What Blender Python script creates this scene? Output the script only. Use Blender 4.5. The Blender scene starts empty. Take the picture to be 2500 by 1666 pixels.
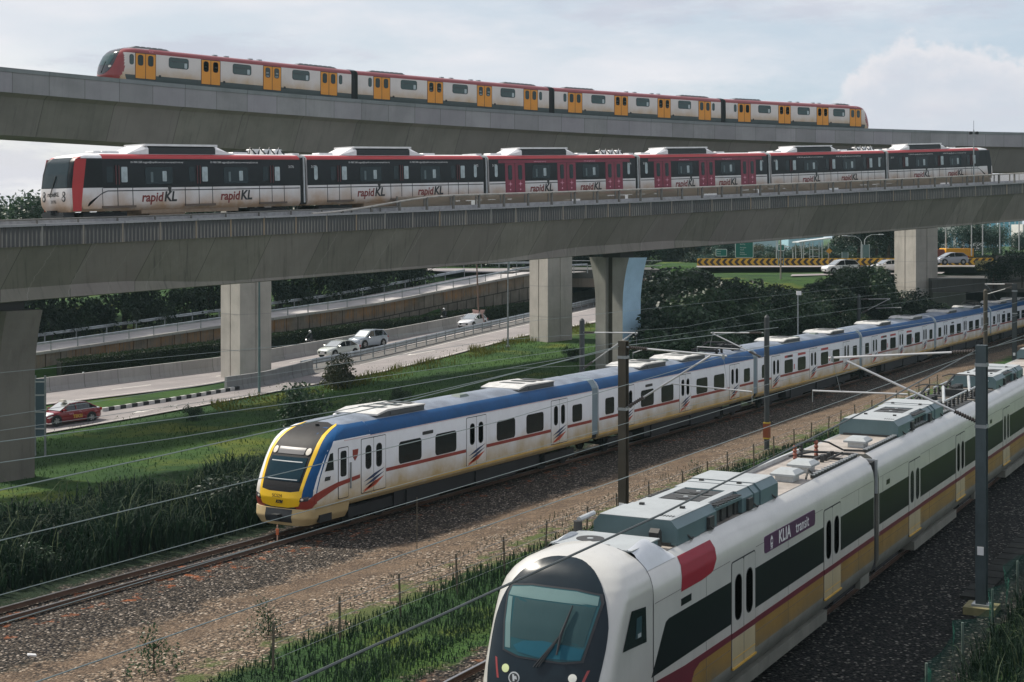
import bpy, math, random
from math import sin, cos, pi, radians, sqrt, atan2
from mathutils import Vector, Matrix, Euler, noise as mnoise
R = random.Random(7)
SC = bpy.context.scene
COL = SC.collection
CF, CU, HV, CH = 3600.0, 1250.0, 578.0, 10.8     # survey: focal (px), centre column, horizon row, eye height (m)

# ------------------------------------------------------------------ survey helpers
def PY(u, v, Y): return Vector(((u-CU)*Y/CF, Y, CH-(v-HV)*Y/CF))
def GZ(u, v, z):
    Y = CF*(CH-z)/(v-HV); return Vector(((u-CU)*Y/CF, Y, z))
AK = radians(28.33); KD = Vector((sin(AK), cos(AK), 0)); KN = Vector((cos(AK), -sin(AK), 0))
AM = pi/2-1.04426; MD = Vector((sin(AM), cos(AM), 0)); MN = Vector((cos(AM), -sin(AM), 0))
def K(s, t, z=0): return KD*s+KN*t+Vector((0, 0, z))
def M(s, t, z=0): return MD*s+MN*t+Vector((0, 0, z))
M0 = -33.96                                        # near side plane of commuter train
MS0 = MD.x*4.38795+MD.y*74.98303
class Arc:
    def __init__(s, p): s.p = p
    def at(s, d, off=0.0, z=0.0):                    # off>0 towards the camera side
        x0, y0, a, k, z0, g, q = s.p
        x = x0+(sin(a+k*d)-sin(a))/k; y = y0-(cos(a+k*d)-cos(a))/k
        h = a+k*d
        return Vector((x+off*sin(h), y-off*cos(h), z0+g*d+q*d*d+z))
    def head(s, d): return s.p[2]+s.p[3]*d
LR = Arc([-13.48955, 94.96722, 0.87618, -0.00294, 14.09468, 0.03907, 9e-05])
MR = Arc([-13.65148, 127.85953, 0.73337, -0.00316, 22.86423, -0.00149, 0.0001])
def sm(x): x = max(0., min(1., x)); return x*x*(3-2*x)
def interp(tab, x):
    if x <= tab[0][0]: return tab[0][1]
    for (a, b), (c, d) in zip(tab, tab[1:]):
        if x <= c: return b+(d-b)*(x-a)/(c-a)
    return tab[-1][1]
RAMP = [(-30, -1.2), (0, .3), (25, 2.2), (40, 3.3), (65, 6.1), (80, 6.3)]
RD = Vector((.676, .737, 0)); RB = Vector((-.737, .676, 0)); R0 = Vector((-42, 130, 0))
def plane(X, Y): return max(-2.3, min(2.6, -1.1+.03*(X+22)+.0355*(Y-123)))
def ter(X, Y):
    tK = X*KN.x+Y*KN.y; tM = X*MN.x+Y*MN.y
    z = -.22-.42*sm((-24-tK)/5)
    if tK > -8.0: z += .9*sm((tK+8.0)/3.5)
    a = sm((-39.5-tM)/14)
    z = z+(plane(X, Y)-z)*a
    if Y > 20 and tM < -38.5:
        Yk = -39/((X/Y)*MN.x+MN.y)
        e = sm((Y-Yk)/max(8, 172-Yk))*sm((X-.085*Y-2.5)/5)*(1-.72*sm((X/Y-.247)/.02)*sm((186-Y)/4)); z = z+(6.2-z)*e
    if Y > 196 or (Y > 187 and X > .12*Y): z = max(z, 6.2+.6*sm((Y-186)/10)) if X > -25 and X > .1*Y else z
    rel = Vector((X, Y, 0))-R0; rb = rel.dot(RB); ra = rel.dot(RD)
    if rb > .1: z = max(z, interp(RAMP, ra)) if ra < 72 else z
    if Y > 212: z = max(z, 6.3)
    return z
def RG(u, v, dz=0.0):                                 # pixel of the survey on the road plane
    Y = 120.
    for _ in range(40):
        X = (u-CU)*Y/CF; z = plane(X, Y)+dz; Y = .5*Y+.5*CF*(CH-z)/(v-HV)
    X = (u-CU)*Y/CF
    return Vector((X, Y, plane(X, Y)+dz))

# ------------------------------------------------------------------ object helpers
def tag(o, label=None, cat=None, group=None, kind=None):
    if label: o['label'] = label
    if cat: o['category'] = cat
    if group: o['group'] = group
    if kind: o['kind'] = kind
    return o
def empty(name, loc, rz=0, rot=None):
    o = bpy.data.objects.new(name, None); COL.objects.link(o)
    o.location = loc; o.rotation_euler = rot if rot else (0, 0, rz); o.empty_display_size = .3
    return o
def copy_obj(o, parent=None):
    c = o.copy(); COL.objects.link(c); c.parent = parent; return c
def copy_tree(o, parent=None):
    c = copy_obj(o, parent)
    for ch in list(o.children): copy_tree(ch, c)
    return c
class MB:
    def __init__(s): s.v = []; s.f = []; s.m = []; s.uv = {}
    def quad(s, a, b, c, d, m=0):
        n = len(s.v); s.v += [tuple(a), tuple(b), tuple(c), tuple(d)]; s.f.append((n, n+1, n+2, n+3)); s.m.append(m)
    def box(s, x0, x1, y0, y1, z0, z1, m=0, ch=0):
        if ch: return s.prism([(x0+ch, z0), (x1-ch, z0), (x1, z0+ch), (x1, z1-ch), (x1-ch, z1), (x0+ch, z1), (x0, z1-ch), (x0, z0+ch)], y0, y1, m)
        n = len(s.v)
        s.v += [(x, y, z) for x in (x0, x1) for y in (y0, y1) for z in (z0, z1)]
        s.f += [tuple(n+i for i in q) for q in ((0, 1, 3, 2), (4, 6, 7, 5), (0, 4, 5, 1), (2, 3, 7, 6), (0, 2, 6, 4), (1, 5, 7, 3))]
        s.m += [m]*6
    def prism(s, poly, y0, y1, m=0, ax='y', me=None):     # poly in (x,z) for ax y, (y,z) for ax x, (x,y) for ax z
        P = {'y': lambda a, b, c: (a, c, b), 'x': lambda a, b, c: (c, a, b), 'z': lambda a, b, c: (a, b, c)}[ax]
        n = len(s.v); k = len(poly)
        s.v += [P(a, b, y0) for a, b in poly]+[P(a, b, y1) for a, b in poly]
        s.f.append(tuple(range(n, n+k))); s.m.append(m)
        s.f.append(tuple(range(n+2*k-1, n+k-1, -1))); s.m.append(m)
        for i in range(k):
            j = (i+1) % k; s.f.append((n+j, n+i, n+k+i, n+k+j)); s.m.append(m if me is None else me)
    def rrect(s, x0, x1, z0, z1, y0, y1, r, m=0, n=4, ax='y'):
        r = min(r, (x1-x0)/2-.001, (z1-z0)/2-.001); P = []
        for cx, cz, a in ((x1-r, z0+r, -90), (x1-r, z1-r, 0), (x0+r, z1-r, 90), (x0+r, z0+r, 180)):
            for i in range(n+1):
                t = radians(a+90*i/n); P.append((cx+r*cos(t), cz+r*sin(t)))
        s.prism(P, y0, y1, m, ax)
    def tube(s, pts, r, n=8, m=0, cap=True):
        pts = [Vector(p) for p in pts]; b = len(s.v); rs = r if isinstance(r, (list, tuple)) else [r]*len(pts)
        for i, p in enumerate(pts):
            d = (pts[min(i+1, len(pts)-1)]-pts[max(i-1, 0)]).normalized()
            a = d.cross(Vector((0, 0, 1)));
            if a.length < .05: a = d.cross(Vector((1, 0, 0)))
            a.normalize(); c = d.cross(a)
            for k in range(n):
                t = 2*pi*k/n; q = p+(a*cos(t)+c*sin(t))*rs[i]; s.v.append(tuple(q))
        for i in range(len(pts)-1):
            for k in range(n):
                j = (k+1) % n; s.f.append((b+i*n+k, b+i*n+j, b+(i+1)*n+j, b+(i+1)*n+k)); s.m.append(m)
        if cap:
            s.f.append(tuple(b+k for k in range(n))); s.m.append(m)
            e = b+(len(pts)-1)*n; s.f.append(tuple(e+n-1-k for k in range(n))); s.m.append(m)
    def loft(s, rings, m=0, closed=True, caps=False, mf=None):
        b = len(s.v); n = len(rings[0])
        for r in rings: s.v += [tuple(p) for p in r]
        for i in range(len(rings)-1):
            for k in range(n if closed else n-1):
                j = (k+1) % n; s.f.append((b+i*n+k, b+i*n+j, b+(i+1)*n+j, b+(i+1)*n+k))
                s.m.append(mf(i, k) if mf else m)
        if caps:
            s.f.append(tuple(b+k for k in range(n-1, -1, -1))); s.m.append(m)
            e = b+(len(rings)-1)*n; s.f.append(tuple(e+k for k in range(n))); s.m.append(m)
    def add(s, other, mtx=None, mo=0):
        n = len(s.v)
        s.v += [tuple(mtx @ Vector(p)) if mtx else p for p in other.v]
        s.f += [tuple(n+i for i in f) for f in other.f]; s.m += [k+mo for k in other.m]
    def mesh(s, name, mats, smooth=None, uv=None):
        me = bpy.data.meshes.new(name); me.from_pydata(s.v, [], s.f)
        for x in (mats if isinstance(mats, (list, tuple)) else [mats]): me.materials.append(x)
        me.polygons.foreach_set('material_index', s.m)
        if uv is not None:
            l = me.uv_layers.new(name='UVMap')
            for lp in me.loops: l.data[lp.index].uv = uv[lp.vertex_index]
        me.update()
        if smooth is not None:
            me.polygons.foreach_set('use_smooth', [True]*len(me.polygons)); me.set_sharp_from_angle(angle=radians(smooth))
        return me
    def build(s, name, mats, parent=None, smooth=None, loc=None, rot=None, uv=None, label=None):
        o = bpy.data.objects.new(name, s.mesh(name, mats, smooth, uv)); COL.objects.link(o)
        if parent: o.parent = parent
        if loc is not None: o.location = loc
        if rot is not None: o.rotation_euler = rot
        if label: o['label'] = label
        return o
def inst(name, mesh, parent, loc=(0, 0, 0), rot=(0, 0, 0)):
    o = bpy.data.objects.new(name, mesh); COL.objects.link(o); o.parent = parent; o.location = loc; o.rotation_euler = rot
    return o

# ------------------------------------------------------------------ materials
class NT:
    def __init__(s, mat): s.t = mat.node_tree; s.n = s.t.nodes; s.l = s.t.links
    def new(s, ty, **kw):
        n = s.n.new(ty)
        for k, v in kw.items():
            if k[0] == 'i' and k[1:].isdigit(): n.inputs[int(k[1:])].default_value = v
            else: setattr(n, k, v)
        return n
    def link(s, a, b): s.l.new(a, b)
    def math(s, op, a, b=None, clamp=False):
        n = s.n.new('ShaderNodeMath'); n.operation = op; n.use_clamp = clamp
        for i, x in enumerate((a, b)):
            if x is None: continue
            if isinstance(x, (int, float)): n.inputs[i].default_value = x
            else: s.l.new(x, n.inputs[i])
        return n.outputs[0]
    def mix(s, f, a, b, ty='MIX'):
        n = s.n.new('ShaderNodeMix'); n.data_type = 'RGBA'; n.blend_type = ty; n.clamp_factor = True
        for i, x in ((0, f), (6, a), (7, b)):
            if isinstance(x, (int, float)): n.inputs[i].default_value = x
            elif isinstance(x, (tuple, list)): n.inputs[i].default_value = (*x[:3], 1)
            else: s.l.new(x, n.inputs[i])
        return n.outputs[2]
    def noise(s, vec, scale, detail=4, rough=.55, stretch=None):
        n = s.n.new('ShaderNodeTexNoise'); n.inputs['Scale'].default_value = scale; n.inputs['Detail'].default_value = detail
        n.inputs['Roughness'].default_value = rough
        if stretch:
            m = s.n.new('ShaderNodeMapping'); m.inputs['Scale'].default_value = stretch; s.l.new(vec, m.inputs[0]); vec = m.outputs[0]
        s.l.new(vec, n.inputs['Vector']); return n.outputs['Fac']
    def ramp(s, x, lo, hi): 
        n = s.n.new('ShaderNodeMapRange'); n.interpolation_type = 'SMOOTHSTEP'; s.l.new(x, n.inputs[0])
        n.inputs[1].default_value = lo; n.inputs[2].default_value = hi; return n.outputs[0]
    def bump(s, h, strength, dist=.02):
        n = s.n.new('ShaderNodeBump'); n.inputs['Strength'].default_value = strength; n.inputs['Distance'].default_value = dist
        s.l.new(h, n.inputs['Height']); return n.outputs[0]
def newmat(name, rough=.6, metal=0., spec=.5, col=(.5, .5, .5)):
    m = bpy.data.materials.new(name); m.use_nodes = True; t = NT(m); b = t.n['Principled BSDF']
    b.inputs['Roughness'].default_value = rough; b.inputs['Metallic'].default_value = metal
    b.inputs['Base Color'].default_value = (*col, 1); b.inputs['Specular IOR Level'].default_value = spec
    t.b = b; tc = t.new('ShaderNodeTexCoord'); t.obj = tc.outputs['Object']; t.uv = tc.outputs['UV']
    g = t.new('ShaderNodeNewGeometry'); t.pos = g.outputs['Position']
    return m, t
def paint(name, col, rough=.35, metal=0., var=.12, vs=1.2, dirt=None, z=(0, 1), amt=.6, bump=0., spec=.5, coat=0):
    m, t = newmat(name, rough, metal, spec, col)
    n1 = t.noise(t.obj, vs, 5); f = t.ramp(n1, .3, .75)
    c = t.mix(f, col, tuple(x*(1-var) for x in col))
    n2 = t.noise(t.obj, 6, 6, .7, (1, 1, .12)); c = t.mix(t.math('MULTIPLY', t.ramp(n2, .5, .8), var*2.2), c, tuple(x*.55 for x in col))
    if dirt:
        sx = t.new('ShaderNodeSeparateXYZ'); t.link(t.obj, sx.inputs[0])
        zz = t.math('ADD', sx.outputs[2], t.math('MULTIPLY', t.math('SUBTRACT', t.noise(t.obj, .9, 5), .5), abs(z[1]-z[0])*.9))
        g = t.ramp(zz, z[1], z[0]); g = t.math('MULTIPLY', g, t.math('ADD', t.math('MULTIPLY', t.noise(t.obj, 1.6, 6, .65, (1, 1, .3)), .8), amt-.35), True)
        c = t.mix(g, c, dirt)
        r = t.math('ADD', t.math('MULTIPLY', g, .4), rough); t.link(r, t.b.inputs['Roughness'])
    t.link(c, t.b.inputs['Base Color'])
    if coat: t.b.inputs['Coat Weight'].default_value = coat; t.b.inputs['Coat Roughness'].default_value = .08
    if bump: t.link(t.bump(n1, bump, .01), t.b.inputs['Normal'])
    return m
def glass(name, col=(.012, .018, .022), rough=.08, spec=.6):
    m, t = newmat(name, rough, 0, spec, col)
    c = t.mix(t.noise(t.obj, 1.5, 3), col, tuple(x*1.8 for x in col)); t.link(c, t.b.inputs['Base Color']); return m
def concrete(name, col, uvmode=True, panel=0., streak=.5, seam=True, stain=(.05, .045, .04), vary=.25, diag=0.):
    m, t = newmat(name, .88, 0, .25, col)
    vec = t.uv if uvmode else t.pos
    sx = t.new('ShaderNodeSeparateXYZ'); t.link(vec, sx.inputs[0]); U, V = sx.outputs[0], sx.outputs[1]
    c = t.mix(t.ramp(t.noise(vec, .35, 6, .6), .3, .75), col, tuple(x*.72 for x in col))
    if uvmode:
        if diag: U2 = t.math('ADD', U, t.math('MULTIPLY', V, diag))
        else: U2 = U
        cb = t.new('ShaderNodeCombineXYZ'); t.link(U2, cb.inputs[0]); t.link(V, cb.inputs[1]); sv = cb.outputs[0]
        st = t.noise(sv, 2.2, 7, .7, (1.6, .1, 1)); 
    else: st = t.noise(vec, 2.0, 7, .7, (1, 1, .07))
    c = t.mix(t.math('MULTIPLY', t.ramp(st, .5, .78), streak), c, stain)
    c = t.mix(t.math('MULTIPLY', t.ramp(st, .42, .2), streak*.6), c, tuple(min(1, x*1.6) for x in col))
    if panel and uvmode:
        fl = t.math('FLOOR', t.math('DIVIDE', U, panel)); wn = t.new('ShaderNodeTexWhiteNoise', noise_dimensions='1D'); t.link(fl, wn.inputs['W'])
        c = t.mix(t.math('MULTIPLY', wn.outputs[0], vary), c, tuple(x*.5 for x in col))
        wn2 = t.new('ShaderNodeTexWhiteNoise', noise_dimensions='1D'); t.link(t.math('ADD', fl, 91.3), wn2.inputs['W'])
        c = t.mix(t.math('MULTIPLY', wn2.outputs[0], vary*.8), c, (col[0]*1.1, col[1]*1.0, col[2]*1.15))
        if seam:
            fr = t.math('FRACT', t.math('DIVIDE', U, panel)); d = t.math('LESS_THAN', fr, .05/panel)
            c = t.mix(t.math('MULTIPLY', d, .75), c, tuple(x*.3 for x in col))
    t.link(c, t.b.inputs['Base Color'])
    t.link(t.bump(t.noise(vec, 9, 6, .7), .25, .03), t.b.inputs['Normal'])
    return m
def leafmat(name, a, b, scale=.5, trans=True, rough=.46, spec=.38):
    m, t = newmat(name, rough, 0, spec, a)
    c = t.mix(t.ramp(t.noise(t.pos, scale, 3), .35, .68), a, b)
    oi = t.new('ShaderNodeObjectInfo'); c = t.mix(t.math('MULTIPLY', oi.outputs['Random'], .45), c, tuple(x*.55 for x in a))
    c = t.mix(t.math('MULTIPLY', t.ramp(t.noise(t.pos, 7, 2), .55, .75), .5), c, tuple(min(1, x*1.9) for x in b))
    t.link(c, t.b.inputs['Base Color'])
    if trans:
        tr = t.new('ShaderNodeBsdfTranslucent'); t.link(c, tr.inputs[0]); mx = t.new('ShaderNodeMixShader', i0=.28)
        t.link(t.b.outputs[0], mx.inputs[1]); t.link(tr.outputs[0], mx.inputs[2]); t.link(mx.outputs[0], t.n['Material Output'].inputs[0])
    return m
DK = paint('dark_rubber', (.012, .013, .015), .8, var=.3)
STEEL = paint('galvanised_steel', (.33, .36, .37), .5, .5, .3, 3)
PALE = paint('pale_steel', (.5, .53, .54), .45, .3, .2, 3)
BLACK = paint('black_trim', (.014, .017, .02), .5)
WHITE = paint('white_paint', (.74, .75, .75), .45, var=.1)
GLS = glass('dark_glass', (.008, .011, .013), .2, .25); 

# ------------------------------------------------------------------ camera, sky and sun
cam = bpy.data.objects.new('camera', bpy.data.cameras.new('camera')); COL.objects.link(cam); SC.camera = cam
cam.location = (0, 0, CH); cam.rotation_euler = (pi/2, 0, 0)
cam.data.sensor_width = 36; cam.data.lens = 36*CF/2500; cam.data.shift_y = -(833-HV)/2500; cam.data.clip_end = 6000; cam.data.clip_start = .5
SAZ = atan2(-.86, .50); SEL = radians(50)
W = bpy.data.worlds.new('World'); SC.world = W; W.use_nodes = True
wt = NT(W); bg = wt.n['Background']; bg.inputs[1].default_value = .082
sky = wt.new('ShaderNodeTexSky', sky_type='NISHITA', sun_disc=False, sun_elevation=SEL, sun_rotation=SAZ, air_density=1.0, dust_density=1.6, ozone_density=1.2)
tc = wt.new('ShaderNodeTexCoord'); D = tc.outputs['Generated']
sx = wt.new('ShaderNodeSeparateXYZ'); wt.link(D, sx.inputs[0])
ele = wt.math('MAXIMUM', sx.outputs[2], 0.0)
def wnoise(scale, stretch, detail=6, rough=.55, off=(0, 0, 0)):
    m = wt.new('ShaderNodeMapping'); m.inputs['Scale'].default_value = stretch; m.inputs['Location'].default_value = off
    wt.link(D, m.inputs[0]); return wt.noise(m.outputs[0], scale, detail, rough)
base = wt.mix(wt.ramp(sx.outputs[0], -.5, .42), (6.7, 6.45, 6.25), (3.6, 4.4, 5.2))
base = wt.mix(wt.math('MULTIPLY', wt.ramp(ele, .06, .3), .75), base, (4.6, 4.65, 5.3))
skyc = wt.mix(.74, sky.outputs[0], base)
veil = wnoise(4.2, (1, .6, 3.6), 9, .62)
skyc = wt.mix(wt.math('MULTIPLY', wt.ramp(veil, .40, .62), .8), skyc, (6.5, 6.3, 6.5))
skyc = wt.mix(wt.math('MULTIPLY', wt.ramp(wnoise(2.2, (1, .6, 4.5), 6, .5, (3, 1, 2)), .47, .66), .6), skyc, (4.0, 4.7, 5.4))
skyc = wt.mix(wt.math('MULTIPLY', wt.ramp(wnoise(5.5, (1, .7, 4.2), 9, .66, (7, 3, 5)), .5, .64), .5), skyc, (4.0, 4.05, 4.75))
skyc = wt.mix(wt.math('MULTIPLY', wt.ramp(wnoise(3.1, (1, .7, 3.6), 9, .66, (1, 9, 8)), .55, .68), .6), skyc, (7.2, 6.85, 6.8))
# heaped cloud standing to the right
dx = wt.math('DIVIDE', wt.math('SUBTRACT', sx.outputs[0], .325), .105)
warp = wnoise(9, (1, 1, 1.3), 5, .55, (1.7, 0, .4)); fine = wnoise(30, (1, 1, 1.2), 8, .7)
top = wt.math('ADD', .075, wt.math('MULTIPLY', wt.ramp(sx.outputs[0], .19, .26), .05))
hgt = wt.math('ADD', wt.math('SUBTRACT', top, ele), wt.math('ADD', wt.math('MULTIPLY', wt.math('SUBTRACT', warp, .5), .10), wt.math('MULTIPLY', wt.math('SUBTRACT', fine, .5), .06)))
side = wt.ramp(wt.math('ADD', sx.outputs[0], wt.math('MULTIPLY', wt.math('SUBTRACT', warp, .5), .10)), .212, .232)
cm = wt.math('MULTIPLY', wt.ramp(hgt, -.002, .012), side)
cshade = wt.mix(wt.ramp(hgt, .0, .035), (6.7, 6.25, 6.25), (4.9, 5.0, 5.5))
cshade = wt.mix(wt.math('MULTIPLY', wt.ramp(wnoise(14, (1, 1, 1.4), 5, .55, (5, 2, 1)), .45, .7), .55), cshade, (6.3, 5.9, 6.0))
skyc = wt.mix(wt.math('MULTIPLY', cm, .66), skyc, cshade)
wt.link(skyc, bg.inputs[0])
sun = bpy.data.objects.new('sun', bpy.data.lights.new('sun', 'SUN')); COL.objects.link(sun)
sun.data.energy = 2.9; sun.data.angle = radians(3); sun.data.color = (1, .93, .82)
sdir = Vector((sin(SAZ)*cos(SEL), cos(SAZ)*cos(SEL), sin(SEL))); sun.rotation_euler = sdir.to_track_quat('Z', 'Y').to_euler(); sun.location = (-60, 60, 90)
SC.view_settings.view_transform = 'Standard'; SC.view_settings.look = 'None'; SC.view_settings.gamma = 1; SC.view_settings.exposure = .80
SC.cycles.max_bounces = 5; SC.cycles.diffuse_bounces = 3; SC.cycles.transparent_max_bounces = 6

# ------------------------------------------------------------------ ground
def ground_material():
    m, t = newmat('ground_surface', .95, 0, .15)
    sp = t.new('ShaderNodeSeparateXYZ'); t.link(t.pos, sp.inputs[0])
    tK = t.math('ADD', t.math('MULTIPLY', sp.outputs[0], KN.x), t.math('MULTIPLY', sp.outputs[1], KN.y))
    tM = t.math('ADD', t.math('MULTIPLY', sp.outputs[0], MN.x), t.math('MULTIPLY', sp.outputs[1], MN.y))
    wob = t.math('MULTIPLY', t.math('SUBTRACT', t.noise(t.pos, .45, 7, .7), .5), 3.4)
    wob2 = t.math('MULTIPLY', t.math('SUBTRACT', t.noise(t.pos, 1.6, 5, .65), .5), 1.6)
    tKw = t.math('ADD', tK, t.math('ADD', wob, wob2)); tMw = t.math('ADD', tM, t.math('ADD', wob, wob2))
    # grass
    g = t.mix(t.ramp(t.noise(t.pos, .12, 5), .35, .65), (.024, .060, .018), (.045, .096, .022))
    g = t.mix(t.math('MULTIPLY', t.ramp(t.noise(t.pos, .09, 5, .65), .53, .66), .75), g, (.12, .14, .022))
    g = t.mix(t.math('MULTIPLY', t.ramp(t.noise(t.pos, .22, 6, .7), .52, .66), .6), g, (.012, .028, .012))
    g = t.mix(t.math('MULTIPLY', t.ramp(t.noise(t.pos, 2.5, 6, .7), .5, .75), .7), g, (.012, .03, .010))
    g = t.mix(t.math('MULTIPLY', t.ramp(t.noise(t.pos, .3, 5, .6), .68, .8), .6), g, (.22, .17, .10))
    def stones(scale, cols, dark):
        v = t.new('ShaderNodeTexVoronoi', feature='F1'); v.inputs['Scale'].default_value = scale; t.link(t.pos, v.inputs['Vector'])
        sc = t.new('ShaderNodeSeparateColor'); t.link(v.outputs['Color'], sc.inputs[0])
        c = t.mix(t.ramp(sc.outputs[0], .05, .8), cols[0], cols[1]); c = t.mix(t.ramp(sc.outputs[1], .82, .98), c, cols[2])
        c = t.mix(t.ramp(v.outputs['Distance'], .35, .75), c, dark); return c, v.outputs['Distance']
    bal, d1 = stones(13, ((.014, .012, .010), (.10, .082, .064), (.36, .31, .26)), (.008, .008, .009))
    pal, d2 = stones(11, ((.085, .062, .045), (.25, .185, .13), (.50, .42, .33)), (.035, .03, .024))
    drk, d3 = stones(12, ((.006, .007, .007), (.030, .031, .029), (.20, .19, .17)), (.004, .005, .006))
    dirt = t.mix(t.ramp(t.noise(t.pos, 1.1, 7, .7), .3, .7), (.095, .068, .048), (.21, .15, .10))
    dirt = t.mix(t.ramp(t.noise(t.pos, .5, 6, .7), .48, .6), dirt, pal)
    dirt = t.mix(t.math('MULTIPLY', t.ramp(d2, .3, .6), .5), dirt, (.06, .045, .035))
    rust = t.mix(t.ramp(t.noise(t.pos, 1.3, 6, .7), .55, .72), bal, (.16, .07, .035))
    c = t.mix(t.math('MULTIPLY', t.math('MULTIPLY', t.ramp(tMw, -50.5, -48.0), t.ramp(tMw, -35.6, -36.6)), .93), g, (.009, .018, .009))
    # right of the airport line and under it: dark ballast; verge grass further right
    band = lambda x, a, b: t.math('MULTIPLY', t.ramp(x, a-.25, a+.25), t.ramp(x, b+.25, b-.25))
    c = t.mix(band(tKw, -15.4, -7.3), c, drk)
    c = t.mix(band(tKw, -19.6, -15.4), c, rust)
    c = t.mix(band(tKw, -30.5, -24.0), c, pal)
    mossf = t.math('MULTIPLY', band(tKw, -25.2, -23.4), t.ramp(t.noise(t.pos, .8, 6, .7), .45, .6)); c = t.mix(mossf, c, (.07, .09, .03))
    c = t.mix(t.math('MULTIPLY', band(tMw, -30.9, -28.6), .9), c, dirt)
    c = t.mix(band(tMw, -36.8, -31.2), c, bal)
    orange = t.math('MULTIPLY', band(tMw, -36.0, -33.4), t.ramp(t.noise(t.pos, 2.1, 4, .7), .55, .68)); c = t.mix(t.math('MULTIPLY', orange, .7), c, (.30, .09, .03))
    t.link(c, t.b.inputs['Base Color'])
    h = t.math('ADD', t.math('MULTIPLY', d1, -1), t.noise(t.pos, 5, 5)); t.link(t.bump(h, .9, .06), t.b.inputs['Normal'])
    return m
xs = [-420, -300, -220, -160, -120, -95, -80, -70]+[-62+1.4*i for i in range(105)]+[90, 100, 115, 135, 160, 200, 260, 350, 500, 800]
ys = [-60, -30, -12, 0]+[4+1.4*i for i in range(160)]+[232, 242, 255, 275, 300, 340, 400, 500, 700, 1000, 1600, 2600]
g = MB()
for y in ys:
    for x in xs: g.v.append((x, y, ter(x, y)+(.10*(mnoise.noise(Vector((x*.25, y*.25, 0)))) if ter(x, y) < 5 and (x*MN.x+y*MN.y) < -40 and not (x*MN.x+y*MN.y < -50) else 0)))
nx = len(xs)
for j in range(len(ys)-1):
    for i in range(nx-1): g.f.append((j*nx+i, j*nx+i+1, (j+1)*nx+i+1, (j+1)*nx+i)); g.m.append(0)
tag(g.build('ground', ground_material(), smooth=60), kind='structure')

# ------------------------------------------------------------------ roads
def asphalt():
    m, t = newmat('asphalt', .85, 0, .3)
    c = t.mix(t.ramp(t.noise(t.pos, .25, 6, .6), .3, .7), (.30, .275, .27), (.225, .21, .21))
    c = t.mix(t.math('MULTIPLY', t.ramp(t.noise(t.pos, 6, 6, .7), .5, .8), .4), c, (.15, .14, .14))
    sx = t.new('ShaderNodeSeparateXYZ'); t.link(t.uv, sx.inputs[0])
    tr = t.noise(t.uv, 1.5, 3, .5, (.02, 1.6, 1)); c = t.mix(t.math('MULTIPLY', t.ramp(tr, .5, .7), .45), c, (.14, .13, .13))
    t.link(c, t.b.inputs['Base Color']); t.link(t.bump(t.noise(t.pos, 30, 3), .2, .01), t.b.inputs['Normal']); return m
ASPH = asphalt(); LINE = paint('road_line_paint', (.62, .6, .56), .7, var=.3, vs=3)
def resample(pts, n):
    L = [0]
    for a, b in zip(pts, pts[1:]): L.append(L[-1]+(b-a).length)
    out = []
    for i in range(n):
        d = L[-1]*i/(n-1); k = max(j for j in range(len(L)-1) if L[j] <= d+1e-9); f = (d-L[k])/max(1e-6, L[k+1]-L[k])
        out.append(pts[k].lerp(pts[k+1], f))
    return out
def ribbon(name, near, far, mat, n=60, sub=6, zf=None, dz=0.06, kind='structure', parent=None):
    A, B = resample(near, n), resample(far, n); mb = MB(); uv = []
    s = 0
    for i in range(n):
        if i: s += (A[i]-A[i-1]).length
        for k in range(sub+1):
            p = A[i].lerp(B[i], k/sub)
            if zf: p.z = zf(p.x, p.y)+dz
            mb.v.append(tuple(p)); uv.append((s, k/sub*(A[i]-B[i]).length))
    for i in range(n-1):
        for k in range(sub): a = i*(sub+1)+k; mb.f.append((a, a+sub+1, a+sub+2, a+1)); mb.m.append(0)
    o = mb.build(name, mat, uv=uv, parent=parent)
    if kind: tag(o, kind=kind)
    return o
P = lambda L: [RG(*q) for q in L]
N_near = P([(-60, 1084), (94, 1064), (329, 1024), (455, 1001), (640, 966), (926, 913), (1068, 879), (1271, 825), (1458, 789), (1600, 762)])
N_far = P([(-60, 1057), (94, 1035), (251, 1007), (420, 982), (585, 953), (700, 931), (900, 888), (1087, 840), (1290, 793), (1458, 752), (1600, 722)])
F_near = P([(-60, 1012), (107, 992), (497, 944), (640, 916), (720, 899), (900, 868), (1087, 826), (1290, 779), (1458, 742), (1600, 713)])
F_far = P([(-60, 981), (107, 960), (534, 907), (666, 884), (945, 834), (1087, 806), (1290, 762), (1458, 727), (1600, 700)])
ribbon('slip_road', N_near, N_far, ASPH, 80, zf=plane, dz=.10)
ribbon('median_strip', P([(640, 947), (760, 919), (900, 888), (1087, 840), (1290, 793), (1458, 752), (1600, 722)]), P([(640, 917), (720, 900), (900, 869), (1087, 827), (1290, 780), (1458, 743), (1600, 714)]), concrete('gutter_concrete', (.16, .155, .15), True, 0, .6), 60, zf=plane, dz=.09)
ribbon('main_road', F_near, F_far, ASPH, 80, zf=plane, dz=.10)
def offs(A, B, f0, f1, n, rng=(0, 1)):
    a, b = resample(A, n), resample(B, n); i0, i1 = int(rng[0]*(n-1)), int(rng[1]*(n-1))
    return [a[i].lerp(b[i], f0) for i in range(i0, i1+1)], [a[i].lerp(b[i], f1) for i in range(i0, i1+1)]
for nm, A, B, f0, f1, rg in (('road_marking', N_near, N_far, .05, .085, (0, 1)), ('road_marking', N_near, N_far, .93, .96, (.33, 1)),
                           ('road_marking', F_near, F_far, .93, .955, (0, 1)), ('road_marking', F_near, F_far, .06, .085, (0, 1))):
    a, b = offs(A, B, f0, f1, 90, rg); ribbon(nm, a, b, LINE, 80, 1, plane, .107)
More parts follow.
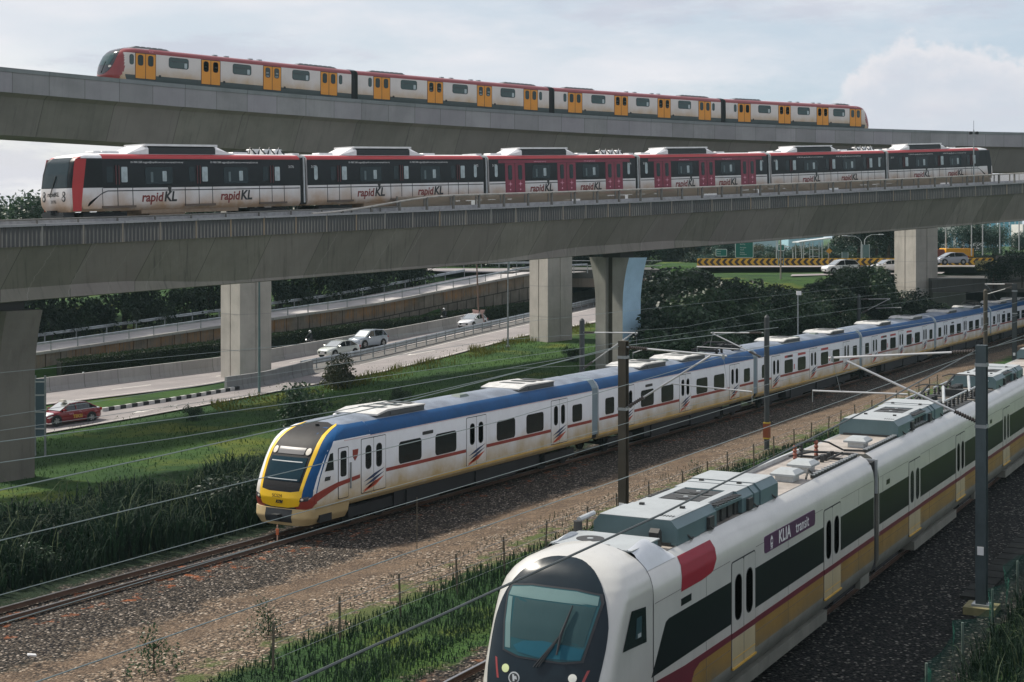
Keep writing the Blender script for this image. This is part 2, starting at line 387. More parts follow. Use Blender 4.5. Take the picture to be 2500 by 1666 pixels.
for k in range(14):
    a, b = offs(F_near, F_far, .49, .52, 200, (k/14+.01, k/14+.035)); ribbon('road_marking', a, b, LINE, 6, 1, plane, .107)
def arrow(c, d, w=.5, L=3.2):
    n = Vector((-d.y, d.x, 0)); mb = MB()
    def pt(a, b): q = c+d*a+n*b; return (q.x, q.y, plane(q.x, q.y)+.109)
    for poly in ([(0, -.1), (L, -.1), (L, .1), (0, .1)], [(0, -.1), (0, .1), (-.1, .12), (.1, .55), (-1.0, 0), (.1, -.55), (-.1, -.12)]):
        n0 = len(mb.v); mb.v += [pt(*q) for q in poly]; mb.f.append(tuple(range(n0, n0+len(poly)))); mb.m.append(0)
    tag(mb.build('road_marking', LINE), kind='structure')
rd = (N_near[4]-N_near[3]).normalized()
arrow(RG(350, 1008), rd); arrow(RG(1010, 868), rd)
# kerb and barriers
CONC = concrete('barrier_concrete', (.38, .38, .36), True, 3.0, .55, vary=.3)
def sweep(name, path, prof, mat, parent=None, zf=None, smooth=None, uvs=1.0, mats=None, mf=None):
    """prof: (lateral, z); lateral > 0 is to the right of travel"""
    mb = MB(); uv = []; s = 0; n = len(path); rings = []
    for i, p in enumerate(path):
        d = path[min(i+1, n-1)]-path[max(i-1, 0)]; d.z = 0; d.normalize(); r = Vector((d.y, -d.x, 0))
        if i: s += (path[i]-path[i-1]).length
        ring = []; w = 0; pp = None
        for a, b in prof:
            if pp: w += sqrt((a-pp[0])**2+(b-pp[1])**2)
            pp = (a, b); q = p+r*a+Vector((0, 0, b)); ring.append(tuple(q)); uv.append((s*uvs, w*uvs))
        rings.append(ring)
    mb.loft(rings, 0, False, mf=mf)
    k = len(prof)
    mb.f.append(tuple(range(k-1, -1, -1))); mb.m.append(0); e = (n-1)*k; mb.f.append(tuple(e+i for i in range(k))); mb.m.append(0)
    return mb.build(name, mats or mat, parent, smooth, uv=uv)
JB = [(-.3, 0), (-.3, .08), (-.12, .35), (-.08, .9), (.08, .9), (.12, .35), (.3, .08), (.3, 0)]
JB2 = [(-.45, -.3), (-.3, .12), (-.16, .4), (-.12, 1.15), (.12, 1.15), (.16, .4), (.3, .12), (.45, -.3)]
lift = lambda L, dz=.1: [Vector((q.x, q.y, plane(q.x, q.y)+dz)) for q in L]
tag(sweep('concrete_barrier', lift(resample(F_far, 90), .08), JB2, CONC), 'long pale concrete crash barrier along the far side of the main road', 'barrier')
# short weathered barrier at the foot of the tall pier
WC = concrete('weathered_barrier', (.25, .26, .26), True, 0, .9, seam=False)
tag(sweep('concrete_barrier', lift(resample(P([(551, 957), (640, 944), (724, 924), (760, 913)]), 20), 0), [(a*1.1, b*1.02) for a, b in JB2], WC), 'blackened concrete barrier wall at the foot of the pier beside the slip road', 'barrier')
kb = MB(); kp = resample(P([(251, 1009), (420, 983), (585, 954.5)]), 27)
for i in range(26):
    a, b = kp[i], kp[i+1]; d = (b-a).normalized(); r = Vector((d.y, -d.x, 0)); n0 = len(kb.v)
    for q in (a, b):
        for lat, z in ((0, 0), (0, .34), (-.25, .34), (-.25, 0)): w = q+r*lat; kb.v.append((w.x, w.y, plane(w.x, w.y)+z+.02))
    for f in ((0, 1, 5, 4), (1, 2, 6, 5), (2, 3, 7, 6), (0, 3, 2, 1), (4, 5, 6, 7)): kb.f.append(tuple(n0+x for x in f)); kb.m.append(i % 2)
kb = kb.build('kerb', [paint('kerb_white', (.6, .6, .58), .7, var=.3), paint('kerb_black', (.02, .022, .024), .7)]); tag(kb, kind='structure')

GR = paint('guard_rail_steel', (.4, .44, .46), .4, .6, .3, 2)
WAVE = [(-.03, .0), (.03, .02), (.07, .08), (.03, .13), (.03, .17), (.07, .22), (.03, .28), (-.03, .3)]
def guard_rail(path, label, h=.45, step=2.0, group=None, scale=1.0, double=False):
    root = empty('guard_rail', path[0]); root.rotation_euler = (0, 0, 0); L = [p-path[0] for p in path]
    tag(root, label, 'guard rail', group)
    sweep('rail_beam', [p+Vector((0, 0, h)) for p in L], [(a, b*scale) for a, b in WAVE], GR, root)
    if double: sweep('rail_beam', [p+Vector((0, 0, h+.5)) for p in L], [(a, b*.4*scale) for a, b in WAVE], GR, root)
    pm = MB(); pm.box(-.05, .05, -.09, .03, -.4, h+.3*scale+(.38 if double else 0)); me = pm.mesh('rail_post', STEEL)
    tot = sum((b-a).length for a, b in zip(L, L[1:])); n = max(2, min(98, int(tot/step)))
    for q in resample(L, n):
        inst('rail_post', me, root, q)
    return root
med = [a.lerp(b, .5) for a, b in zip(resample(N_far, 90), resample(F_near, 90))]
med = [q for q in lift(med, 0) if q.x > -18.6]
guard_rail(med, 'two-beam steel guard rail between the slip road and the main road', .5, 2.0, scale=1.7)

# ------------------------------------------------------------------ rising ramp with retaining wall and hedge
def rampP(ra, rb, dz=0): q = R0+RD*ra+RB*rb; return Vector((q.x, q.y, interp(RAMP, ra)+dz))
ras = [-28+2*i for i in range(53)]
ribbon('ramp_road', [rampP(a, -.1, .12) for a in ras], [rampP(a, 7.5, .12) for a in ras], concrete('ramp_asphalt_sunlit', (.50, .48, .47), True, 0, .3), 60)  # asphalt ramp, its sunlight put into a pale surface colour
def wallmat():
    m, t = newmat('stained_retaining_wall', .9, 0, .2)
    sx = t.new('ShaderNodeSeparateXYZ'); t.link(t.uv, sx.inputs[0]); U, V = sx.outputs[0], sx.outputs[1]
    c = t.mix(t.ramp(t.noise(t.uv, .8, 5), .3, .7), (.25, .225, .19), (.17, .155, .13))
    br = t.new('ShaderNodeTexBrick', offset=.5, squash=1.0); br.inputs['Scale'].default_value = 1.0; br.inputs['Brick Width'].default_value = 1.5; br.inputs['Row Height'].default_value = 1.5
    br.inputs['Mortar Size'].default_value = .06; br.inputs['Color1'].default_value = (1, 1, 1, 1); br.inputs['Color2'].default_value = (.72, .72, .72, 1); br.inputs['Mortar'].default_value = (.12, .12, .12, 1)
    t.link(t.uv, br.inputs['Vector']); c = t.mix(.9, c, br.outputs[0], 'MULTIPLY')
    st = t.noise(t.uv, 3, 7, .75, (2.2, .12, 1)); c = t.mix(t.math('MULTIPLY', t.ramp(st, .5, .68), .65), c, (.045, .04, .034))
    # V runs down from the top: rust coloured run-off below the coping
    edge = t.math('ADD', V, t.math('MULTIPLY', t.noise(t.uv, 1.2, 5, .8, (1, .1, 1)), 1.0))
    ru = t.math('MULTIPLY', t.ramp(edge, 2.0, 1.3), t.math('MULTIPLY', t.ramp(t.noise(t.uv, .22, 3), .36, .55), t.ramp(U, 74, 50)))
    ru = t.math('MULTIPLY', ru, t.ramp(st, .62, .35)); c = t.mix(ru, c, (.29, .15, .055))
    t.link(c, t.b.inputs['Base Color']); t.link(t.bump(t.noise(t.uv, 6, 5), .5, .05), t.b.inputs['Normal']); return m
wl = MB(); uv = []; 
for a in ras:
    if a > 70: break
    top = rampP(a, -.35, .15); bx = plane(top.x, top.y)-.6
    n0 = len(wl.v)
    for off, z in ((0, top.z), (0, bx)):
        q = R0+RD*a+RB*(-.35-off); wl.v.append((q.x, q.y, z)); uv.append((a, top.z-z))
    q = R0+RD*a+RB*.1; wl.v.append((q.x, q.y, top.z)); uv.append((a, 0))
    if n0: wl.f += [(n0-3, n0, n0+1, n0-2), (n0-1, n0+2, n0, n0-3)]; wl.m += [0, 0]
tag(wl.build('retaining_wall', wallmat(), uv=uv), 'rust-stained panelled retaining wall holding up the rising ramp', 'wall')
cop = sweep('wall_coping', [rampP(a, -.35, .12) for a in ras if a <= 70], [(-.15, -.02), (-.15, .22), (.2, .22), (.2, -.02)], CONC); tag(cop, 'narrow concrete coping along the top of the retaining wall', 'coping')
guard_rail([rampP(a, -.2, .35) for a in ras if a <= 78], 'steel guard rail on top of the stained retaining wall, nearer edge of the ramp', .55, 2.6, scale=.8)
guard_rail([rampP(a, 7.8, .1) for a in ras if a <= 62], 'steel guard rail along the far edge of the ramp, in front of the dark trees', .6, 3.2, scale=1.1)

# ------------------------------------------------------------------ viaducts
def deck(name, arc, s0, s1, parts, label, cat='viaduct', step=2.0):
    root = empty(name, arc.at(s0)); tag(root, label, cat); o0 = root.location.copy()
    n = int((s1-s0)/step)+1
    for nm, prof, mat in parts:
        mb = MB(); uv = []; rings = []
        for i in range(n):
            s = s0+(s1-s0)*i/(n-1); ring = []; w = 0; pp = None
            pr = prof(s) if callable(prof) else prof
            for q, z in pr:
                if pp: w += sqrt((q-pp[0])**2+(z-pp[1])**2)
                pp = (q, z); ring.append(tuple(arc.at(s, q, z)-o0)); uv.append((s, -w))
            rings.append(ring)
        k = len(rings[0]); mb.loft(rings, 0, True)
        mb.f += [tuple(range(k-1, -1, -1)), tuple((n-1)*k+i for i in range(k))]; mb.m += [0, 0]
        mb.build(nm, mat, root, uv=uv)
    return root
def ribmat():
    m, t = newmat('ribbed_parapet', .9, 0, .2)
    sx = t.new('ShaderNodeSeparateXYZ'); t.link(t.uv, sx.inputs[0]); U, V = sx.outputs[0], sx.outputs[1]
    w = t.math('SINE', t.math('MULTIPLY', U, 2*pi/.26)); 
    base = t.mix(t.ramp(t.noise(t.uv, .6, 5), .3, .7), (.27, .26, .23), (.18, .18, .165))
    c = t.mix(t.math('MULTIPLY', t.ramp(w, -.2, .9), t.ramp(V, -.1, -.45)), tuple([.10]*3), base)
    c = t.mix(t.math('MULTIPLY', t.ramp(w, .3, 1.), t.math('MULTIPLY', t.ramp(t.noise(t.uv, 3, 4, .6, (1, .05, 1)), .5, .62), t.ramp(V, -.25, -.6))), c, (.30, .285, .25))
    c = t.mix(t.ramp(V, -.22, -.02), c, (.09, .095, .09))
    fl = t.math('FLOOR', t.math('DIVIDE', U, 2.62)); fr = t.math('FRACT', t.math('DIVIDE', U, 2.62))
    wn = t.new('ShaderNodeTexWhiteNoise', noise_dimensions='1D'); t.link(fl, wn.inputs['W'])
    c = t.mix(t.math('MULTIPLY', wn.outputs[0], .4), c, (.05, .052, .058))
    dl = t.math('LESS_THAN', fr, .045); c = t.mix(t.math('MULTIPLY', dl, .85), c, t.mix(wn.outputs[0], (.32, .24, .15), (.3, .3, .28)))
    t.link(c, t.b.inputs['Base Color']); t.link(t.bump(w, .8, .05), t.b.inputs['Normal']); return m
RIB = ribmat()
WEB = concrete('viaduct_web', (.30, .285, .245), True, 4.4, .85, vary=.55, diag=.5, stain=(.035, .036, .034))
def crackmat():
    m = WEB.copy(); m.name = 'cracked_web'; t = NT(m); b = t.n['Principled BSDF']; t.b = b
    tc = t.new('ShaderNodeTexCoord'); sx = t.new('ShaderNodeSeparateXYZ'); t.link(tc.outputs['UV'], sx.inputs[0])
    cb = t.new('ShaderNodeCombineXYZ'); V = sx.outputs[1]; t.link(V, cb.inputs[0])
    wig = t.math('MULTIPLY', t.math('SUBTRACT', t.noise(cb.outputs[0], 1.1, 6, .8), .5), .9)
    u = t.math('ADD', t.math('ADD', sx.outputs[0], wig), t.math('MULTIPLY', V, -.12))
    q = t.math('DIVIDE', u, 2.65); fr = t.math('ABSOLUTE', t.math('SUBTRACT', t.math('FRACT', q), .5))
    line = t.math('LESS_THAN', fr, .011); wn = t.new('ShaderNodeTexWhiteNoise', noise_dimensions='1D'); t.link(t.math('FLOOR', q), wn.inputs['W'])
    line = t.math('MULTIPLY', line, t.ramp(wn.outputs[0], .25, .7))
    old = b.inputs['Base Color'].links[0].from_socket
    t.link(t.mix(t.math('MULTIPLY', line, .8), old, (.34, .33, .29)), b.inputs['Base Color']); return m
WEBC = crackmat()
SOFF = concrete('deck_concrete', (.26, .26, .25), True, 5, .4)
pierS = [-20.5, 33.0]
def haunch(s): return max(0., 1-min(abs(s-p) for p in pierS)/15.0)
def web(s):
    h = .12+.5*sm(haunch(s)*1.5)
    return [(2.0, -3.003), (.1, -5.9+h), (.1, -5.95), (-.1, -6.0), (-4.2, -6.0), (-7.0, -3.0), (-7.0, -2.4), (2.0, -2.4)]
low = deck('lower_viaduct', LR, -40, 150, [
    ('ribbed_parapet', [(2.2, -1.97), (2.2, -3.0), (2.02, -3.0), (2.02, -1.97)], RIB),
    ('parapet_coping', [(2.28, -1.84), (2.28, -1.968), (1.9, -1.968), (1.9, -1.84)], concrete('coping_concrete', (.36, .37, .37), True, 5.2, .5)),
    ('girder_web', web, WEBC),
    ('track_slab', [(1.95, -2.15), (1.95, -2.39), (-6.9, -2.39), (-6.9, -2.15)], SOFF),
    ('far_parapet', [(-6.7, -1.85), (-6.7, -2.14), (-6.9, -2.14), (-6.9, -1.85)], SOFF),
    ('cable_trough', [(1.55, -1.62), (1.55, -1.9), (1.2, -1.9), (1.2, -1.62)], paint('trough_cover', (.42, .42, .43), .6, var=.3, vs=3)),
], 'lower curving concrete viaduct with ribbed parapet carrying the black and white train')
o0 = low.location
def linepts(arc, s0, s1, q, zf, step=2.6, org=None):
    n = int((s1-s0)/step)+1
    return [arc.at(s0+(s1-s0)*i/(n-1), q, zf(s0+(s1-s0)*i/(n-1)))-org for i in range(n)]
# low hand rail on the left
RR = paint('weathered_rail', (.16, .155, .14), .7, var=.3, vs=3); RL = paint('pale_handrail', (.5, .47, .42), .6, var=.3, vs=2)
def railing(label, s0, s1, q, zf, zb, r, rail_m, post_m, pstep=2.62, pw=.06):
    root = empty('railing', LR.at(s0, q, zb)); tag(root, label, 'railing'); org = root.location
    mb = MB(); mb.tube(linepts(LR, s0, s1, q, zf, 1.3, org), r, 8); mb.build('hand_rail', rail_m, root, smooth=40)
    n = int((s1-s0)/pstep)
    for i in range(n+1):
        s = s0+i*pstep; zt = zf(s)
        if zt-zb < .12: continue
        p = MB(); p.box(-pw, pw, -pw, pw, 0, zt-zb); p.build('rail_post', post_m, root, loc=LR.at(s, q, zb)-org, rot=(0, 0, LR.head(s)))
railing('low dark railing along the left part of the lower viaduct edge', -34, 7, 1.75, lambda s: -1.62+.05*sm((s+12)/10), -1.84, .045, RR, RR, pw=.04)
hz = lambda s: -1.80+.9*sm((s+1)/13)
railing('raised pale handrail with dark posts along the right part of the lower viaduct', -1, 148, 2.0, hz, -1.84, .065, RL, RR, pw=.07)
# tan mesh screen behind the handrail
sc = MB(); pts = []
m, t = newmat('mesh_screen', .8, 0, .2, (.30, .25, .19)); t.b.inputs['Alpha'].default_value = .62; SCR = m
root = empty('trackside_screen', LR.at(8, .6, -1.9)); tag(root, 'translucent tan mesh screen between the lower train and the handrail', 'screen'); org = root.location
n = 55
for i in range(n):
    s = 8+i*2.62; 
    for z in (-1.9, -.9+.28*sm((s-60)/20)*0): sc.v.append(tuple(LR.at(s, .6, z)-org))
for i in range(n-1): sc.f.append((2*i, 2*i+2, 2*i+3, 2*i+1)); sc.m.append(0)
sc.build('screen_panel', SCR, root)
for i in range(n):
    s = 8+i*2.62; p = MB(); p.box(-.05, .05, -.04, .04, 0, 1.03); p.build('screen_post', RR, root, loc=LR.at(s, .6, -1.9)-org, rot=(0, 0, LR.head(s)))
for (s, wd) in ((-11.8, 1.2), (-9.9, 1.6), (1.8, .9), (12.2, .5), (13.4, .6), (30, .7), (39, .8)):
    pass
PAN = concrete('parapet_panel', (.30, .31, .31), True, 2.9, .45, vary=.45, stain=(.1, .11, .115))
WEB2 = concrete('upper_web', (.235, .235, .205), True, 5.8, .7, vary=.5, stain=(.05, .058, .055))
deck('upper_viaduct', MR, -50, 175, [
    ('parapet_panel', [(1.0, -.55), (1.0, -2.0), (.82, -2.0), (.82, -.55)], PAN),
    ('parapet_coping', [(1.05, -.25), (1.05, -.548), (.80, -.548), (.80, -.25)], concrete('upper_coping', (.22, .25, .25), True, 5.8, .4)),
    ('box_girder', [(.75, -2.003), (.3, -2.25), (-.9, -4.9), (-5.6, -4.9), (-7.0, -2.2), (-7.6, -1.9), (-7.6, -1.35), (.75, -1.35)], WEB2),
    ('far_parapet', [(-7.6, -.3), (-7.6, -1.34), (-7.8, -1.34), (-7.8, -.3)], PAN),
], 'upper concrete viaduct with plain grey panelled parapet carrying the yellow-doored train')

# ------------------------------------------------------------------ piers
PC = concrete('pier_concrete', (.50, .475, .43), False, 0, .5, stain=(.2, .19, .17))
PC2 = concrete('old_pier_concrete', (.175, .165, .14), False, 0, .75, stain=(.07, .06, .05))
GRV = paint('bearing_dark_grey', (.08, .08, .08), .9)  # flat dark grey of the bearing blocks
def pier_box(arc, s, q, w, dpt, zt, label, zb=None):
    c = arc.at(s, q, 0); a = arc.head(s); 
    g0 = ter(c.x, c.y)-.6 if zb is None else zb
    r = empty('concrete_pier', (c.x, c.y, g0), a); tag(r, label, 'pier', 'piers of the upper viaduct')
    H = c.z+zt-g0; mb = MB(); hw, hd, gr = w/2, dpt/2, .07
    # plan with two shallow vertical grooves in each face
    P = []
    def face(x0, y0, x1, y1, fr):
        dx, dy = x1-x0, y1-y0; L = sqrt(dx*dx+dy*dy); ux, uy = dx/L, dy/L; nx_, ny_ = -uy, ux
        P.append((x0, y0))
        for f in fr:
            for dd, e in ((-.07, 0), (-.07, 1), (.07, 1), (.07, 0)): P.append((x0+dx*f+ux*dd+nx_*e*gr, y0+dy*f+uy*dd+ny_*e*gr))
    face(-hw, -hd, hw, -hd, (.5,)); face(hw, -hd, hw, hd, (.5,)); face(hw, hd, -hw, hd, (.5,)); face(-hw, hd, -hw, -hd, (.5,))
    mb.prism(P, 0, H-.45, ax='z', m=0); o = mb.build('pier_shaft', PC, r)
    cp = MB(); cp.box(-hw+.25, hw-.25, -hd+.25, hd-.25, H-.45, H+.02); cp.build('bearing_plinth', PC, r)
    for zl in range(3, int(H)-1, 3):
        j = MB(); j.box(-hw-.012, hw+.012, -hd-.012, hd+.012, zl, zl+.035); j.build('formwork_joint', JM, r)
    return r
JM = paint('joint_grey', (.33, .32, .31), .9)
def s_of(arc, u, q):
    best = min(range(-500, 1800), key=lambda i: abs(CU+CF*arc.at(i/10, q).x/arc.at(i/10, q).y-u)); return best/10
pier_box(MR, s_of(MR, 600, -3.2), -3.2, 3.1, 2.9, -4.9, 'tall square concrete pier standing beside the slip road nearest the taxi')
pier_box(MR, s_of(MR, 1344, -3.2), -3.2, 3.1, 2.9, -4.9, 'square grey pier standing left of the blue-sided column')
pier_box(MR, s_of(MR, 2236, -3.2), -3.2, 3.4, 3.6, -4.9, 'square pier rising from the bushes near the chevron barrier')
def pier_flare(s, label, facemat, sidemat=None):
    c = LR.at(s, -2.2, 0); a = LR.head(s); g0 = ter(c.x, c.y)-.8
    r = empty('flared_pier', (c.x, c.y, g0), a); tag(r, label, 'pier'); H = c.z-6.0-g0; mb = MB()
    hx = 1.12; rings = []
    zs = [0, .5*H, H-4.5]+[H-4.5+4.0*i/8 for i in range(1, 9)]
    for z in zs:
        f = max(0, (z-(H-4.5))/4.0); hy = 1.5+.7*f*f
        e = .32
        ring = [(-hx, -hy, z), (hx, -hy, z), (hx, hy, z), (-hx, hy, z), (-hx, .38, z), (-hx+e, .34, z), (-hx+e, -.34, z), (-hx, -.38, z)]
        rings.append(ring)
    mats = [sidemat or PC2, facemat, paint('recess_dark', (.07, .065, .05), .9)]  # third colour darkens the back of the vertical recess
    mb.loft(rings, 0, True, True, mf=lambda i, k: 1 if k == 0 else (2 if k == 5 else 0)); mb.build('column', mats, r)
    b = MB(); b.box(-.8, .8, -1.0, 1.0, H-.5, H+.02); b.build('bearing_block', GRV, r)
    return r
pier_flare(s_of(LR, 2, -2.2), 'brown-stained flared pier at the left edge under the lower viaduct', PC2)
BL = paint('pale_blue_paint', (.36, .54, .66), .7, var=.15, vs=.8)
pier_flare(s_of(LR, 1508, -2.2), 'flared pier with its right side painted pale blue, behind the commuter train', BL, concrete('mid_pier_concrete', (.34, .34, .31), False, 0, .6, stain=(.1, .09, .07)))
# steel backed board beside the left pier
bp = PY(98, 925, 88); r = empty('sign_board', (bp.x, bp.y, ter(bp.x, bp.y))); tag(r, 'back of a tall grey steel board standing behind the left pier', 'sign')
mb = MB(); mb.box(-.28, .28, -.03, .03, 1.2, 4.6); mb.build('board', paint('board_steel', (.09, .14, .17), .6, .4), r)
for x in (-.3, .3): q = MB(); q.box(x-.05, x+.05, -.05, .05, -.3, 4.8); q.build('post', STEEL, r)
for z in (1.6, 2.6, 3.6, 4.4): q = MB(); q.box(-.28, .28, -.07, -.03, z, z+.08); q.build('brace', PALE, r)

# ------------------------------------------------------------------ train tools
def textmesh(s, size, mat, ext=.006, shear=0., off=0.0, spc=1.0, name='lettering'):
    cu = bpy.data.curves.new(name, 'FONT'); cu.body = s; cu.size = size; cu.extrude = ext; cu.shear = shear; cu.offset = off; cu.resolution_u = 3; cu.space_character = spc
    o = bpy.data.objects.new(name, cu); COL.objects.link(o); dg = bpy.context.evaluated_depsgraph_get(); dg.update()
    me = bpy.data.meshes.new_from_object(o.evaluated_get(dg)); bpy.data.objects.remove(o); bpy.data.curves.remove(cu)
    me.materials.clear(); me.materials.append(mat); me.name = name
    # local XY -> XZ plane, thickness along y
    me.transform(Matrix(((1, 0, 0, 0), (0, 0, -1, 0), (0, 1, 0, 0), (0, 0, 0, 1)))); return me
def bodyprof(prof, far=False):
    """prof: [(halfwidth, z, mat of the segment above)], bottom to top. returns the closed ring camera side first and materials"""
    near = [(-w, z) for w, z, m in prof]; fr = [(w, z) for w, z, m in reversed(prof)]
    ms = [m for w, z, m in prof[:-1]]; return near+fr, ms+[prof[-1][2]]+ms[::-1]+[prof[0][2]]
def body(mb, x0, x1, prof, seg=1):
    ring, ms = bodyprof(prof); rings = [[(x0+(x1-x0)*i/seg, y, z) for y, z in ring] for i in range(seg+1)]
    mb.loft(rings, 0, True, True, mf=lambda i, k: ms[k])
class Nose:
    def __init__(s, prof, xf, D, n, Lc): s.prof, s.xf, s.D, s.n, s.Lc = prof, xf, D, n, Lc
    def W(s, z): return interp([(z_, w) for w, z_, m in s.prof], z)
    def X(s, y, z):
        W = max(.02, s.W(z)); a = min(1., abs(y)/W)
        return min(s.Lc, interp(s.xf, z)+s.D*(1-(max(0., 1-a**s.n))**(1/s.n)))
    def pt(s, y, z, off=0.):
        p = Vector((s.X(y, z), y, z))
        if off:
            e = .02; W = s.W(z); y0 = max(-W+1e-3, y-e); y1 = min(W-1e-3, y+e)
            dy = Vector((s.X(y1, z)-s.X(y0, z), y1-y0, 0)); dz = Vector((s.X(y, z+e)-s.X(y, z-e), 0, 2*e))
            nn = dz.cross(dy).normalized(); nn = -nn if nn.x > 0 else nn
            p += nn*off
        return p
    def mesh(s, mb, mf, nz=40, ny=48, back=False):
        z0, z1 = s.prof[0][1], s.prof[-1][1]; rings = []
        for i in range(nz+1):
            z = z0+(z1-z0)*i/nz; W = s.W(z); row = [(s.Lc, -W, z)]
            for k in range(ny+1):
                a = sin((-1+2*k/ny)*pi/2)
                y = a*W; row.append((s.X(y, z), y, z))
            row.append((s.Lc, W, z)); rings.append(row)
        b = len(mb.v); n = len(rings[0])
        for r_ in rings: mb.v += r_
        for i in range(len(rings)-1):
            for k in range(n-1):
                q = rings[i][k]; c = [(rings[i][k][j]+rings[i+1][k+1][j])/2 for j in range(3)]
                mb.f.append((b+i*n+k, b+i*n+k+1, b+(i+1)*n+k+1, b+(i+1)*n+k)); mb.m.append(mf(*c))
        if back: mb.f.append(tuple(b+i*n for i in range(len(rings)))+tuple(b+i*n+n-1 for i in range(len(rings)-1, -1, -1))); mb.m.append(mf(s.Lc, 0, z1-.1))
        t0 = b+(len(rings)-1)*n; mb.f.append(tuple(t0+k for k in range(n))); mb.m.append(mf(s.Lc, 0, z1))
        mb.f.append(tuple(b+k for k in range(n-1, -1, -1))); mb.m.append(mf(s.Lc, 0, z0))
    def patch(s, outline, off=.012, m=0, mb=None, rings=8, dens=6, c=None):
        mb = mb or MB(); P = []
        for i in range(len(outline)):
            a, b = outline[i], outline[(i+1) % len(outline)]
            for k in range(dens): f = k/dens; P.append((a[0]+(b[0]-a[0])*f, a[1]+(b[1]-a[1])*f))
        if not c: c = (sum(p[0] for p in P)/len(P), sum(p[1] for p in P)/len(P))
        b0 = len(mb.v); n = len(P)
        for r_ in range(rings+1):
            f = 1-r_/rings*.999
            for y, z in P: mb.v.append(tuple(s.pt(c[0]+(y-c[0])*f, c[1]+(z-c[1])*f, off)))
        for r_ in range(rings):
            for k in range(n): j = (k+1) % n; mb.f.append((b0+r_*n+k, b0+r_*n+j, b0+(r_+1)*n+j, b0+(r_+1)*n+k)); mb.m.append(m)
        # rim back to the shell
        b1 = len(mb.v)
        for y, z in P: mb.v.append(tuple(s.pt(y, z, -.01)))
        for k in range(n): j = (k+1) % n; mb.f.append((b0+k, b0+j, b1+j, b1+k)); mb.m.append(m)
        return mb
    def strip(s, A, B, off=.012, m=0, mb=None):
        mb = mb or MB(); b0 = len(mb.v); n = 26; ra = res2(A, n); rb = res2(B, n); w = 5
        for i in range(n):
            for k in range(w+1): f = k/w; mb.v.append(tuple(s.pt(ra[i][0]*(1-f)+rb[i][0]*f, ra[i][1]*(1-f)+rb[i][1]*f, off)))
        for i in range(n-1):
            for k in range(w): a = b0+i*(w+1)+k; mb.f.append((a, a+1, a+w+2, a+w+1)); mb.m.append(m)
        return mb
def res2(pts, n):
    v = resample([Vector((a, b, 0)) for a, b in pts], n); return [(q.x, q.y) for q in v]
def superell(cy, cz, a, b, n=2.4, k=48):
    out = []
    for i in range(k):
        t = 2*pi*i/k; c, s_ = cos(t), sin(t); out.append((cy+a*abs(c)**(2/n)*(1 if c > 0 else -1), cz+b*abs(s_)**(2/n)*(1 if s_ > 0 else -1)))
    return out
def doormesh(name, w, z0, z1, hw, mats, wins, seam=.03, r=.08, leafr=.04, extra=None):
    """double sliding door in the side plane at y=-hw; mats: 0 leaf, 1 seam, 2 glass"""
    mb = MB(); y = -hw
    mb.rrect(-w/2-seam, w/2+seam, z0-seam, z1+seam, y-.004, y+.02, r, 1)
    for sgn in (-1, 1):
        a, b = (-w/2, -seam/2) if sgn < 0 else (seam/2, w/2); mb.rrect(a, b, z0, z1, y-.012, y, leafr, 0)
        for x0, x1, a0, a1, rr, mm in wins:
            X0, X1 = (x0, x1) if sgn > 0 else (-x1, -x0); mb.rrect(X0, X1, a0, a1, y-.018, y-.01, rr, mm)
    if extra: extra(mb, y)
    return mb.mesh(name, mats)
def both(name, me, parent, x, mirror=True):
    o = inst(name, me, parent, (x, 0, 0))
    if mirror: inst(name, me, parent, (x, 0, 0), (0, 0, pi))
    return o
def winmesh(name, w, z0, z1, hw, mats, r=.1, fr=.03, extra=None):
    mb = MB(); mb.rrect(-w/2-fr, w/2+fr, z0-fr, z1+fr, -hw-.005, -hw+.02, r+fr, 0); mb.rrect(-w/2, w/2, z0, z1, -hw-.011, -hw, r, 1)
    if extra: extra(mb, -hw)
    return mb.mesh(name, mats)
def bogie(parent, x, zr, hw, m):
    mb = MB(); mb.box(x-1.5, x+1.5, -hw+.25, -hw+.45, zr+.35, zr+.75); mb.box(x-1.5, x+1.5, hw-.45, hw-.25, zr+.35, zr+.75)
    for dx in (-1.05, 1.05):
        for sy in (-1, 1): mb.prism([(x+dx+.43*cos(2*pi*i/16), zr+.43+.43*sin(2*pi*i/16)) for i in range(16)], sy*.72-.07, sy*.72+.07, 0)
        mb.tube([(x+dx, -.8, zr+.43), (x+dx, .8, zr+.43)], .08, 6)
    mb.build('bogie', m, parent)

class Train:
    def __init__(s, label, loc): s.root = empty('passenger_train', loc); tag(s.root, label, 'train'); s.n = 0
    def car(s, mb, mats, loc, yaw, pitch, smooth=35, name='carriage', label=None):
        return mb.build(name, mats, s.root, smooth, loc=Vector(loc)-s.root.location, rot=(0, -pitch, yaw), label=label)
def chord(arc, s0, s1, hw):
    a, b = arc.at(s0), arc.at(s1); d = b-a; yaw = atan2(d.y, d.x); left = Vector((-sin(yaw), cos(yaw), 0))
    return a+left*hw, yaw, atan2(d.z, sqrt(d.x**2+d.y**2)), d.length
def part(name, fn, mats, parent, smooth=None, label=None):
    mb = MB(); fn(mb); return mb.build(name, mats, parent, smooth, label=label)
GREYR = paint('roof_grey', (.34, .37, .40), .6, var=.3, vs=1.5)
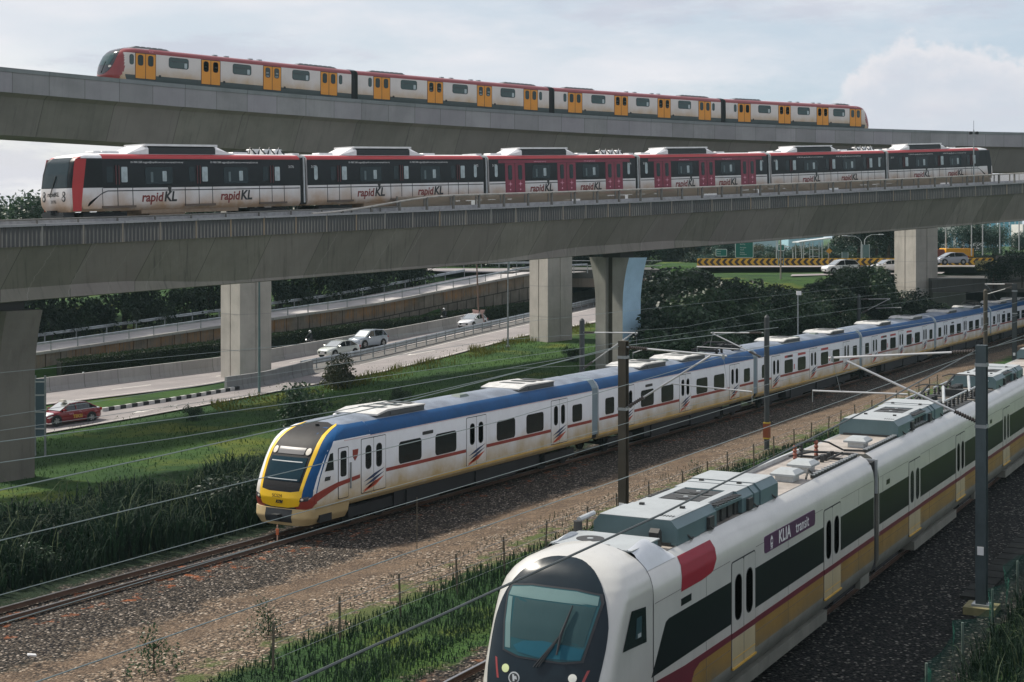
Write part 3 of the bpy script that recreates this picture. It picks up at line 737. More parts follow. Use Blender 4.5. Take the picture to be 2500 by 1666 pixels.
# ================================================================== light rail train on the lower viaduct
LW = paint('train_white_soiled', (.66, .65, .65), .45, var=.08, dirt=(.40, .27, .17), z=(-1.6, .1), amt=1.0)
LBK = paint('train_black', (.008, .011, .014), .4, var=.2, spec=.25); LRD = paint('train_red', (.42, .022, .025), .4, var=.12)
LRF = paint('train_roof_white', (.80, .80, .80), .5, var=.2); MAR = paint('maroon_wrap', (.22, .02, .05), .4, var=.2); PINK = paint('pale_print', (.75, .35, .45), .5)
CLEAR = glass('tinted_window', (.012, .022, .026), .12, .25); SKYG = paint('painted_sky_in_window', (.42, .5, .52), .4, var=.3, vs=4)  # pale colour painted as bright sky showing through the train windows
TXR = paint('logo_red', (.17, .012, .01), .5); TXK = paint('logo_black', (.012, .012, .014), .5); TXW = paint('logo_white', (.7, .7, .7), .5)
hw = 1.36
LP = [(1.15, -1.3, 0), (1.34, -1.08, 0), (hw, -.9, 0), (hw, 0, 1), (hw, 1.66, 2), (1.3, 1.80, 2), (1.1, 1.93, 3), (.7, 2.0, 3), (0, 2.02, 3)]
lt = Train('six-car black and white train with red roof edge on the lower viaduct', LR.at(-18))
t_rapid = textmesh('rapid', .75, TXR, .004, .18, .018); t_KL = textmesh('KL', .80, TXK, .004, .18, .026); RWID = max(v.co.x for v in t_rapid.vertices); KW0 = min(v.co.x for v in t_KL.vertices)
t_info = textmesh('03-7885 2585 suggest@rapidkl.com.my www.myrapid.com.my', .15, TXW, .003)
t_web = textmesh('www.myrapid.com.my', .15, PINK, .003)
def dl(maroon):
    mb = MB(); y = -hw
    if not maroon:
        for x in (-1.04, 0, 1.04): mb.box(x-.025, x+.025, y-.006, y+.01, -1.0, .0, 1)
        for x in (-.13, .08): mb.box(x, x+.06, y-.035, y+.01, .2, 1.28, 4)
        for sx_, mm in ((-.72, 2), (.28, 3)): mb.rrect(sx_, sx_+.42, .32, 1.2, y-.008, y, .06, mm)
        mb.box(-1.1, 1.2, y-.09, y, -1.12, -1.0, 5)
    else:
        for sx_ in (-1.06, .02):
            mb.rrect(sx_, sx_+1.04, -1.0, 1.34, y-.012, y+.01, .04, 4); mb.rrect(sx_+.3, sx_+.74, .1, 1.22, y-.018, y-.01, .12, 1)
            mb.rrect(sx_+.35, sx_+.69, .16, 1.16, y-.024, y-.016, .1, 2)
            for a in range(8):
                c_, s_ = cos(a*pi/4), sin(a*pi/4); r1 = .26 if a % 2 == 0 else .13; cx, cz = sx_+.52, -.2
                n0 = len(mb.v); mb.v += [(cx-s_*.03, y-.02, cz+c_*.03), (cx+c_*r1, y-.02, cz+s_*r1), (cx+s_*.03, y-.02, cz-c_*.03)]; mb.f.append((n0, n0+2, n0+1)); mb.m.append(3)
            mb.rrect(sx_+.46, sx_+.58, -.68, -.56, y-.02, y-.01, .05, 3)
        mb.box(-.02, .02, y-.02, y, -1.0, 1.34, 1); mb.box(-1.2, 1.2, y-.09, y, -1.16, -1.02, 4)
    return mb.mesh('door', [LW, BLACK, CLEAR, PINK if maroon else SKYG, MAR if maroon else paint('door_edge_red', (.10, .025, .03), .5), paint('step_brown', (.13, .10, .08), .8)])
DB, DM = dl(False), dl(True)
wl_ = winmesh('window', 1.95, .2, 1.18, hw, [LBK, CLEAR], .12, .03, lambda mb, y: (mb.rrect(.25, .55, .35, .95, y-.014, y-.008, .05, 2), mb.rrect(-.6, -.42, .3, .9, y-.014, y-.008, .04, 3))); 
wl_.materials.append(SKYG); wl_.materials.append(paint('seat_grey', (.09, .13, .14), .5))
wm_ = wl_.copy(); 
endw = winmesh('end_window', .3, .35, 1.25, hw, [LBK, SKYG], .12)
def lrt_ac(mb):
    L2, w = 4.0, 1.02
    ring = lambda x, h: [(x, -w, 1.96), (x, -w, 1.96+h*.55), (x, -w+.28, 1.96+h), (x, w-.28, 1.96+h), (x, w, 1.96+h*.55), (x, w, 1.96)]
    mb.loft([ring(-L2, .02), ring(-L2+1.5, .58)], 0, True, True); mb.loft([ring(L2-1.5, .58), ring(L2, .02)], 0, True, True)
    ring2 = [(-L2+1.5, -w, 1.96), (-L2+1.5, -w, 2.30), (-L2+1.5, -w+.12, 2.42), (-L2+1.5, w-.12, 2.42), (-L2+1.5, w, 2.30), (-L2+1.5, w, 1.96)]
    mb.loft([ring2, [(L2-1.5, b, c) for a, b, c in ring2]], 1, True, True)
    mb.box(-L2+1.3, L2-1.3, -w+.02, w-.02, 2.425, 2.55, 0)
    for k in range(5): mb.box(-2.1+k*.9, -1.5+k*.9, -.5, .5, 2.55, 2.565, 1)
for x in (0,):
    acm = MB(); lrt_ac(acm); acm = acm.mesh('air_conditioner', [LRF, BLACK])
hat = MB(); hat.box(-.6, .6, -.35, .35, 1.98, 2.12, 0, .04); hat = hat.mesh('roof_hatch', LRF)
def lnose():
    return Nose(LP, [(-1.3, .22), (-.95, .05), (-.6, 0), (0, .05), (.8, .18), (1.5, .42), (1.75, .7), (1.9, 1.2), (2.02, 2.2)], .22, 5, 2.3)
LN = lnose()
def lcab(parent, x, flip, main):
    def T(mb):
        if flip:
            for i, (a, b, c) in enumerate(mb.v): mb.v[i] = (x-a, -b, c)
        return mb
    def add(nm, mb, mats, label=None): return T(mb).build(nm, mats, parent, 40, label=label)
    add('windscreen', LN.patch([(-1.16, .06), (1.16, .06), (1.05, 1.25), (.9, 1.72), (-.9, 1.72), (-1.05, 1.25)], .012), CLEAR)
    mb = MB(); 
    for sg in (-1, 1):
        for z, r_ in ((-.28, .13), (-.56, .16)): LN.patch([(sg*.92+r_*cos(a*pi/6), z+r_*sin(a*pi/6)) for a in range(12)], .02, 0, mb, 2, 1); LN.patch([(sg*.92+r_*.6*cos(a*pi/6), z+r_*.6*sin(a*pi/6)) for a in range(12)], .03, 1, mb, 2, 1)
    add('headlight', mb, [BLACK, paint('lamp_glass', (.45, .42, .4), .2)])
    mb = MB(); p = LN.pt(-.1, .7, .05); q = LN.pt(.25, -.3, .05); mb.tube([q, p], .03, 5); add('wiper', mb, BLACK)
    mb = MB(); mb.box(-.1, .6, -1.0, 1.0, -1.75, -1.3); mb.box(-.35, .1, -.18, .18, -1.45, -1.2); add('coupler', mb, BLACK)
    # sloping red frame and white lower wing on both sides
    mb = MB()
    for sg in (-1, 1):
        y0, y1 = sg*(hw+.006), sg*(hw-.02)
        pr = lambda P, m: mb.prism(P, min(y0, y1), max(y0, y1), m)
        pr([(.30, -1.25), (.85, -1.25), (.86, -.9), (.98, 0), (1.25, 1.66), (.55, 1.66), (.42, 1.2), (.26, 0)], 0)
        pr([(.95, -1.15), (3.0, -1.15), (3.0, -.02), (2.55, -.05), (2.2, -.2), (1.0, -.75), (.9, -.95)], 1)
        y0, y1 = sg*(hw+.012), sg*(hw-.02)
        pr([(1.25, -1.0), (1.33, -1.0), (1.4, -.75), (2.3, -.23), (2.62, -.13), (3.0, -.13), (3.0, -.19), (2.6, -.19), (2.25, -.32), (1.35, -.8)], 2)
    add('cab_side_frame', mb, [LBK if flip else LRD, LW, BLACK])
starts = [(-17.65, -.2)]+[(17.486*k+.42, 17.486*(k+1)-.2) for k in range(4)]+[(17.486*4+.42, 87.2)]
for ci, (s0, s1) in enumerate(starts):
    loc, yaw, pit, L = chord(LR, s0, s1, hw); mb = MB(); cab0, cab1 = ci == 0, ci == 5
    a = 2.3 if cab0 else 0; b = L-2.3 if cab1 else L; body(mb, a, b, LP)
    mf = lambda x, y, z: (2 if z > 1.45 and x < .9 and abs(y) > .9 else 3) if z > 1.72 else ((0 if z < 0 else 1) if x < 1.0 else (0 if z < 0 else (1 if z < 1.66 else (2 if z < 1.93 else 3))))
    if cab0: LN.mesh(mb, mf)
    if cab1:
        m2 = MB(); LN.mesh(m2, mf); m2.v = [(L-x_, -y_, z_) for x_, y_, z_ in m2.v]; mb.add(m2)
    mar = ci in (2, 3)
    c = lt.car(mb, [LW, LBK, LRD, LRF], loc, yaw, pit, label=('carriage with maroon doors' if mar else None))
    if cab0: lcab(c, 0, False, True)
    if cab1: lcab(c, L, True, False)
    ds = [3.3, 9.17, 15.02] if cab0 else ([2.75, 8.5, 14.2] if not cab1 else [2.3, 7.9, 13.2])
    for d in ds: both('door', DM if mar else DB, c, d, False)
    for d in [(ds[0]+ds[1])/2, (ds[1]+ds[2])/2]: inst('window', wl_, c, (d, 0, 0))
    if not cab1 and not cab0: inst('end_window', endw, c, (.75, 0, 0)); inst('end_window', endw, c, (L-.85, 0, 0))
    st = lambda mb: (mb.box(3.0 if cab0 else .05, L-(3.0 if cab1 else .05), -hw-.005, -hw+.01, -.19, -.13), mb.box(3.0 if cab0 else .05, L-(3.0 if cab1 else .05), -hw-.03, -hw+.01, 1.6, 1.66, 0))
    part('waist_stripe', st, BLACK, c)
    if mar: part('maroon_band', lambda mb: mb.box(1.0, L-.7, -hw-.008, -hw+.01, 1.36, 1.6), MAR, c)
    for w in (0, 1):
        xw = (ds[w]+ds[w+1])/2
        tx = inst('logo', t_rapid, c, (xw-1.3, -hw-.006, -.80)); tk = inst('logo', t_KL, c, (xw-1.3+RWID-KW0+.03, -hw-.006, -.80))
        if w == 0: part('logo_figure', lambda mb: (mb.rrect(xw+.62, xw+.88, -.1, -.3+.4, -hw-.01, -hw, .03), mb.prism([(xw+.66, -.1), (xw+.84, -.1), (xw+.86, -.3), (xw+.7, -.3)], -hw-.01, -hw)) , TXK, c)
        inst('small_print', t_web if mar else t_info, c, (xw-(.8 if mar else 2.0), -hw-.01, 1.42))
    for xx, s_ in ((L-1.0, 0), (.35, 1)):
        if (cab0 and s_ == 1) or (cab1 and s_ == 0): continue
        num = {0: '3176', 1: '3175', 2: '3174', 3: '3173', 4: '3172', 5: '3171'}[ci]
        inst('fleet_number', textmesh(num, .24, TXW, .003), c, (xx-(.0 if s_ == 0 else 0), -hw-.008, 1.12))
    acx = {0: 8.3, 1: 7.2, 2: 6.4, 3: 6.4, 4: 6.6, 5: 6.2}[ci]
    inst('air_conditioner', acm, c, (acx, 0, 0))
    for hx in (acx-4.9, acx+4.8): inst('roof_hatch', hat, c, (hx, -.3, 0))
    if cab0: inst('roof_hatch', hat, c, (2.9, -.2, 0))
    if ci in (0, 2, 4):
        def res(mb):
            for k in range(3): mb.box(L-3.2+k*.95, L-2.6+k*.95, -.5, .1, 2.02, 2.34, 0, .05)
            for k in range(4): mb.tube([(L-3.6+k*.8, -.6, 2.0), (L-3.3+k*.8, -.4, 2.42), (L-3.0+k*.8, -.6, 2.0)], .05, 6, 1)
            mb.box(L-4.2, L-3.5, -.4, .3, 2.02, 2.22, 1)
        part('roof_equipment', res, [LRF, BLACK], c)
    bogie(c, 2.6, -2.1, hw, DK); bogie(c, L-2.6, -2.1, hw, DK)
    part('underfloor_equipment', lambda mb: (mb.box(5.0, 12.3, -1.25, 1.25, -1.5, -1.28), mb.box(5.6, 8.2, -1.2, 1.2, -1.8, -1.5)), paint('underfloor_tan', (.3, .22, .15), .8, var=.3) if ci == 0 else bpy.data.materials['underfloor_tan'], c)
    if ci < 5:
        def gw(mb): mb.box(L+.02, L+.6, -hw+.12, hw-.12, -1.2, 1.78); mb.box(L+.36, L+.46, -hw+.04, hw-.04, -1.1, 1.85, 1); mb.box(L+.0, L+.6, -.7, .7, 1.78, 2.1, 2)
        part('gangway', gw, [DK, PALE, LRF], c)
def fr(mb):
    for m_, dx in ((t_rapid, 0),): pass
c0 = [o for o in lt.root.children][0]
tf = inst('logo', textmesh('rapidKL', .34, TXK, .004, .15, .006), c0, (-.02, .55, -.42), (0, 0, -pi/2)); inst('fleet_number', textmesh('3176', .24, TXK, .004), c0, (-.02, .25, -.8), (0, 0, -pi/2))

# ================================================================== metro train on the upper viaduct
hw = 1.5
MW = paint('metro_ivory', (.60, .57, .54), .4, var=.08, dirt=(.42, .28, .12), z=(-.2, 1.3), amt=.75)
MGY = paint('metro_skirt_grey', (.06, .08, .08), .6, var=.2); MRD = paint('metro_red', (.22, .014, .016), .28, var=.12, coat=.4); MYL = paint('door_orange_yellow', (.66, .27, .02), .45, var=.06)
MRF = paint('metro_roof', (.62, .63, .66), .4, var=.15); MGL = glass('teal_window', (.01, .035, .035), .06)
MP = [(1.35, -.7, 0), (hw, -.45, 0), (hw, .3, 1), (hw, 1.97, 2), (1.46, 2.14, 2), (1.3, 2.30, 2), (1.05, 2.40, 3), (.6, 2.47, 3), (0, 2.5, 3)]
mt = Train('four-car ivory and red train with yellow doors on the upper viaduct', MR.at(-24.5))
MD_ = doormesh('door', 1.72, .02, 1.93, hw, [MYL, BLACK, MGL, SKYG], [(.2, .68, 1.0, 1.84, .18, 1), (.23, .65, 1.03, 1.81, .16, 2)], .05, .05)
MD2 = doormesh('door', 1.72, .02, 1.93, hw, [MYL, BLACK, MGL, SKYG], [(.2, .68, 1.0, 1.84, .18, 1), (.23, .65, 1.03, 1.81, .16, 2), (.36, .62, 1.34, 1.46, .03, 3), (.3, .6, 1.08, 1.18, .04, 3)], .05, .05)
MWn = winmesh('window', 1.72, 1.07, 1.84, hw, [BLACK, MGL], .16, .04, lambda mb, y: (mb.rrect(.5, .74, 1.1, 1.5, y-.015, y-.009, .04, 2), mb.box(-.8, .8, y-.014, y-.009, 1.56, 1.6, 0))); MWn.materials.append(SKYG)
MEw = winmesh('end_window', .32, 1.05, 1.8, hw, [BLACK, MGL], .14)
MN_ = Nose(MP, [(-.7, .5), (-.1, .08), (.15, .0), (.5, .04), (.9, .14), (1.3, .30), (1.7, .52), (2.0, .78), (2.2, 1.05), (2.36, 1.5), (2.44, 2.1), (2.5, 3.0)], 1.25, 2.4, 3.5)
def mcab(parent, L, flip):
    def add(nm, mb, mats):
        if flip: mb.v = [(L-a, -b, c) for a, b, c in mb.v]
        return mb.build(nm, mats, parent, 40)
    MK = glass('nose_black', (.02, .022, .026), .1, .6)
    add('nose_mask', MN_.patch(superell(0, 1.35, 1.12, 1.12, 2.6), .012), MK)
    add('windscreen', MN_.patch([(-.85, .95), (.85, .95), (.95, 1.5), (.8, 1.9), (-.8, 1.9), (-.95, 1.5)], .03), MGL)
    mb = MB()
    for sg in (-1, 1): MN_.patch([(sg*.9+.12*cos(a*pi/5), .82+.09*sin(a*pi/5)) for a in range(10)], .03, 0, mb, 2, 1)
    add('headlight', mb, paint('lamp_pale', (.7, .68, .62), .2))
    mb = MB(); mb.tube([MN_.pt(-.1, .35, .05), MN_.pt(-.35, 1.2, .05)], .03, 5); add('wiper', mb, BLACK)
def mmf(x, y, z):
    if z < .28 and x > 2.0: return 0
    if z > 2.36: return 3 if x > 2.0 else 2
    if z > 1.97: return 2
    return 2 if x < 1.2-.6*max(0, .6-z) else 1
MS = [(-23.35, -.35)]+[(22.828*k+.35, 22.828*(k+1)-.35) for k in range(2)]+[(22.828*2+.35, 67.6)]
for ci, (s0, s1) in enumerate(MS):
    loc, yaw, pit, L = chord(MR, s0, s1, hw); mb = MB(); a = 3.5 if ci == 0 else 0; b = L-3.5 if ci == 3 else L; body(mb, a, b, MP)
    if ci == 0: MN_.mesh(mb, mmf)
    if ci == 3: m2 = MB(); MN_.mesh(m2, mmf); m2.v = [(L-x_, -y_, z_) for x_, y_, z_ in m2.v]; mb.add(m2)
    c = mt.car(mb, [MGY, MW, MRD, MRF], loc, yaw, pit)
    if ci == 0: mcab(c, L, False)
    if ci == 3: mcab(c, L, True)
    if ci == 0: ds = [x+23.35 for x in (-20.35, -14.5, -8.6, -2.77)]
    elif ci == 3: ds = [x-45.656-.35 for x in (48.55, 54.25, 59.85, 65.35-.5)]
    else: ds = [2.53, 8.4, 14.13, 19.8]
    for k, d in enumerate(ds): inst('door', MD_ if k in (0, 3) else MD2, c, (d, 0, 0))
    for k in range(3): inst('window', MWn, c, ((ds[k]+ds[k+1])/2, 0, 0))
    for d in ([ds[3]+1.25] if ci == 0 else [ds[0]-1.25, ds[3]+1.25] if ci < 3 else [ds[0]-1.25]): inst('end_window', MEw, c, (d, 0, 0))
    if ci == 0:
        inst('end_window', MEw, c, (ds[0]-1.2, 0, 0))
        pass
    def rf(mb, w_):
        for xa, xb in [((1.3 if ci else 1.9, 5.6), (L-5.6, L-(1.0 if ci < 3 else 2.9)))[w_]]:
            ring = lambda x, h, w: [(x, -w, 2.28), (x, -w+.12, 2.28+h), (x, w-.12, 2.28+h), (x, w, 2.28)]
            mb.loft([ring(xa, .08, 1.1), ring(xa+.5, .24, 1.1), ring(xb-.5, .24, 1.1), ring(xb, .08, 1.1)], 0, True, True)
            k = xa+.6
            while k < xb-.6: mb.box(k, k+.32, -.9, .9, 2.52, 2.56, 1); k += .5
    for w_ in (0, 1): part('roof_unit', lambda mb: rf(mb, w_), [paint('roof_unit_grey', (.16, .17, .17), .6, var=.3) if ci+w_ == 0 else bpy.data.materials['roof_unit_grey'], BLACK], c)
    for x in (9.5, 10.6, 12.9, 13.8): part('roof_vent', lambda mb: mb.box(x, x+.35, -.9, -.6, 2.4, 2.52), STEEL, c)
    for d in ds[:3]: part('jack_point', lambda mb: mb.rrect(d+1.15, d+1.35, .2, .4, -hw-.02, -hw+.01, .04), BLACK, c)
    if ci in (0, 3): inst('fleet_number', textmesh('2110', .2, PINK, .003), c, ((3.3 if ci == 0 else L-2.9), -hw+.03, 2.04))
    if ci < 3: part('gangway', lambda mb: (mb.box(L+.02, L+.72, -hw+.15, hw-.15, -.6, 2.3), mb.box(L+.0, L+.72, -.9, .9, 2.3, 2.46, 1)), [DK, GREYR], c)

# ================================================================== commuter train (blue roof edge)
hw = 1.4
CW = paint('commuter_white', (.72, .76, .80), .4, var=.08, dirt=(.42, .32, .16), z=(.3, 2.0), amt=1.1)
CB = paint('commuter_blue', (.002, .068, .20), .5, var=.25, vs=.8, spec=.2); CR = paint('commuter_red', (.24, .03, .02), .45, var=.1); CY = paint('commuter_yellow', (.80, .50, .008), .4, var=.05)
CRF = paint('commuter_roof', (.22, .26, .32), .55, var=.45, vs=.9); CDK = paint('sooty_black', (.009, .009, .011), .6, var=.5, vs=1.5, spec=.25); GOLD = paint('gold_line', (.55, .34, .06), .5)
CP = [(1.2, .45, 0), (1.37, .62, 0), (hw, .8, 0), (hw, 3.0, 2), (1.37, 3.16, 2), (1.26, 3.36, 2), (1.08, 3.50, 3), (.6, 3.64, 3), (0, 3.68, 3)]
ct = Train('six-car white commuter train with blue roof edge and yellow nose', M(MS0-24, M0-1.4, -.45))
LBL = paint('door_art_blue', (.01, .03, .09), .5); LRD2 = paint('door_art_red', (.45, .07, .03), .5)
def cart(mb, y):
    for (x, z, w, m) in ((-.66, 1.22, 1.4, 3), (-.6, 1.06, 1.3, 3), (-.72, .88, 1.3, 4), (-.35, .9, 1.05, 4), (-.74, .8, .9, 4)):
        mb.prism([(x, z), (x+w*.45, z+.10), (x+w, z+.40), (x+w*.5, z+.25)], y-.02, y-.008, m)
CD = doormesh('door', 1.62, .80, 2.88, hw, [CW, BLACK, GLS, LBL, LRD2], [(.16, .56, 1.68, 2.62, .17, 1), (.19, .53, 1.71, 2.59, .15, 2)], .03, .06, .04, cart)
CWn = winmesh('window', 1.62, 1.6, 2.46, hw, [BLACK, GLS], .14, .02); CWs = winmesh('small_window', 1.0, 1.65, 2.46, hw, [BLACK, GLS], .12, .02)
def comm_ac(mb):
    ring = lambda x, h, w: [(x, -w, 3.52), (x, -w, 3.48+h), (x, w, 3.48+h), (x, w, 3.52)]
    mb.loft([ring(-1.75, .1, .95), ring(-1.1, .26, 1.02), ring(1.6, .26, 1.02), ring(1.7, .1, .95)], 1, True, True)
    mb.prism([(-1.85, 3.62), (-1.1, 3.74), (1.5, 3.74), (1.65, 3.70), (1.65, 3.78), (-1.1, 3.82), (-1.85, 3.69)], -1.04, 1.04, 0)
    for k in (-.9, .2, 1.1): mb.box(k, k+.42, -.6, .6, 3.815, 3.83, 1)
    mb.box(-.9, 1.4, -1.06, -1.0, 3.58, 3.7, 1)
AC2 = MB(); comm_ac(AC2); AC2 = AC2.mesh('air_conditioner', [paint('ac_cover_white', (.60, .60, .58), .5, var=.3, vs=2), paint('ac_side_dark', (.07, .08, .085), .7, var=.3)])
CH_ = MB(); CH_.loft([[(-.45, -.3, 3.6), (.45, -.3, 3.6), (.45, .3, 3.6), (-.45, .3, 3.6)], [(-.3, -.2, 3.76), (.3, -.2, 3.76), (.3, .2, 3.76), (-.3, .2, 3.76)]], 0, True, True); CH_ = CH_.mesh('roof_hatch', paint('hatch_green_grey', (.16, .2, .18), .7))
CN = Nose(CP, [(.45, .1), (.75, .04), (1.0, 0), (1.35, .06), (1.8, .25), (2.3, .52), (2.7, .8), (3.0, 1.1), (3.25, 1.5), (3.45, 2.1), (3.6, 2.8), (3.68, 3.6)], .58, 2.8, 3.9)
CS = Nose([(1.12, .0, 0), (1.28, .25, 0), (1.345, .62, 0)], [(0, .02), (.3, -.08), (.62, .0)], .5, 3.0, 2.6)
def cmf(x, y, z):
    if z > 3.5: return 3
    if z > 3.0 and x > 1.3: return 2
    if z < .8: return 0
    return 0
x0n = -23.6
clen = 22.607
def cplace(sx): return M(MS0+sx, M0-1.4, 0)
for ci in range(6):
    s0 = x0n if ci == 0 else clen*ci-clen+.2; s1 = clen*(ci)-.32 if ci else -.0
    s1 = clen*ci-.55; L = s1-s0; mb = MB(); body(mb, 3.9 if ci == 0 else 0, L, CP)
    if ci == 0: CN.mesh(mb, cmf)
    c = ct.car(mb, [CW, CW, CB, CRF], cplace(s0), pi/2-AM, 0)
    if ci == 0: ds = [x-x0n for x in (-19.48, -11.73, -4.05)]; ws = [x-x0n for x in (-16.9, -14.2, -9.15, -6.45)]; sw = [-2.17-x0n]
    else:
        q = clen*ci-clen; ds = [3.35, 10.98, 18.6]; ws = [5.85, 8.5, 13.45, 16.1]; sw = [1.25, 20.7]
    for d in ds: inst('door', CD, c, (d, 0, 0))
    for d in ws: inst('window', CWn, c, (d, 0, 0))
    for d in sw: inst('end_window', CWs, c, (d, 0, 0))
    def stripe(mb):
        xs_ = [(6.2 if ci == 0 else .05)]+[v for d in ds for v in (d-.86, d+.86)]+[L-.05]
        if ci == 0: xs_ = xs_[2:]
        for i in range(0, len(xs_), 2): mb.box(xs_[i], xs_[i+1], -hw-.006, -hw+.01, 1.41, 1.55)
    part('red_stripe', stripe, CR, c)
    part('gold_line', lambda mb: (mb.box(4.0 if ci == 0 else .05, L-.05, -hw-.02, -hw+.02, .7, .74), mb.box(2.2 if ci == 0 else .05, L-.05, -hw-.012, -hw+.02, 2.965, 2.995, 1)), [GOLD, paint('pink_white_line', (.6, .45, .47), .5) if ci == 0 else bpy.data.materials['pink_white_line']], c)
    if ci in (2, 3):
        for d in ws[:3]: part('advert_panel', lambda mb: mb.box(d-.8, d+.8, -hw-.006, -hw, 2.62, 2.78), bpy.data.materials.get('advert_red') or paint('advert_red', (.4, .06, .06), .5), c)
        for d in ws[::2]: part('advert_panel', lambda mb: mb.box(d+1.02, d+1.2, -hw-.006, -hw, 1.75, 2.1), bpy.data.materials['advert_red'], c)
    part('destination_display', lambda mb: mb.rrect(5.6, 6.5, 2.62, 2.76, -hw-.01, -hw, .03) if ci else mb.rrect(7.6, 8.4, 2.56, 2.70, -hw-.01, -hw, .03), BLACK, c)
    for ax_ in ([x-x0n for x in (-16.9, -5.5)] if ci == 0 else ([7.5, 13.2] if ci == 1 else [7.6, 17.6])):
        inst('air_conditioner', AC2, c, (ax_, 0, 0))
    for hx in ([x-x0n for x in (-11.2,)] if ci == 0 else [10.4, 14.6 if ci > 1 else 16.0]): inst('roof_hatch', CH_, c, (hx, -.2, 0))
    if ci in (1, 4):
        def pan(mb):
            for x in (17.2, 21.0): mb.box(x, x+.15, -.9, .9, 3.7, 3.85)
            mb.tube([(17.3, -.5, 3.85), (19.2, -.6, 4.15), (21.1, -.6, 3.95)], .04, 5); mb.tube([(17.3, .5, 3.85), (19.2, .6, 4.15), (21.1, .6, 3.95)], .04, 5)
            for x in (18.9, 19.2): mb.tube([(x, -.85, 4.08), (x, -.6, 4.2), (x, .6, 4.2), (x, .85, 4.08)], .03, 5)
            for x in (17.4, 18.2, 20.0, 21.0): mb.tube([(x, -.7, 3.6), (x, -.7, 3.9)], .09, 8); mb.tube([(x, .7, 3.6), (x, .7, 3.9)], .09, 8)
            mb.box(20.2, 21.2, -.7, .5, 3.62, 3.95)
        part('pantograph', pan, DK, c)
    bogie(c, 3.0 if ci else 4.3, -.45, hw, DK); bogie(c, L-3.0, -.45, hw, DK)
    part('underfloor_equipment', lambda mb: (mb.box(5.8, L-5.2, -1.22, 1.22, -.1, .5), mb.box(6.6, 9.0, -1.3, 1.3, -.2, .45), mb.box(12.0, 15.5, -1.3, 1.3, -.15, .45)), DK, c)
    if ci < 5: part('gangway', lambda mb: (mb.box(L+.0, L+.75, -hw+.16, hw-.16, .55, 3.2), mb.prism([(-1.36, .75), (1.36, .75), (1.36, 3.1), (1.08, 3.5), (-1.08, 3.5), (-1.36, 3.1)], L+.06, L+.69, 1, 'x')), [DK, paint('bellows_grey', (.17, .23, .26), .7) if ci == 0 else bpy.data.materials['bellows_grey']], c)
    if ci == 0:
        def ad(nm, mb, m, lab=None): return mb.build(nm, m, c, 40, label=lab)
        # colour bands round the cab: outer blue, inner yellow, black mask, all following the shell
        inner = [(-.88, 1.30), (-.93, 1.8), (-.96, 2.3), (-.96, 2.7), (-.92, 3.05), (-.85, 3.28), (-.78, 3.42), (-.7, 3.54)]
        mid = [(-.98, 1.0), (-1.04, 1.6), (-1.1, 2.2), (-1.12, 2.65), (-1.08, 3.0), (-1.02, 3.22), (-.95, 3.36), (-.86, 3.49)]
        outer = [(-1.396, 1.1), (-1.396, 1.7), (-1.396, 2.2), (-1.396, 2.6), (-1.393, 2.92), (-1.35, 3.14), (-1.24, 3.3), (-1.08, 3.44)]
        for sg in (1, -1):
            f = lambda P: [(a*sg, b) for a, b in P]
            ad('nose_band', CN.strip(f(mid), f(outer), .010), CB if sg > 0 else CW, 'blue nose band' if sg > 0 else 'cream nose edge'); ad('nose_band', CN.strip(f(inner), f(mid), .014), CY, 'yellow nose band')
            ad('red_swoosh', CN.strip([(sg*.72, .78), (sg*.98, .92), (sg*1.25, 1.0), (sg*1.396, 1.2)], [(sg*.62, .56), (sg*1.0, .60), (sg*1.3, .68), (sg*1.396, .84)], .016), CR)
        ad('black_mask', CN.patch([(-.88, 1.3), (-.5, 1.24), (.5, 1.24), (.88, 1.3), (.94, 1.8), (.97, 2.4), (.95, 2.85), (.88, 3.2), (.7, 3.5), (.3, 3.56), (-.3, 3.56), (-.7, 3.5), (-.88, 3.2), (-.95, 2.85), (-.97, 2.4), (-.94, 1.8)], .012, c=(0, 2.4)), CDK)
        ad('windscreen', CN.patch([(-.8, 1.62), (.8, 1.62), (.85, 2.0), (.84, 2.45), (-.84, 2.45), (-.85, 2.0)], .026), glass('windscreen_teal', (.004, .018, .027), .15, .2))
        ad('windscreen_bar', CN.strip([(-.7, 2.28), (.75, 2.28)], [(-.7, 2.31), (.75, 2.31)], .034), PALE); ad('windscreen_bar', CN.strip([(-.7, 1.66), (.7, 1.66)], [(-.7, 1.69), (.7, 1.69)], .034), PALE)
        ad('destination_display', CN.patch([(-.62, 2.55), (.62, 2.55), (.62, 2.78), (-.62, 2.78)], .03), paint('display_grey', (.12, .12, .125), .4))
        ad('yellow_nose', CN.patch([(-.99, 1.31), (-.5, 1.235), (.5, 1.235), (.99, 1.31), (.96, .95), (.85, .74), (.4, .66), (-.4, .66), (-.85, .74), (-.96, .95)], .02), CY)
        for sg in (-1, 1):
            mb2 = CN.patch([(sg*.78+.11*cos(a*pi/6), 2.66+.12*sin(a*pi/6)) for a in range(12)], .04, 0, None, 2, 1); ad('marker_lamp', mb2, paint('lamp_cream', (.75, .7, .6), .3) if sg < 0 else bpy.data.materials['lamp_cream'])
            mb2 = CN.patch([(sg*.9, .90), (sg*1.22, .96), (sg*1.25, 1.12), (sg*.95, 1.06)], .03, 0, None, 2, 2); ad('headlight', mb2, [paint('lamp_housing', (.05, .05, .06), .2) if sg < 0 else bpy.data.materials['lamp_housing']])
            mb2 = CN.patch([(sg*1.02+.05*cos(a*pi/5), 1.0+.04*sin(a*pi/5)) for a in range(10)], .045, 0, None, 2, 1); ad('lamp_lens', mb2, bpy.data.materials['lamp_cream'])
        ad('coupler_opening', CN.patch([(-.75, .68), (.75, .68), (.75, .5), (-.75, .5)], .018), BLACK)
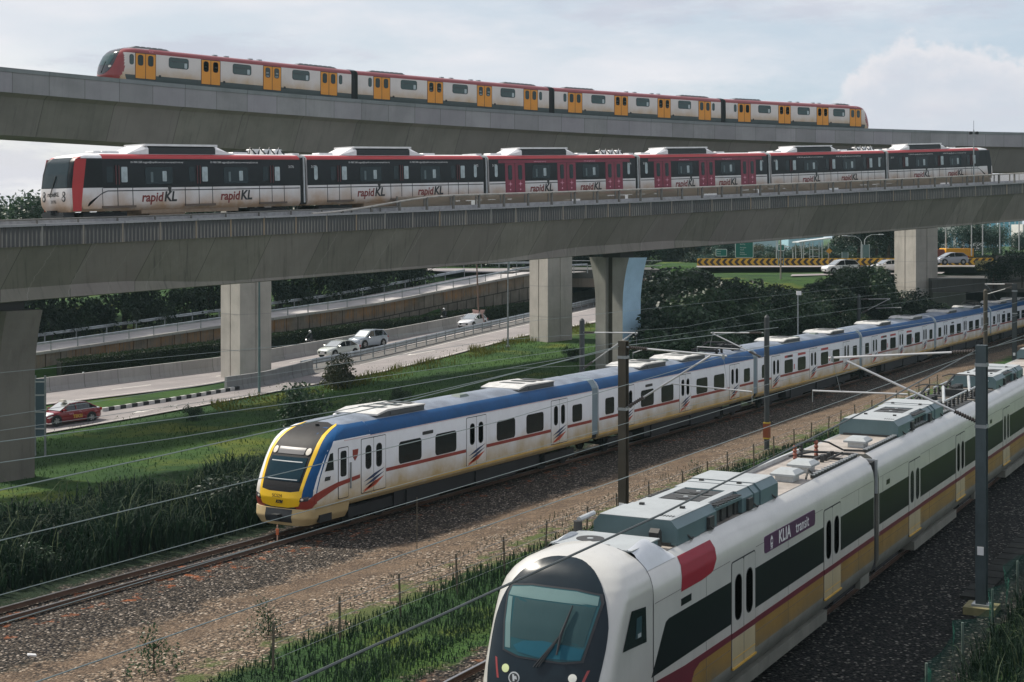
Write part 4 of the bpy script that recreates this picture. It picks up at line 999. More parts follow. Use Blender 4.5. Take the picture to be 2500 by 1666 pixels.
        def skirt(mb):
            CS.mesh(mb, lambda x, y, z: 0, 12, 40); CS.patch([(-.62, .12), (.62, .12), (.62, .6), (-.62, .6)], .012, 1, mb); mb.box(-.3, .1, -.16, .16, .2, .42, 1); mb.box(.75, 1.5, -1.335, -1.2, .06, .34, 1)
        part('front_skirt', skirt, [CW, BLACK], c, 30)
        inst('fleet_number', textmesh('SCS24', .18, TXK, .004), c, (-.04, .3, 1.03), (0, 0, -pi/2)); inst('operator_mark', textmesh('KTM', .15, TXK, .004, .3, .01), c, (-.02, .14, .82), (0, 0, -pi/2))
        def side(mb):
            y = -hw; X = lambda s: s-x0n
            mb.prism([(X(-22.66)+.05, 1.96), (X(-22.07), 1.95), (X(-22.12), 2.6), (X(-22.3), 2.58)], y-.012, y+.02, 0)
            mb.rrect(X(-21.8), X(-21.14), .78, 2.74, y-.01, y+.02, .06, 1); mb.rrect(X(-21.77), X(-21.17), .81, 2.71, y-.016, y, .05, 2); mb.rrect(X(-21.66), X(-21.28), 1.62, 2.6, y-.022, y-.01, .1, 0)
            mb.box(X(-21.05), X(-20.98), y-.05, y, 1.1, 2.1, 3)
            mb.prism([(X(-23.3)+.05, 1.18), (X(-22.7), 1.3), (X(-21.8), 1.45), (X(-20.4), 1.55), (X(-20.4), 1.41), (X(-21.8), 1.27), (X(-22.7), 1.02), (X(-23.3)+.05, .86)], y-.019, y+.02, 4)
            mb.prism([(X(-20.86), 2.56), (X(-20.5), 2.56), (X(-20.55), 2.28), (X(-20.72), 2.12), (X(-20.86), 2.3)], y-.012, y, 4)
        part('cab_side', side, [GLS, BLACK, CW, STEEL, CR], c)
        inst('small_print', textmesh('KTM', .15, TXK, .004, .3, .02), c, (-22.62-x0n, -hw-.012, 1.62))
        part('gps_dome', lambda mb: mb.tube([(3.6, .1, 3.6), (3.6, .1, 3.75), (3.6, .1, 3.8)], [.05, .09, .03], 8), WHITE, c); part('roof_horn', lambda mb: mb.tube([(2.2, -.1, 3.3), (2.2, -.1, 3.55)], .08, 8), DK, c)

# ================================================================== airport train in the foreground
hw = 1.4
AW = paint('airport_white', (.545, .545, .515), .33, .15, .12, .8, dirt=(.40, .37, .30), z=(1.2, 2.6), amt=.5, coat=.3); AT = paint('airport_gold', (.36, .22, .06), .38, .25, .18, dirt=(.13, .12, .08), z=(.6, 1.5), amt=.9)
AB = paint('airport_band', (.009, .013, .014), .3, spec=.2); AM_ = paint('airport_maroon', (.13, .018, .03), .4); AU = paint('underskirt_grey', (.2, .2, .17), .6, var=.3)
ARF = paint('airport_roof', (.40, .36, .32), .55, var=.5, vs=1.1); AR2 = paint('airport_red', (.26, .006, .022), .5, spec=.25); ATL = paint('teal_grey_casing', (.10, .165, .18), .45, .1, .15); ATT = paint('casing_top', (.36, .39, .40), .45, var=.15)
ADK = paint('roof_gear_dark', (.03, .032, .032), .6); PUR = paint('badge_purple', (.075, .022, .075), .45); RUST = paint('insulator_brown', (.24, .07, .04), .5)
AP = [(1.1, .4, 0), (1.3, .62, 0), (1.385, .85, 0), (hw, .98, 1), (hw, 1.62, 3), (hw, 3.35, 3), (1.375, 3.6, 3), (1.30, 3.82, 3), (1.17, 3.99, 3), (.98, 4.10, 3), (.93, 4.07, 5), (0, 4.09, 5)]
at_ = Train('white airport train with dark window band and rounded black nose in the foreground', K(25.0, -13.0, 0))
def adoor(mb, y):
    mb.box(-.81, .81, y-.016, y-.004, 1.56, 1.70, 3); mb.box(-.79, -.02, y-.015, y-.004, .9, 1.55, 4); mb.box(.02, .79, y-.015, y-.004, .9, 1.55, 4); mb.box(-.81, .81, y-.05, y, .86, .9, 5); mb.box(-.79, .79, y-.02, y-.004, 1.08, 1.1, 5)
AD = doormesh('door', 1.60, .88, 3.30, hw, [AW, BLACK, GLS, AM_, paint('door_cream', (.42, .36, .22), .45, dirt=(.3, .24, .12), z=(.8, 1.5), amt=.6), GOLD], [(.15, .62, 1.93, 2.99, .2, 1), (.17, .60, 1.95, 2.97, .2, 2)], .035, .09, .07, adoor)
AN = Nose([(w, z, m) for w, z, m in AP[:5]]+[(1.40, 3.5, 3), (1.385, 3.72, 3), (1.33, 3.92, 3), (1.22, 4.10, 3), (1.04, 4.26, 3), (.8, 4.38, 3), (.5, 4.47, 3), (.25, 4.51, 3), (0, 4.53, 3)],
          [(.4, .4), (.9, .12), (1.5, .02), (2.0, .05), (2.4, .17), (2.8, .33), (3.2, .5), (3.6, .70), (3.9, .88), (4.15, 1.07), (4.32, 1.27), (4.42, 1.5), (4.48, 1.8), (4.53, 2.4)], .62, 2.7, 2.5)
def sidewall(name, fn, mats, parent, label=None): return part(name, fn, mats, parent, 30, label)
def Wp(z): return interp([(z_, w) for w, z_, m in AP if z_ < 4.1], z)
def curved(mb, xl, xr, z0, z1, off=.006, m=0, nz=14, nx_=3):
    b = len(mb.v)
    for i in range(nz+1):
        z = z0+(z1-z0)*i/nz; a, b_ = xl(z), xr(z)
        for k in range(nx_+1): mb.v.append((a+(b_-a)*k/nx_, -Wp(z)-off, z+off*.3))
    for i in range(nz):
        for k in range(nx_): q = b+i*(nx_+1)+k; mb.f.append((q, q+1, q+nx_+2, q+nx_+1)); mb.m.append(m)
def acunit(mb, L=6.9, w=1.0, z=4.1, h=.53):
    sec = lambda x, ww=w, hh=h: [(x, -ww, z), (x, -ww, z+hh*.68), (x, -ww+.16, z+hh), (x, ww-.16, z+hh), (x, ww, z+hh*.68), (x, ww, z)]
    def blk(a, b, ww=w, hh=h): 
        mb.loft([sec(a, ww, hh), sec(b, ww, hh)], 0, True, True); mb.box(a, b, -ww+.15, ww-.15, z+hh, z+hh+.012, 1)
    blk(0, 1.35); blk(1.38, 1.75, w-.03, h-.02); blk(L-1.35, L, w, h); blk(L-1.75, L-1.38, w-.03, h-.02)
    blk(1.78, 2.55, w-.05, h-.03); blk(L-2.6, L-1.78, w-.05, h-.03)
    mb.box(2.55, L-2.6, -.72, .72, z+.08, z+h-.06, 1); 
    for y0 in (-.62, .62): mb.box(2.55, L-2.6, y0-.1, y0+.1, z+h-.06, z+h-.02, 1)
    mb.box(2.7, 3.35, -.5, .5, z+h-.055, z+h-.03, 2); mb.box(3.55, L-2.75, -.5, .5, z+h-.055, z+h-.03, 2)
    for cx in (3.02, 3.85):
        mb.prism([(cx+.24*cos(a*pi/8), .24*sin(a*pi/8)) for a in range(16)], z+h-.03, z+h-.015, 2, 'z'); mb.prism([(cx+.06*cos(a*pi/4), .06*sin(a*pi/4)) for a in range(8)], z+h-.015, z+h+.0, 1, 'z')
    for sg in (-1, 1):
        for k in range(9): x = 2.6+k*.19; mb.box(x, x+.1, sg*.86-.1, sg*.86+.1, z+h-.1, z+h-.07, 2)
        mb.box(2.55, L-2.6, sg*.9-.04, sg*.9+.04, z+h-.2, z+h-.14, 0)
        for k in range(4): x = 2.7+k*.45; mb.box(x, x+.3, sg*.8-.05, sg*.8+.05, z, z+.3, 2)
        for x in (1.9, L-2.3): mb.box(x, x+.3, sg*.97-.06, sg*.97+.06, z+.02, z+.3, 2)
        for x in (.6, 1.9, L-1.9, L-.5): mb.tube([(x, sg*.98, z+.14), (x+.12, sg*1.06, z+.03), (x+.3, sg*1.02, z+.03)], .025, 5, 2)
    for x in (1.55, L-1.55):
        for y in (-.5, .5): mb.box(x-.05, x+.05, y-.05, y+.05, z+h-.01, z+h+.04, 2)
    for k in range(5): mb.box(.35+k*.0, .5, -.75+k*.07, -.72+k*.07, z+h+.012, z+h+.02, 2)
    for a in (.05, L-.05): mb.box(a-.08, a+.08, -.85, .85, z-.02, z+.05, 2)
ACM = MB(); acunit(ACM); ACM = ACM.mesh('air_conditioner', [ATL, ATT, ADK])
HM = MB(); HM.loft([[(-.42, -.36, 4.24), (.42, -.36, 4.24), (.42, .36, 4.24), (-.42, .36, 4.24)], [(-.42, -.36, 4.3), (.42, -.36, 4.3), (.42, .36, 4.3), (-.42, .36, 4.3)], [(-.27, -.24, 4.4), (.27, -.24, 4.4), (.27, .24, 4.4), (-.27, .24, 4.4)]], 0, True, True); HM.box(-.3, .3, -.25, .25, 4.08, 4.24, 1); HM = HM.mesh('roof_hatch', [ATT, PALE])
def insul(mb, x, y, z, h=.35, m=0):
    pts = []; rs = []; n = 9
    for i in range(n): pts.append((x, y, z+h*i/(n-1))); rs.append(.075 if i % 2 else .045)
    mb.tube(pts, rs, 8, m)
def hvgear(mb, x0):
    insul(mb, x0+.3, .55, 4.1, .42, 1); insul(mb, x0+.75, .5, 4.1, .42, 0); insul(mb, x0+1.15, .15, 4.1, .5, 1)
    mb.tube([(x0+.3, .55, 4.52), (x0+.75, .5, 4.55), (x0+1.15, .15, 4.6), (x0+1.6, -.1, 4.5), (x0+2.3, -.35, 4.2)], .03, 6, 0)
    mb.tube([(x0+.2, .7, 4.2), (x0+.9, .2, 4.28), (x0+1.5, -.5, 4.2), (x0+1.7, -.85, 4.18)], .03, 6, 0)
    mb.box(x0, x0+1.4, -.05, .05, 4.09, 4.16, 0); mb.box(x0+.9, x0+1.0, -.8, .7, 4.09, 4.15, 0)
    mb.tube([(x0+.5, -.4, 4.15), (x0+1.0, -.7, 4.3), (x0+1.3, -.5, 4.2)], .035, 6, 0)
    for k in range(4): mb.box(x0+.2+k*.35, x0+.3+k*.35, -.35, -.25, 4.09, 4.28, 0)
def trough(mb, a, b, y=-.9):
    mb.box(a, b, y-.05, y+.05, 4.085, 4.17, 0); x = a
    while x < b: mb.box(x, x+.05, y-.075, y+.075, 4.17, 4.2, 1); x += .28
spans = [(25.0, 44.75), (45.3, 61.9), (62.45, 79.1), (79.65, 98.5)]
for ci, (s0, s1) in enumerate(spans):
    L = s1-s0; mb = MB(); body(mb, 2.5 if ci == 0 else 0, L, AP)
    if ci == 0: AN.mesh(mb, lambda x, y, z: 3 if z > .8 else 0, 110, 64, True)
    c = at_.car(mb, [AU, AT, AM_, AW, AB, ARF], K(s0, -13.0, 0), pi/2-AK, 0, 30)
    ds = [32.92-s0, 40.25-s0] if ci == 0 else ([50.0-s0, 57.42-s0] if ci == 1 else [4.7, 12.1])
    for d in ds: inst('door', AD, c, (d, 0, 0))
    edges = [(None, ds[0]-.85), (ds[0]+.85, ds[1]-.85), (ds[1]+.85, L-.06)]
    for k, (a, b) in enumerate(edges):
        def wn(mb, a=a, b=b):
            y = -hw
            if a is None and ci == 0: mb.prism([(27.42-s0, 1.93), (b, 1.93), (b, 2.90), (28.35-s0, 2.92), (28.18-s0, 2.88), (28.08-s0, 2.76)], y-.006, y+.01)
            else: mb.box(.06 if a is None else a, b, y-.006, y+.01, 1.93, 2.88)
        part('window_band', wn, AB, c)
    def low(mb):
        y = -hw; xs_ = [.05]+[v for d in ds for v in (d-.83, d+.83)]+[L-.05]
        for i in range(0, len(xs_), 2):
            a, b = xs_[i], xs_[i+1]
            if ci == 0 and i == 0: 
                mb.prism([(27.5-s0, 1.80), (29.2-s0, 1.72), (b, 1.70), (b, 1.56), (30.1-s0, 1.56), (29.75-s0, 1.45), (29.5-s0, 1.1), (29.35-s0, .98), (27.5-s0, .98)], y-.006, y+.01); continue
            mb.box(a, b, y-.006, y+.01, 1.56, 1.70)
    part('maroon_stripe', low, AM_, c)
    part('vent', lambda mb: mb.box((29.02-s0) if ci == 0 else .95, (29.6-s0) if ci == 0 else 1.35, -hw-.008, -hw, 3.02, 3.17), AB, c)
    part('underfloor_valance', lambda mb: (mb.box(5.2, L-4.6, -1.28, 1.28, .15, .45), mb.box(L-1.2, L-.2, -1.3, -1.1, .3, .7)), AU, c)
    def seams(mb):
        for x in ([6.4-.9, 12.2-.9, 18.9-.9] if ci == 0 else [.5, 6.9, 15.9]):
            mb.box(x-.006, x+.006, -hw-.003, -hw+.01, 2.9, 3.36); mb.box(x-.006, x+.006, -hw-.003, -hw+.01, 1.71, 1.92); mb.box(x-.006, x+.006, -hw-.003, -hw+.01, .98, 1.55)
        for a, b in ([(ds[0]+.9, ds[1]-.9), (ds[1]+.9, L-.1)]+([(2.6, ds[0]-.9)] if ci == 0 else [(.1, ds[0]-.9)])): mb.box(a, b, -hw-.003, -hw+.01, 1.345, 1.355); mb.box(a, b, -hw-.003, -hw+.01, 3.375, 3.383)
        for a in (-.98,): mb.box(2.6 if ci == 0 else .1, L-.1, a-.006, a+.006, 4.098, 4.106)
    part('panel_seam', seams, paint('seam_grey', (.12, .12, .11), .7) if ci == 0 else bpy.data.materials['seam_grey'], c)
    bogie(c, L-2.0, 0, hw, DK); 
    if ci: bogie(c, 2.0, 0, hw, DK)
    if ci == 0:
        inst('air_conditioner', ACM, c, (29.8-s0, 0, 0)); inst('roof_hatch', HM, c, (39.4-s0, -.38, 0)); inst('roof_hatch', HM, c, (41.2-s0, -.28, 0))
        part('high_voltage_gear', lambda mb: hvgear(mb, 42.75-s0), [ADK, RUST], c, 30); part('cable_trough', lambda mb: (trough(mb, 40.0-s0, 44.5-s0), mb.tube([(39.6-s0, -.85, 4.12), (39.8-s0, -.85, 4.35), (40.1-s0, -.88, 4.2)], .03, 6, 0), mb.box(36.8-s0, 44.6-s0, .86, .94, 4.08, 4.2, 1)), [ADK, PALE], c)
    elif ci == 1:
        inst('air_conditioner', ACM, c, (4.1, 0, 0)); inst('roof_hatch', HM, c, (1.5, -.35, 0)); inst('roof_hatch', HM, c, (11.9, .2, 0))
        part('cable_trough', lambda mb: (trough(mb, .3, 12.2), mb.tube([(.0, -.3, 4.15), (.3, -.85, 4.13), (.8, -.9, 4.13)], .04, 6, 0)), [ADK, PALE], c)
    if ci in (2, 3): inst('air_conditioner', ACM, c, (4.6, 0, 0))
    if ci in (1, 2):
        def pant(mb):
            o = 12.4 if ci == 1 else .2; e = L-.1 if ci == 1 else 4.0; x = o
            mb.box(o, e, -1.0, 1.0, 4.095, 4.12, 0)
            while x < e-.3:
                for y in (-.75, .75): insul(mb, x+.2, y, 4.12, .32, 0)
                x += .75
            for y in (-.75, .75): mb.tube([(o, y, 4.48), (e, y, 4.5)], .035, 6, 1)
            mb.tube([(o+.6, -.6, 4.3), (o+1.9, -.3, 4.85)], .06, 6, 1); mb.tube([(o+.6, .6, 4.3), (o+1.9, .3, 4.85)], .05, 6, 0)
            mb.tube([(o+1.9, -.8, 4.8), (o+1.9, -.5, 4.9), (o+1.9, .5, 4.9), (o+1.9, .8, 4.8)], .03, 6, 0); mb.box(o+.4, o+.9, -.5, .5, 4.12, 4.4, 0)
            for k in range(3): mb.tube([(o+.9+k*.5, .1, 4.15), (o+.9+k*.5, .1, 4.5)], .18, 10, 0)
        part('pantograph', pant, [ADK, PALE], c, 30)
    if ci < 3: part('gangway', lambda mb: (mb.box(L+.0, L+.55, -hw+.1, hw-.1, .6, 3.9), mb.box(L+.44, L+.5, -hw+.02, hw-.02, 2.9, 3.95, 1)), [DK, PALE], c)
    if ci == 0:
        ad = lambda nm, mb, m, lab=None: mb.build(nm, m, c, 40, label=lab)
        ad('nose_mask', AN.patch([(y*(1.0-.10*max(0, (3.3-z)/1.8)), z) for y, z in superell(0, 2.62, 1.26, 1.78, 2.5, 64)], .02, rings=22, dens=2), glass('nose_gloss_black', (.006, .012, .017), .26, .22))
        WS = [(-.88, 2.68), (-.5, 2.62), (.5, 2.62), (.86, 2.70), (.97, 3.2), (1.04, 3.72), (.98, 3.86), (.5, 3.92), (-.5, 3.92), (-1.0, 3.86), (-1.06, 3.72), (-.98, 3.2)]
        def shrink(P, f, dz=0): return [(a*f, 3.27+(b-3.27)*f+dz) for a, b in P]
        ad('windscreen_frame', AN.patch(WS, .03, rings=10, c=(0, 3.27)), paint('frame_black', (.014, .017, .02), .35))
        gm = AN.patch(shrink(WS, .95), .040, rings=10, c=(0, 3.27)); wg = glass('windscreen_glass', (.012, .05, .06), .15, .25)
        ad('windscreen', gm, wg)
        lt_ = paint('cab_lining_pale', (.13, .22, .22), .5, spec=.2); bl_ = paint('cab_desk_blue', (.008, .085, .125), .5, spec=.2); dk_ = paint('cab_interior_grey', (.022, .06, .068), .6, spec=.2)
        ad('cab_blind', AN.patch([(-.96, 3.66), (.96, 3.66), (.93, 3.81), (.5, 3.87), (-.5, 3.87), (-.95, 3.81)], .046), lt_)
        ad('cab_pillar', AN.patch([(.68, 2.76), (.80, 2.76), (.90, 3.2), (.96, 3.64), (.86, 3.64), (.78, 3.2)], .047), lt_)
        ad('cab_back_wall', AN.patch([(-.84, 2.95), (.72, 2.95), (.80, 3.64), (-.94, 3.64)], .044, rings=6), dk_)
        ad('cab_desk', AN.patch([(-.82, 2.71), (.0, 2.67), (.5, 2.72), (.62, 2.82), (.42, 2.92), (0, 2.97), (-.5, 2.94), (-.86, 2.9)], .048), bl_)
        def wip(mb):
            a, b, e = AN.pt(.1, 2.5, .06), AN.pt(-.38, 3.12, .09), AN.pt(-.5, 3.62, .09); b2 = AN.pt(-.36, 2.76, .09)
            mb.tube([a, b], .016, 5); mb.tube([a+Vector((0, -.06, 0)), b], .016, 5); mb.tube([b2, b, e], [.02, .032, .014], 5); mb.tube([a-Vector((0, .12, -.02)), AN.pt(-.32, 3.0, .08)], .012, 5)
        part('wiper', wip, BLACK, c)
        for sg in (-1, 1):
            z = 2.40; yy = sg*.72
            ad('headlight', AN.patch([(yy+.085*cos(a*pi/7), z+.075*sin(a*pi/7)) for a in range(14)], .03, 0, None, 2, 1), paint('lamp_white', (.8, .8, .72), .2) if sg < 0 else paint('lamp_greenish', (.6, .68, .35), .2))
            ad('red_lamp', AN.patch([(sg*.97, 2.55), (sg*1.02, 2.56), (sg*.90, 2.2), (sg*.85, 2.2)], .022, 0, None, 2, 3), paint('lamp_red', (.26, .03, .03), .3) if sg < 0 else bpy.data.materials['lamp_red'])
        rg = MB(); P1 = [(.50+.125*cos(a*pi/12), 2.26+.11*sin(a*pi/12)) for a in range(24)]; P2 = [(.50+.10*cos(a*pi/12), 2.26+.085*sin(a*pi/12)) for a in range(24)]
        AN.patch(P1, .024, 0, rg, 2, 1); AN.patch(P2, .03, 1, rg, 2, 1); AN.patch([(.47, 2.2), (.51, 2.2), (.54, 2.32), (.5, 2.32)], .036, 0, rg, 2, 1); AN.patch([(.42, 2.24), (.48, 2.24), (.5, 2.29), (.45, 2.3)], .036, 0, rg, 2, 1)
        ad('round_emblem', rg, [PALE, BLACK])
        def surf(x, z):      # y on the camera side for given x,z of the nose
            lo, hi = 0., AN.W(z)
            for _ in range(30):
                mid_ = (lo+hi)/2
                if AN.X(mid_, z) < x: lo = mid_
                else: hi = mid_
            return -lo
        def sp(mb, poly, off, m, n=8):
            # poly = 4 corners (x,z)
            b0 = len(mb.v)
            for i in range(n+1):
                for k in range(n+1):
                    u_, v_ = i/n, k/n; x = (poly[0][0]*(1-u_)+poly[1][0]*u_)*(1-v_)+(poly[3][0]*(1-u_)+poly[2][0]*u_)*v_; z = (poly[0][1]*(1-u_)+poly[1][1]*u_)*(1-v_)+(poly[3][1]*(1-u_)+poly[2][1]*u_)*v_
                    mb.v.append((x-off*.3, surf(x, z)-off, z))
            for i in range(n):
                for k in range(n): q = b0+i*(n+1)+k; mb.f.append((q, q+n+1, q+n+2, q+1)); mb.m.append(m)
        sw = MB(); sp(sw, [(1.0, 2.79), (2.16, 2.72), (2.12, 3.43), (1.42, 3.49)], .012, 0); sp(sw, [(1.6, 2.9), (1.9, 2.88), (1.9, 3.3), (1.65, 3.3)], .018, 1); sp(sw, [(1.7, 2.9), (1.86, 2.9), (1.86, 2.98), (1.7, 2.98)], .022, 2)
        ad('side_window', sw, [GLS, dk_, PALE])
        def seam(mb):
            pts = []
            for i in range(40):
                z = .9+(4.44-.9)*i/39; w = AN.W(z); pts.append(Vector((2.5, -w-.004, z)))
            pts2 = [Vector((2.53, p.y-.003, p.z)) for p in pts]
            for i in range(39): mb.quad(pts[i]+Vector((0, -.003, 0)), pts2[i], pts2[i+1], pts[i+1]+Vector((0, -.003, 0)))
        part('cab_seam', seam, BLACK, c)
        curvedr = MB(); curved(curvedr, lambda z: interp([(3.30, 4.0), (3.6, 4.12), (4.1, 4.40)], z), lambda z: interp([(3.30, 4.3), (3.33, 5.7), (3.4, 5.95), (3.6, 6.2), (3.8, 6.28), (4.1, 6.32)], z), 3.32, 4.09, .006, 0, 20, 4)
        ad('red_emblem', curvedr, AR2)
        bd = MB(); bd.rrect(34.42-s0, 38.6-s0, 3.09, 3.5, -hw-.012, -hw+.03, .1, 0)
        bd = ad('name_badge', bd, PUR)
        inst('lettering', textmesh('KLIA', .44, TXW, .003, 0, .010, 1.08), bd, (35.5-s0, -hw-.014, 3.16)); inst('lettering', textmesh('transit', .41, TXW, .003, 0, .003, 1.05), bd, (36.9-s0, -hw-.014, 3.165))
        def tram(mb):
            x = 34.95-s0; y = -hw-.016
            mb.rrect(x-.085, x+.085, 3.17, 3.40, y-.002, y+.004, .05, 0); mb.rrect(x-.055, x+.055, 3.28, 3.36, y-.004, y, .02, 1); mb.prism([(x-.06, 3.40), (x, 3.455), (x+.06, 3.40)], y-.002, y+.004, 0)
            for a in (-.045, .045): mb.rrect(x+a-.018, x+a+.018, 3.2, 3.236, y-.004, y, .015, 1)
            mb.prism([(x-.08, 3.12), (x-.05, 3.12), (x-.02, 3.17), (x-.05, 3.17)], y-.002, y+.004, 0); mb.prism([(x+.08, 3.12), (x+.05, 3.12), (x+.02, 3.17), (x+.05, 3.17)], y-.002, y+.004, 0)
        t2 = MB(); tram(t2); t2.build('tram_symbol', [TXW, PUR], bd)
        def cabac(mb):
            a, b = 27.55-s0, 28.95-s0; mb.loft([[(a, -.85, 4.2), (a, -.85, 4.38), (a, .9, 4.38), (a, .9, 4.2)], [(b, -.9, 4.2), (b, -.9, 4.38), (b, .9, 4.38), (b, .9, 4.2)]], 0, True, True)
            mb.box(a-.03, b+.03, -.93, .93, 4.385, 4.41, 1); mb.prism([(a+.7+.3*cos(t_*pi/10), .35+.3*sin(t_*pi/10)) for t_ in range(20)], 4.41, 4.418, 2, 'z'); mb.prism([(a+.7+.07*cos(t_*pi/5), .35+.07*sin(t_*pi/5)) for t_ in range(10)], 4.418, 4.424, 1, 'z')
            mb.box(a-.1, a+.3, -.3, .2, 4.412, 4.416, 2); mb.box(b, b+.25, -.8, -.3, 4.2, 4.36, 2)
        part('cab_air_conditioner', cabac, [ATL, ATT, ADK], c)
        def fairing(mb):
            for sg in (-1, 1):
                n = 12; b0 = len(mb.v)
                for i in range(n+1):
                    x = 2.52+1.72*i/n; f = i/n; hh = .33*(1-max(0, (f-.25)/.75)**2.2)+.1*sin(pi*f)**2
                    for yy, zz in ((1.18, 3.985), (1.10, 4.04+hh*.35), (.98, 4.09+hh*.75), (.82, 4.09+hh), (.78, 4.05)): mb.v.append((x, sg*yy-(0.004*sg*-1), zz+.006))
                for i in range(n):
                    for k in range(4): q = b0+i*5+k; mb.f.append((q, q+1, q+6, q+5)); mb.m.append(0)
        part('shoulder_fairing', fairing, paint('fairing_white', (.66, .69, .72), .35), c, 40)
        part('roof_mirror_box', lambda mb: (mb.box(29.4-s0, 29.6-s0, -.72, -.5, 4.1, 4.42), mb.prism([(29.4-s0, 4.42), (29.6-s0, 4.42), (29.5-s0, 4.5)], -.72, -.5)), ADK, c)
        part('roof_pipe', lambda mb: (mb.tube([(2.6, 1.0, 4.32), (4.7, 1.02, 4.2), (11, 1.0, 4.2)], .035, 6), mb.tube([(4.0, 1.0, 4.2), (4.0, 1.0, 4.6)], .1, 8), mb.tube([(4.05, 1.0, 4.62), (4.7, .95, 4.66)], .06, 8, 1)), [ADK, PALE], c)

# ------------------------------------------------------------------ railway tracks
RUSTR = paint('rail_rust', (.10, .055, .035), .8, var=.3); RTOP = paint('rail_top', (.42, .42, .42), .3, .9, .1); SLP = paint('sleeper_concrete', (.16, .145, .13), .9, var=.3)
def track(fn, gauge, s0, s1, ztop, label, sleepers=True):
    root = empty('railway_track', fn(s0, 0, ztop-.3)); o = root.location.copy(); tag(root, label, 'track')
    for sg in (-1, 1):
        mb = MB(); y = sg*gauge/2
        for (a, b, z0, z1, m) in ((-.035, .035, -.02, 0, 1), (-.015, .015, -.12, -.02, 0), (-.07, .07, -.15, -.12, 0)):
            n0 = len(mb.v)
            for s_ in (s0, s1):
                for q, z in ((a, z0), (b, z0), (b, z1), (a, z1)): mb.v.append(tuple(fn(s_, y+q, ztop+z)-o))
            for f in ((0, 1, 5, 4), (1, 2, 6, 5), (2, 3, 7, 6), (3, 0, 4, 7)): mb.f.append(tuple(n0+x for x in f)); mb.m.append(m)
        mb.build('rail', [RUSTR, RTOP], root)
    if sleepers:
        mb = MB(); s = s0
        while s < s1:
            n0 = len(mb.v)
            for ds in (0, .22):
                for y in (-gauge/2-.45, gauge/2+.45):
                    for z in (-.3, -.17): mb.v.append(tuple(fn(s+ds, y, ztop+z)-o))
            for f in ((0, 2, 3, 1), (4, 5, 7, 6), (0, 1, 5, 4), (2, 6, 7, 3), (1, 3, 7, 5)): mb.f.append(tuple(n0+x for x in f)); mb.m.append(0)
            s += .65
        o_ = mb.build('sleeper_row', SLP, root); o_['kind'] = 'stuff'
track(lambda s, t, z=0: M(s, M0-1.4+t, z), 1.0, 8, 190, -.44, 'rusty narrow track running under the commuter train', False)
track(lambda s, t, z=0: K(s, -13.0+t, z), 1.435, 8, 150, 0.0, 'track hidden beneath the airport train', False)
track(lambda s, t, z=0: K(s, -17.7+t, z), 1.435, 8, 150, 0.0, 'empty track just left of the airport train', False)

# ------------------------------------------------------------------ overhead line masts and wires
ms = paint('mast_steel', (.075, .10, .11), .55, .5, .3, 1.5); msb = paint('mast_brown', (.065, .055, .038), .7, var=.4, vs=1)
TUB = paint('cantilever_tube', (.55, .56, .56), .4, .5, .15); INS = paint('insulator_dark', (.055, .045, .04), .5)
def mast(base, top, label, mat, arm=None, w=.13, round_=False, band=False, foot=False):
    r = empty('overhead_line_mast', base, -AK); H = top; tag(r, label, 'mast', 'overhead line masts'); mb = MB()
    if round_: mb.tube([(0, 0, -.5), (0, 0, H)], w, 12); mb.tube([(0, 0, H), (0, 0, H+.12)], [w, w*.4], 12)
    else:
        for y in (-w, w): mb.box(-w, w, y-.012, y+.012, -.5, H)
        mb.box(-.01, .01, -w+.012, w-.012, -.5, H)
        mb.box(-w, w, -w, w, H+.002, H+.02)
    mb.build('column', mat, r)
    if band:
        for z0, z1, c_ in ((.55, .62, (.5, .35, .03)), (.62, 1.35, (.24, .06, .02)), (1.35, 1.42, (.5, .35, .03))):
            p = MB(); p.box(-w-.01, w+.01, -w-.026, w+.026, z0, z1); p.build('warning_band', bpy.data.materials.get('band_%d' % int(c_[0]*100)) or paint('band_%d' % int(c_[0]*100), c_, .6, var=.25), r)
    if not round_:
        p = MB(); p.box(-.09, .09, -w-.04, -w-.02, 1.5, 1.74); p.build('number_plate', WHITE, r)
        for zc in (H-.6, H-2.4): p = MB(); p.box(-w-.02, w+.02, -w-.02, w+.02, zc, zc+.1); p.build('clamp_band', STEEL, r)
    if foot:
        p = MB(); p.box(-.45, .45, -.45, .45, -.5, -.0); p.box(-.25, .25, -.25, .25, -.0, .06, 1); p.build('foundation', [paint('mossy_concrete', (.26, .24, .12), .9, var=.4), STEEL], r)
    if arm:
        R_ = r.rotation_euler.to_matrix().transposed()
        L = lambda p: R_ @ (Vector(p)-r.location)
        (ta, tb), (da, db), (sa, sb) = [(L(a), L(b)) for a, b in arm]
        for a, b, nm, rr in ((ta, tb, 'top_tube', .035), (da, db, 'bracket_tube', .035)):
            d = b-a; q = a+d.normalized()*.75; mb = MB(); mb.tube([q, b+d.normalized()*.12], rr, 8); mb.build(nm, TUB, r, 40)
            mi = MB(); n = 17; mi.tube([a.lerp(q, .12+.88*i/n) for i in range(n+1)], [.075 if i % 2 else .04 for i in range(n+1)], 8, 0); mi.tube([a, a.lerp(q, .15)], .035, 8, 1); mi.build('insulator', [INS, STEEL], r)
        mb = MB(); mb.tube([sa, sb], .026, 8); mb.build('registration_arm', TUB, r, 40)
        mb = MB(); mb.tube([tb-Vector((0, 0, .12)), tb+Vector((0, 0, .05))], .05, 6); mb.tube([sb, sb-Vector((0, 0, .35))], .012, 4); mb.tube([tb, sb.lerp(sa, .3)], .008, 4); mb.build('clamp', STEEL, r)
    return r
bA = K(0, 0); bA = Vector((13.76, 43.2, .0))
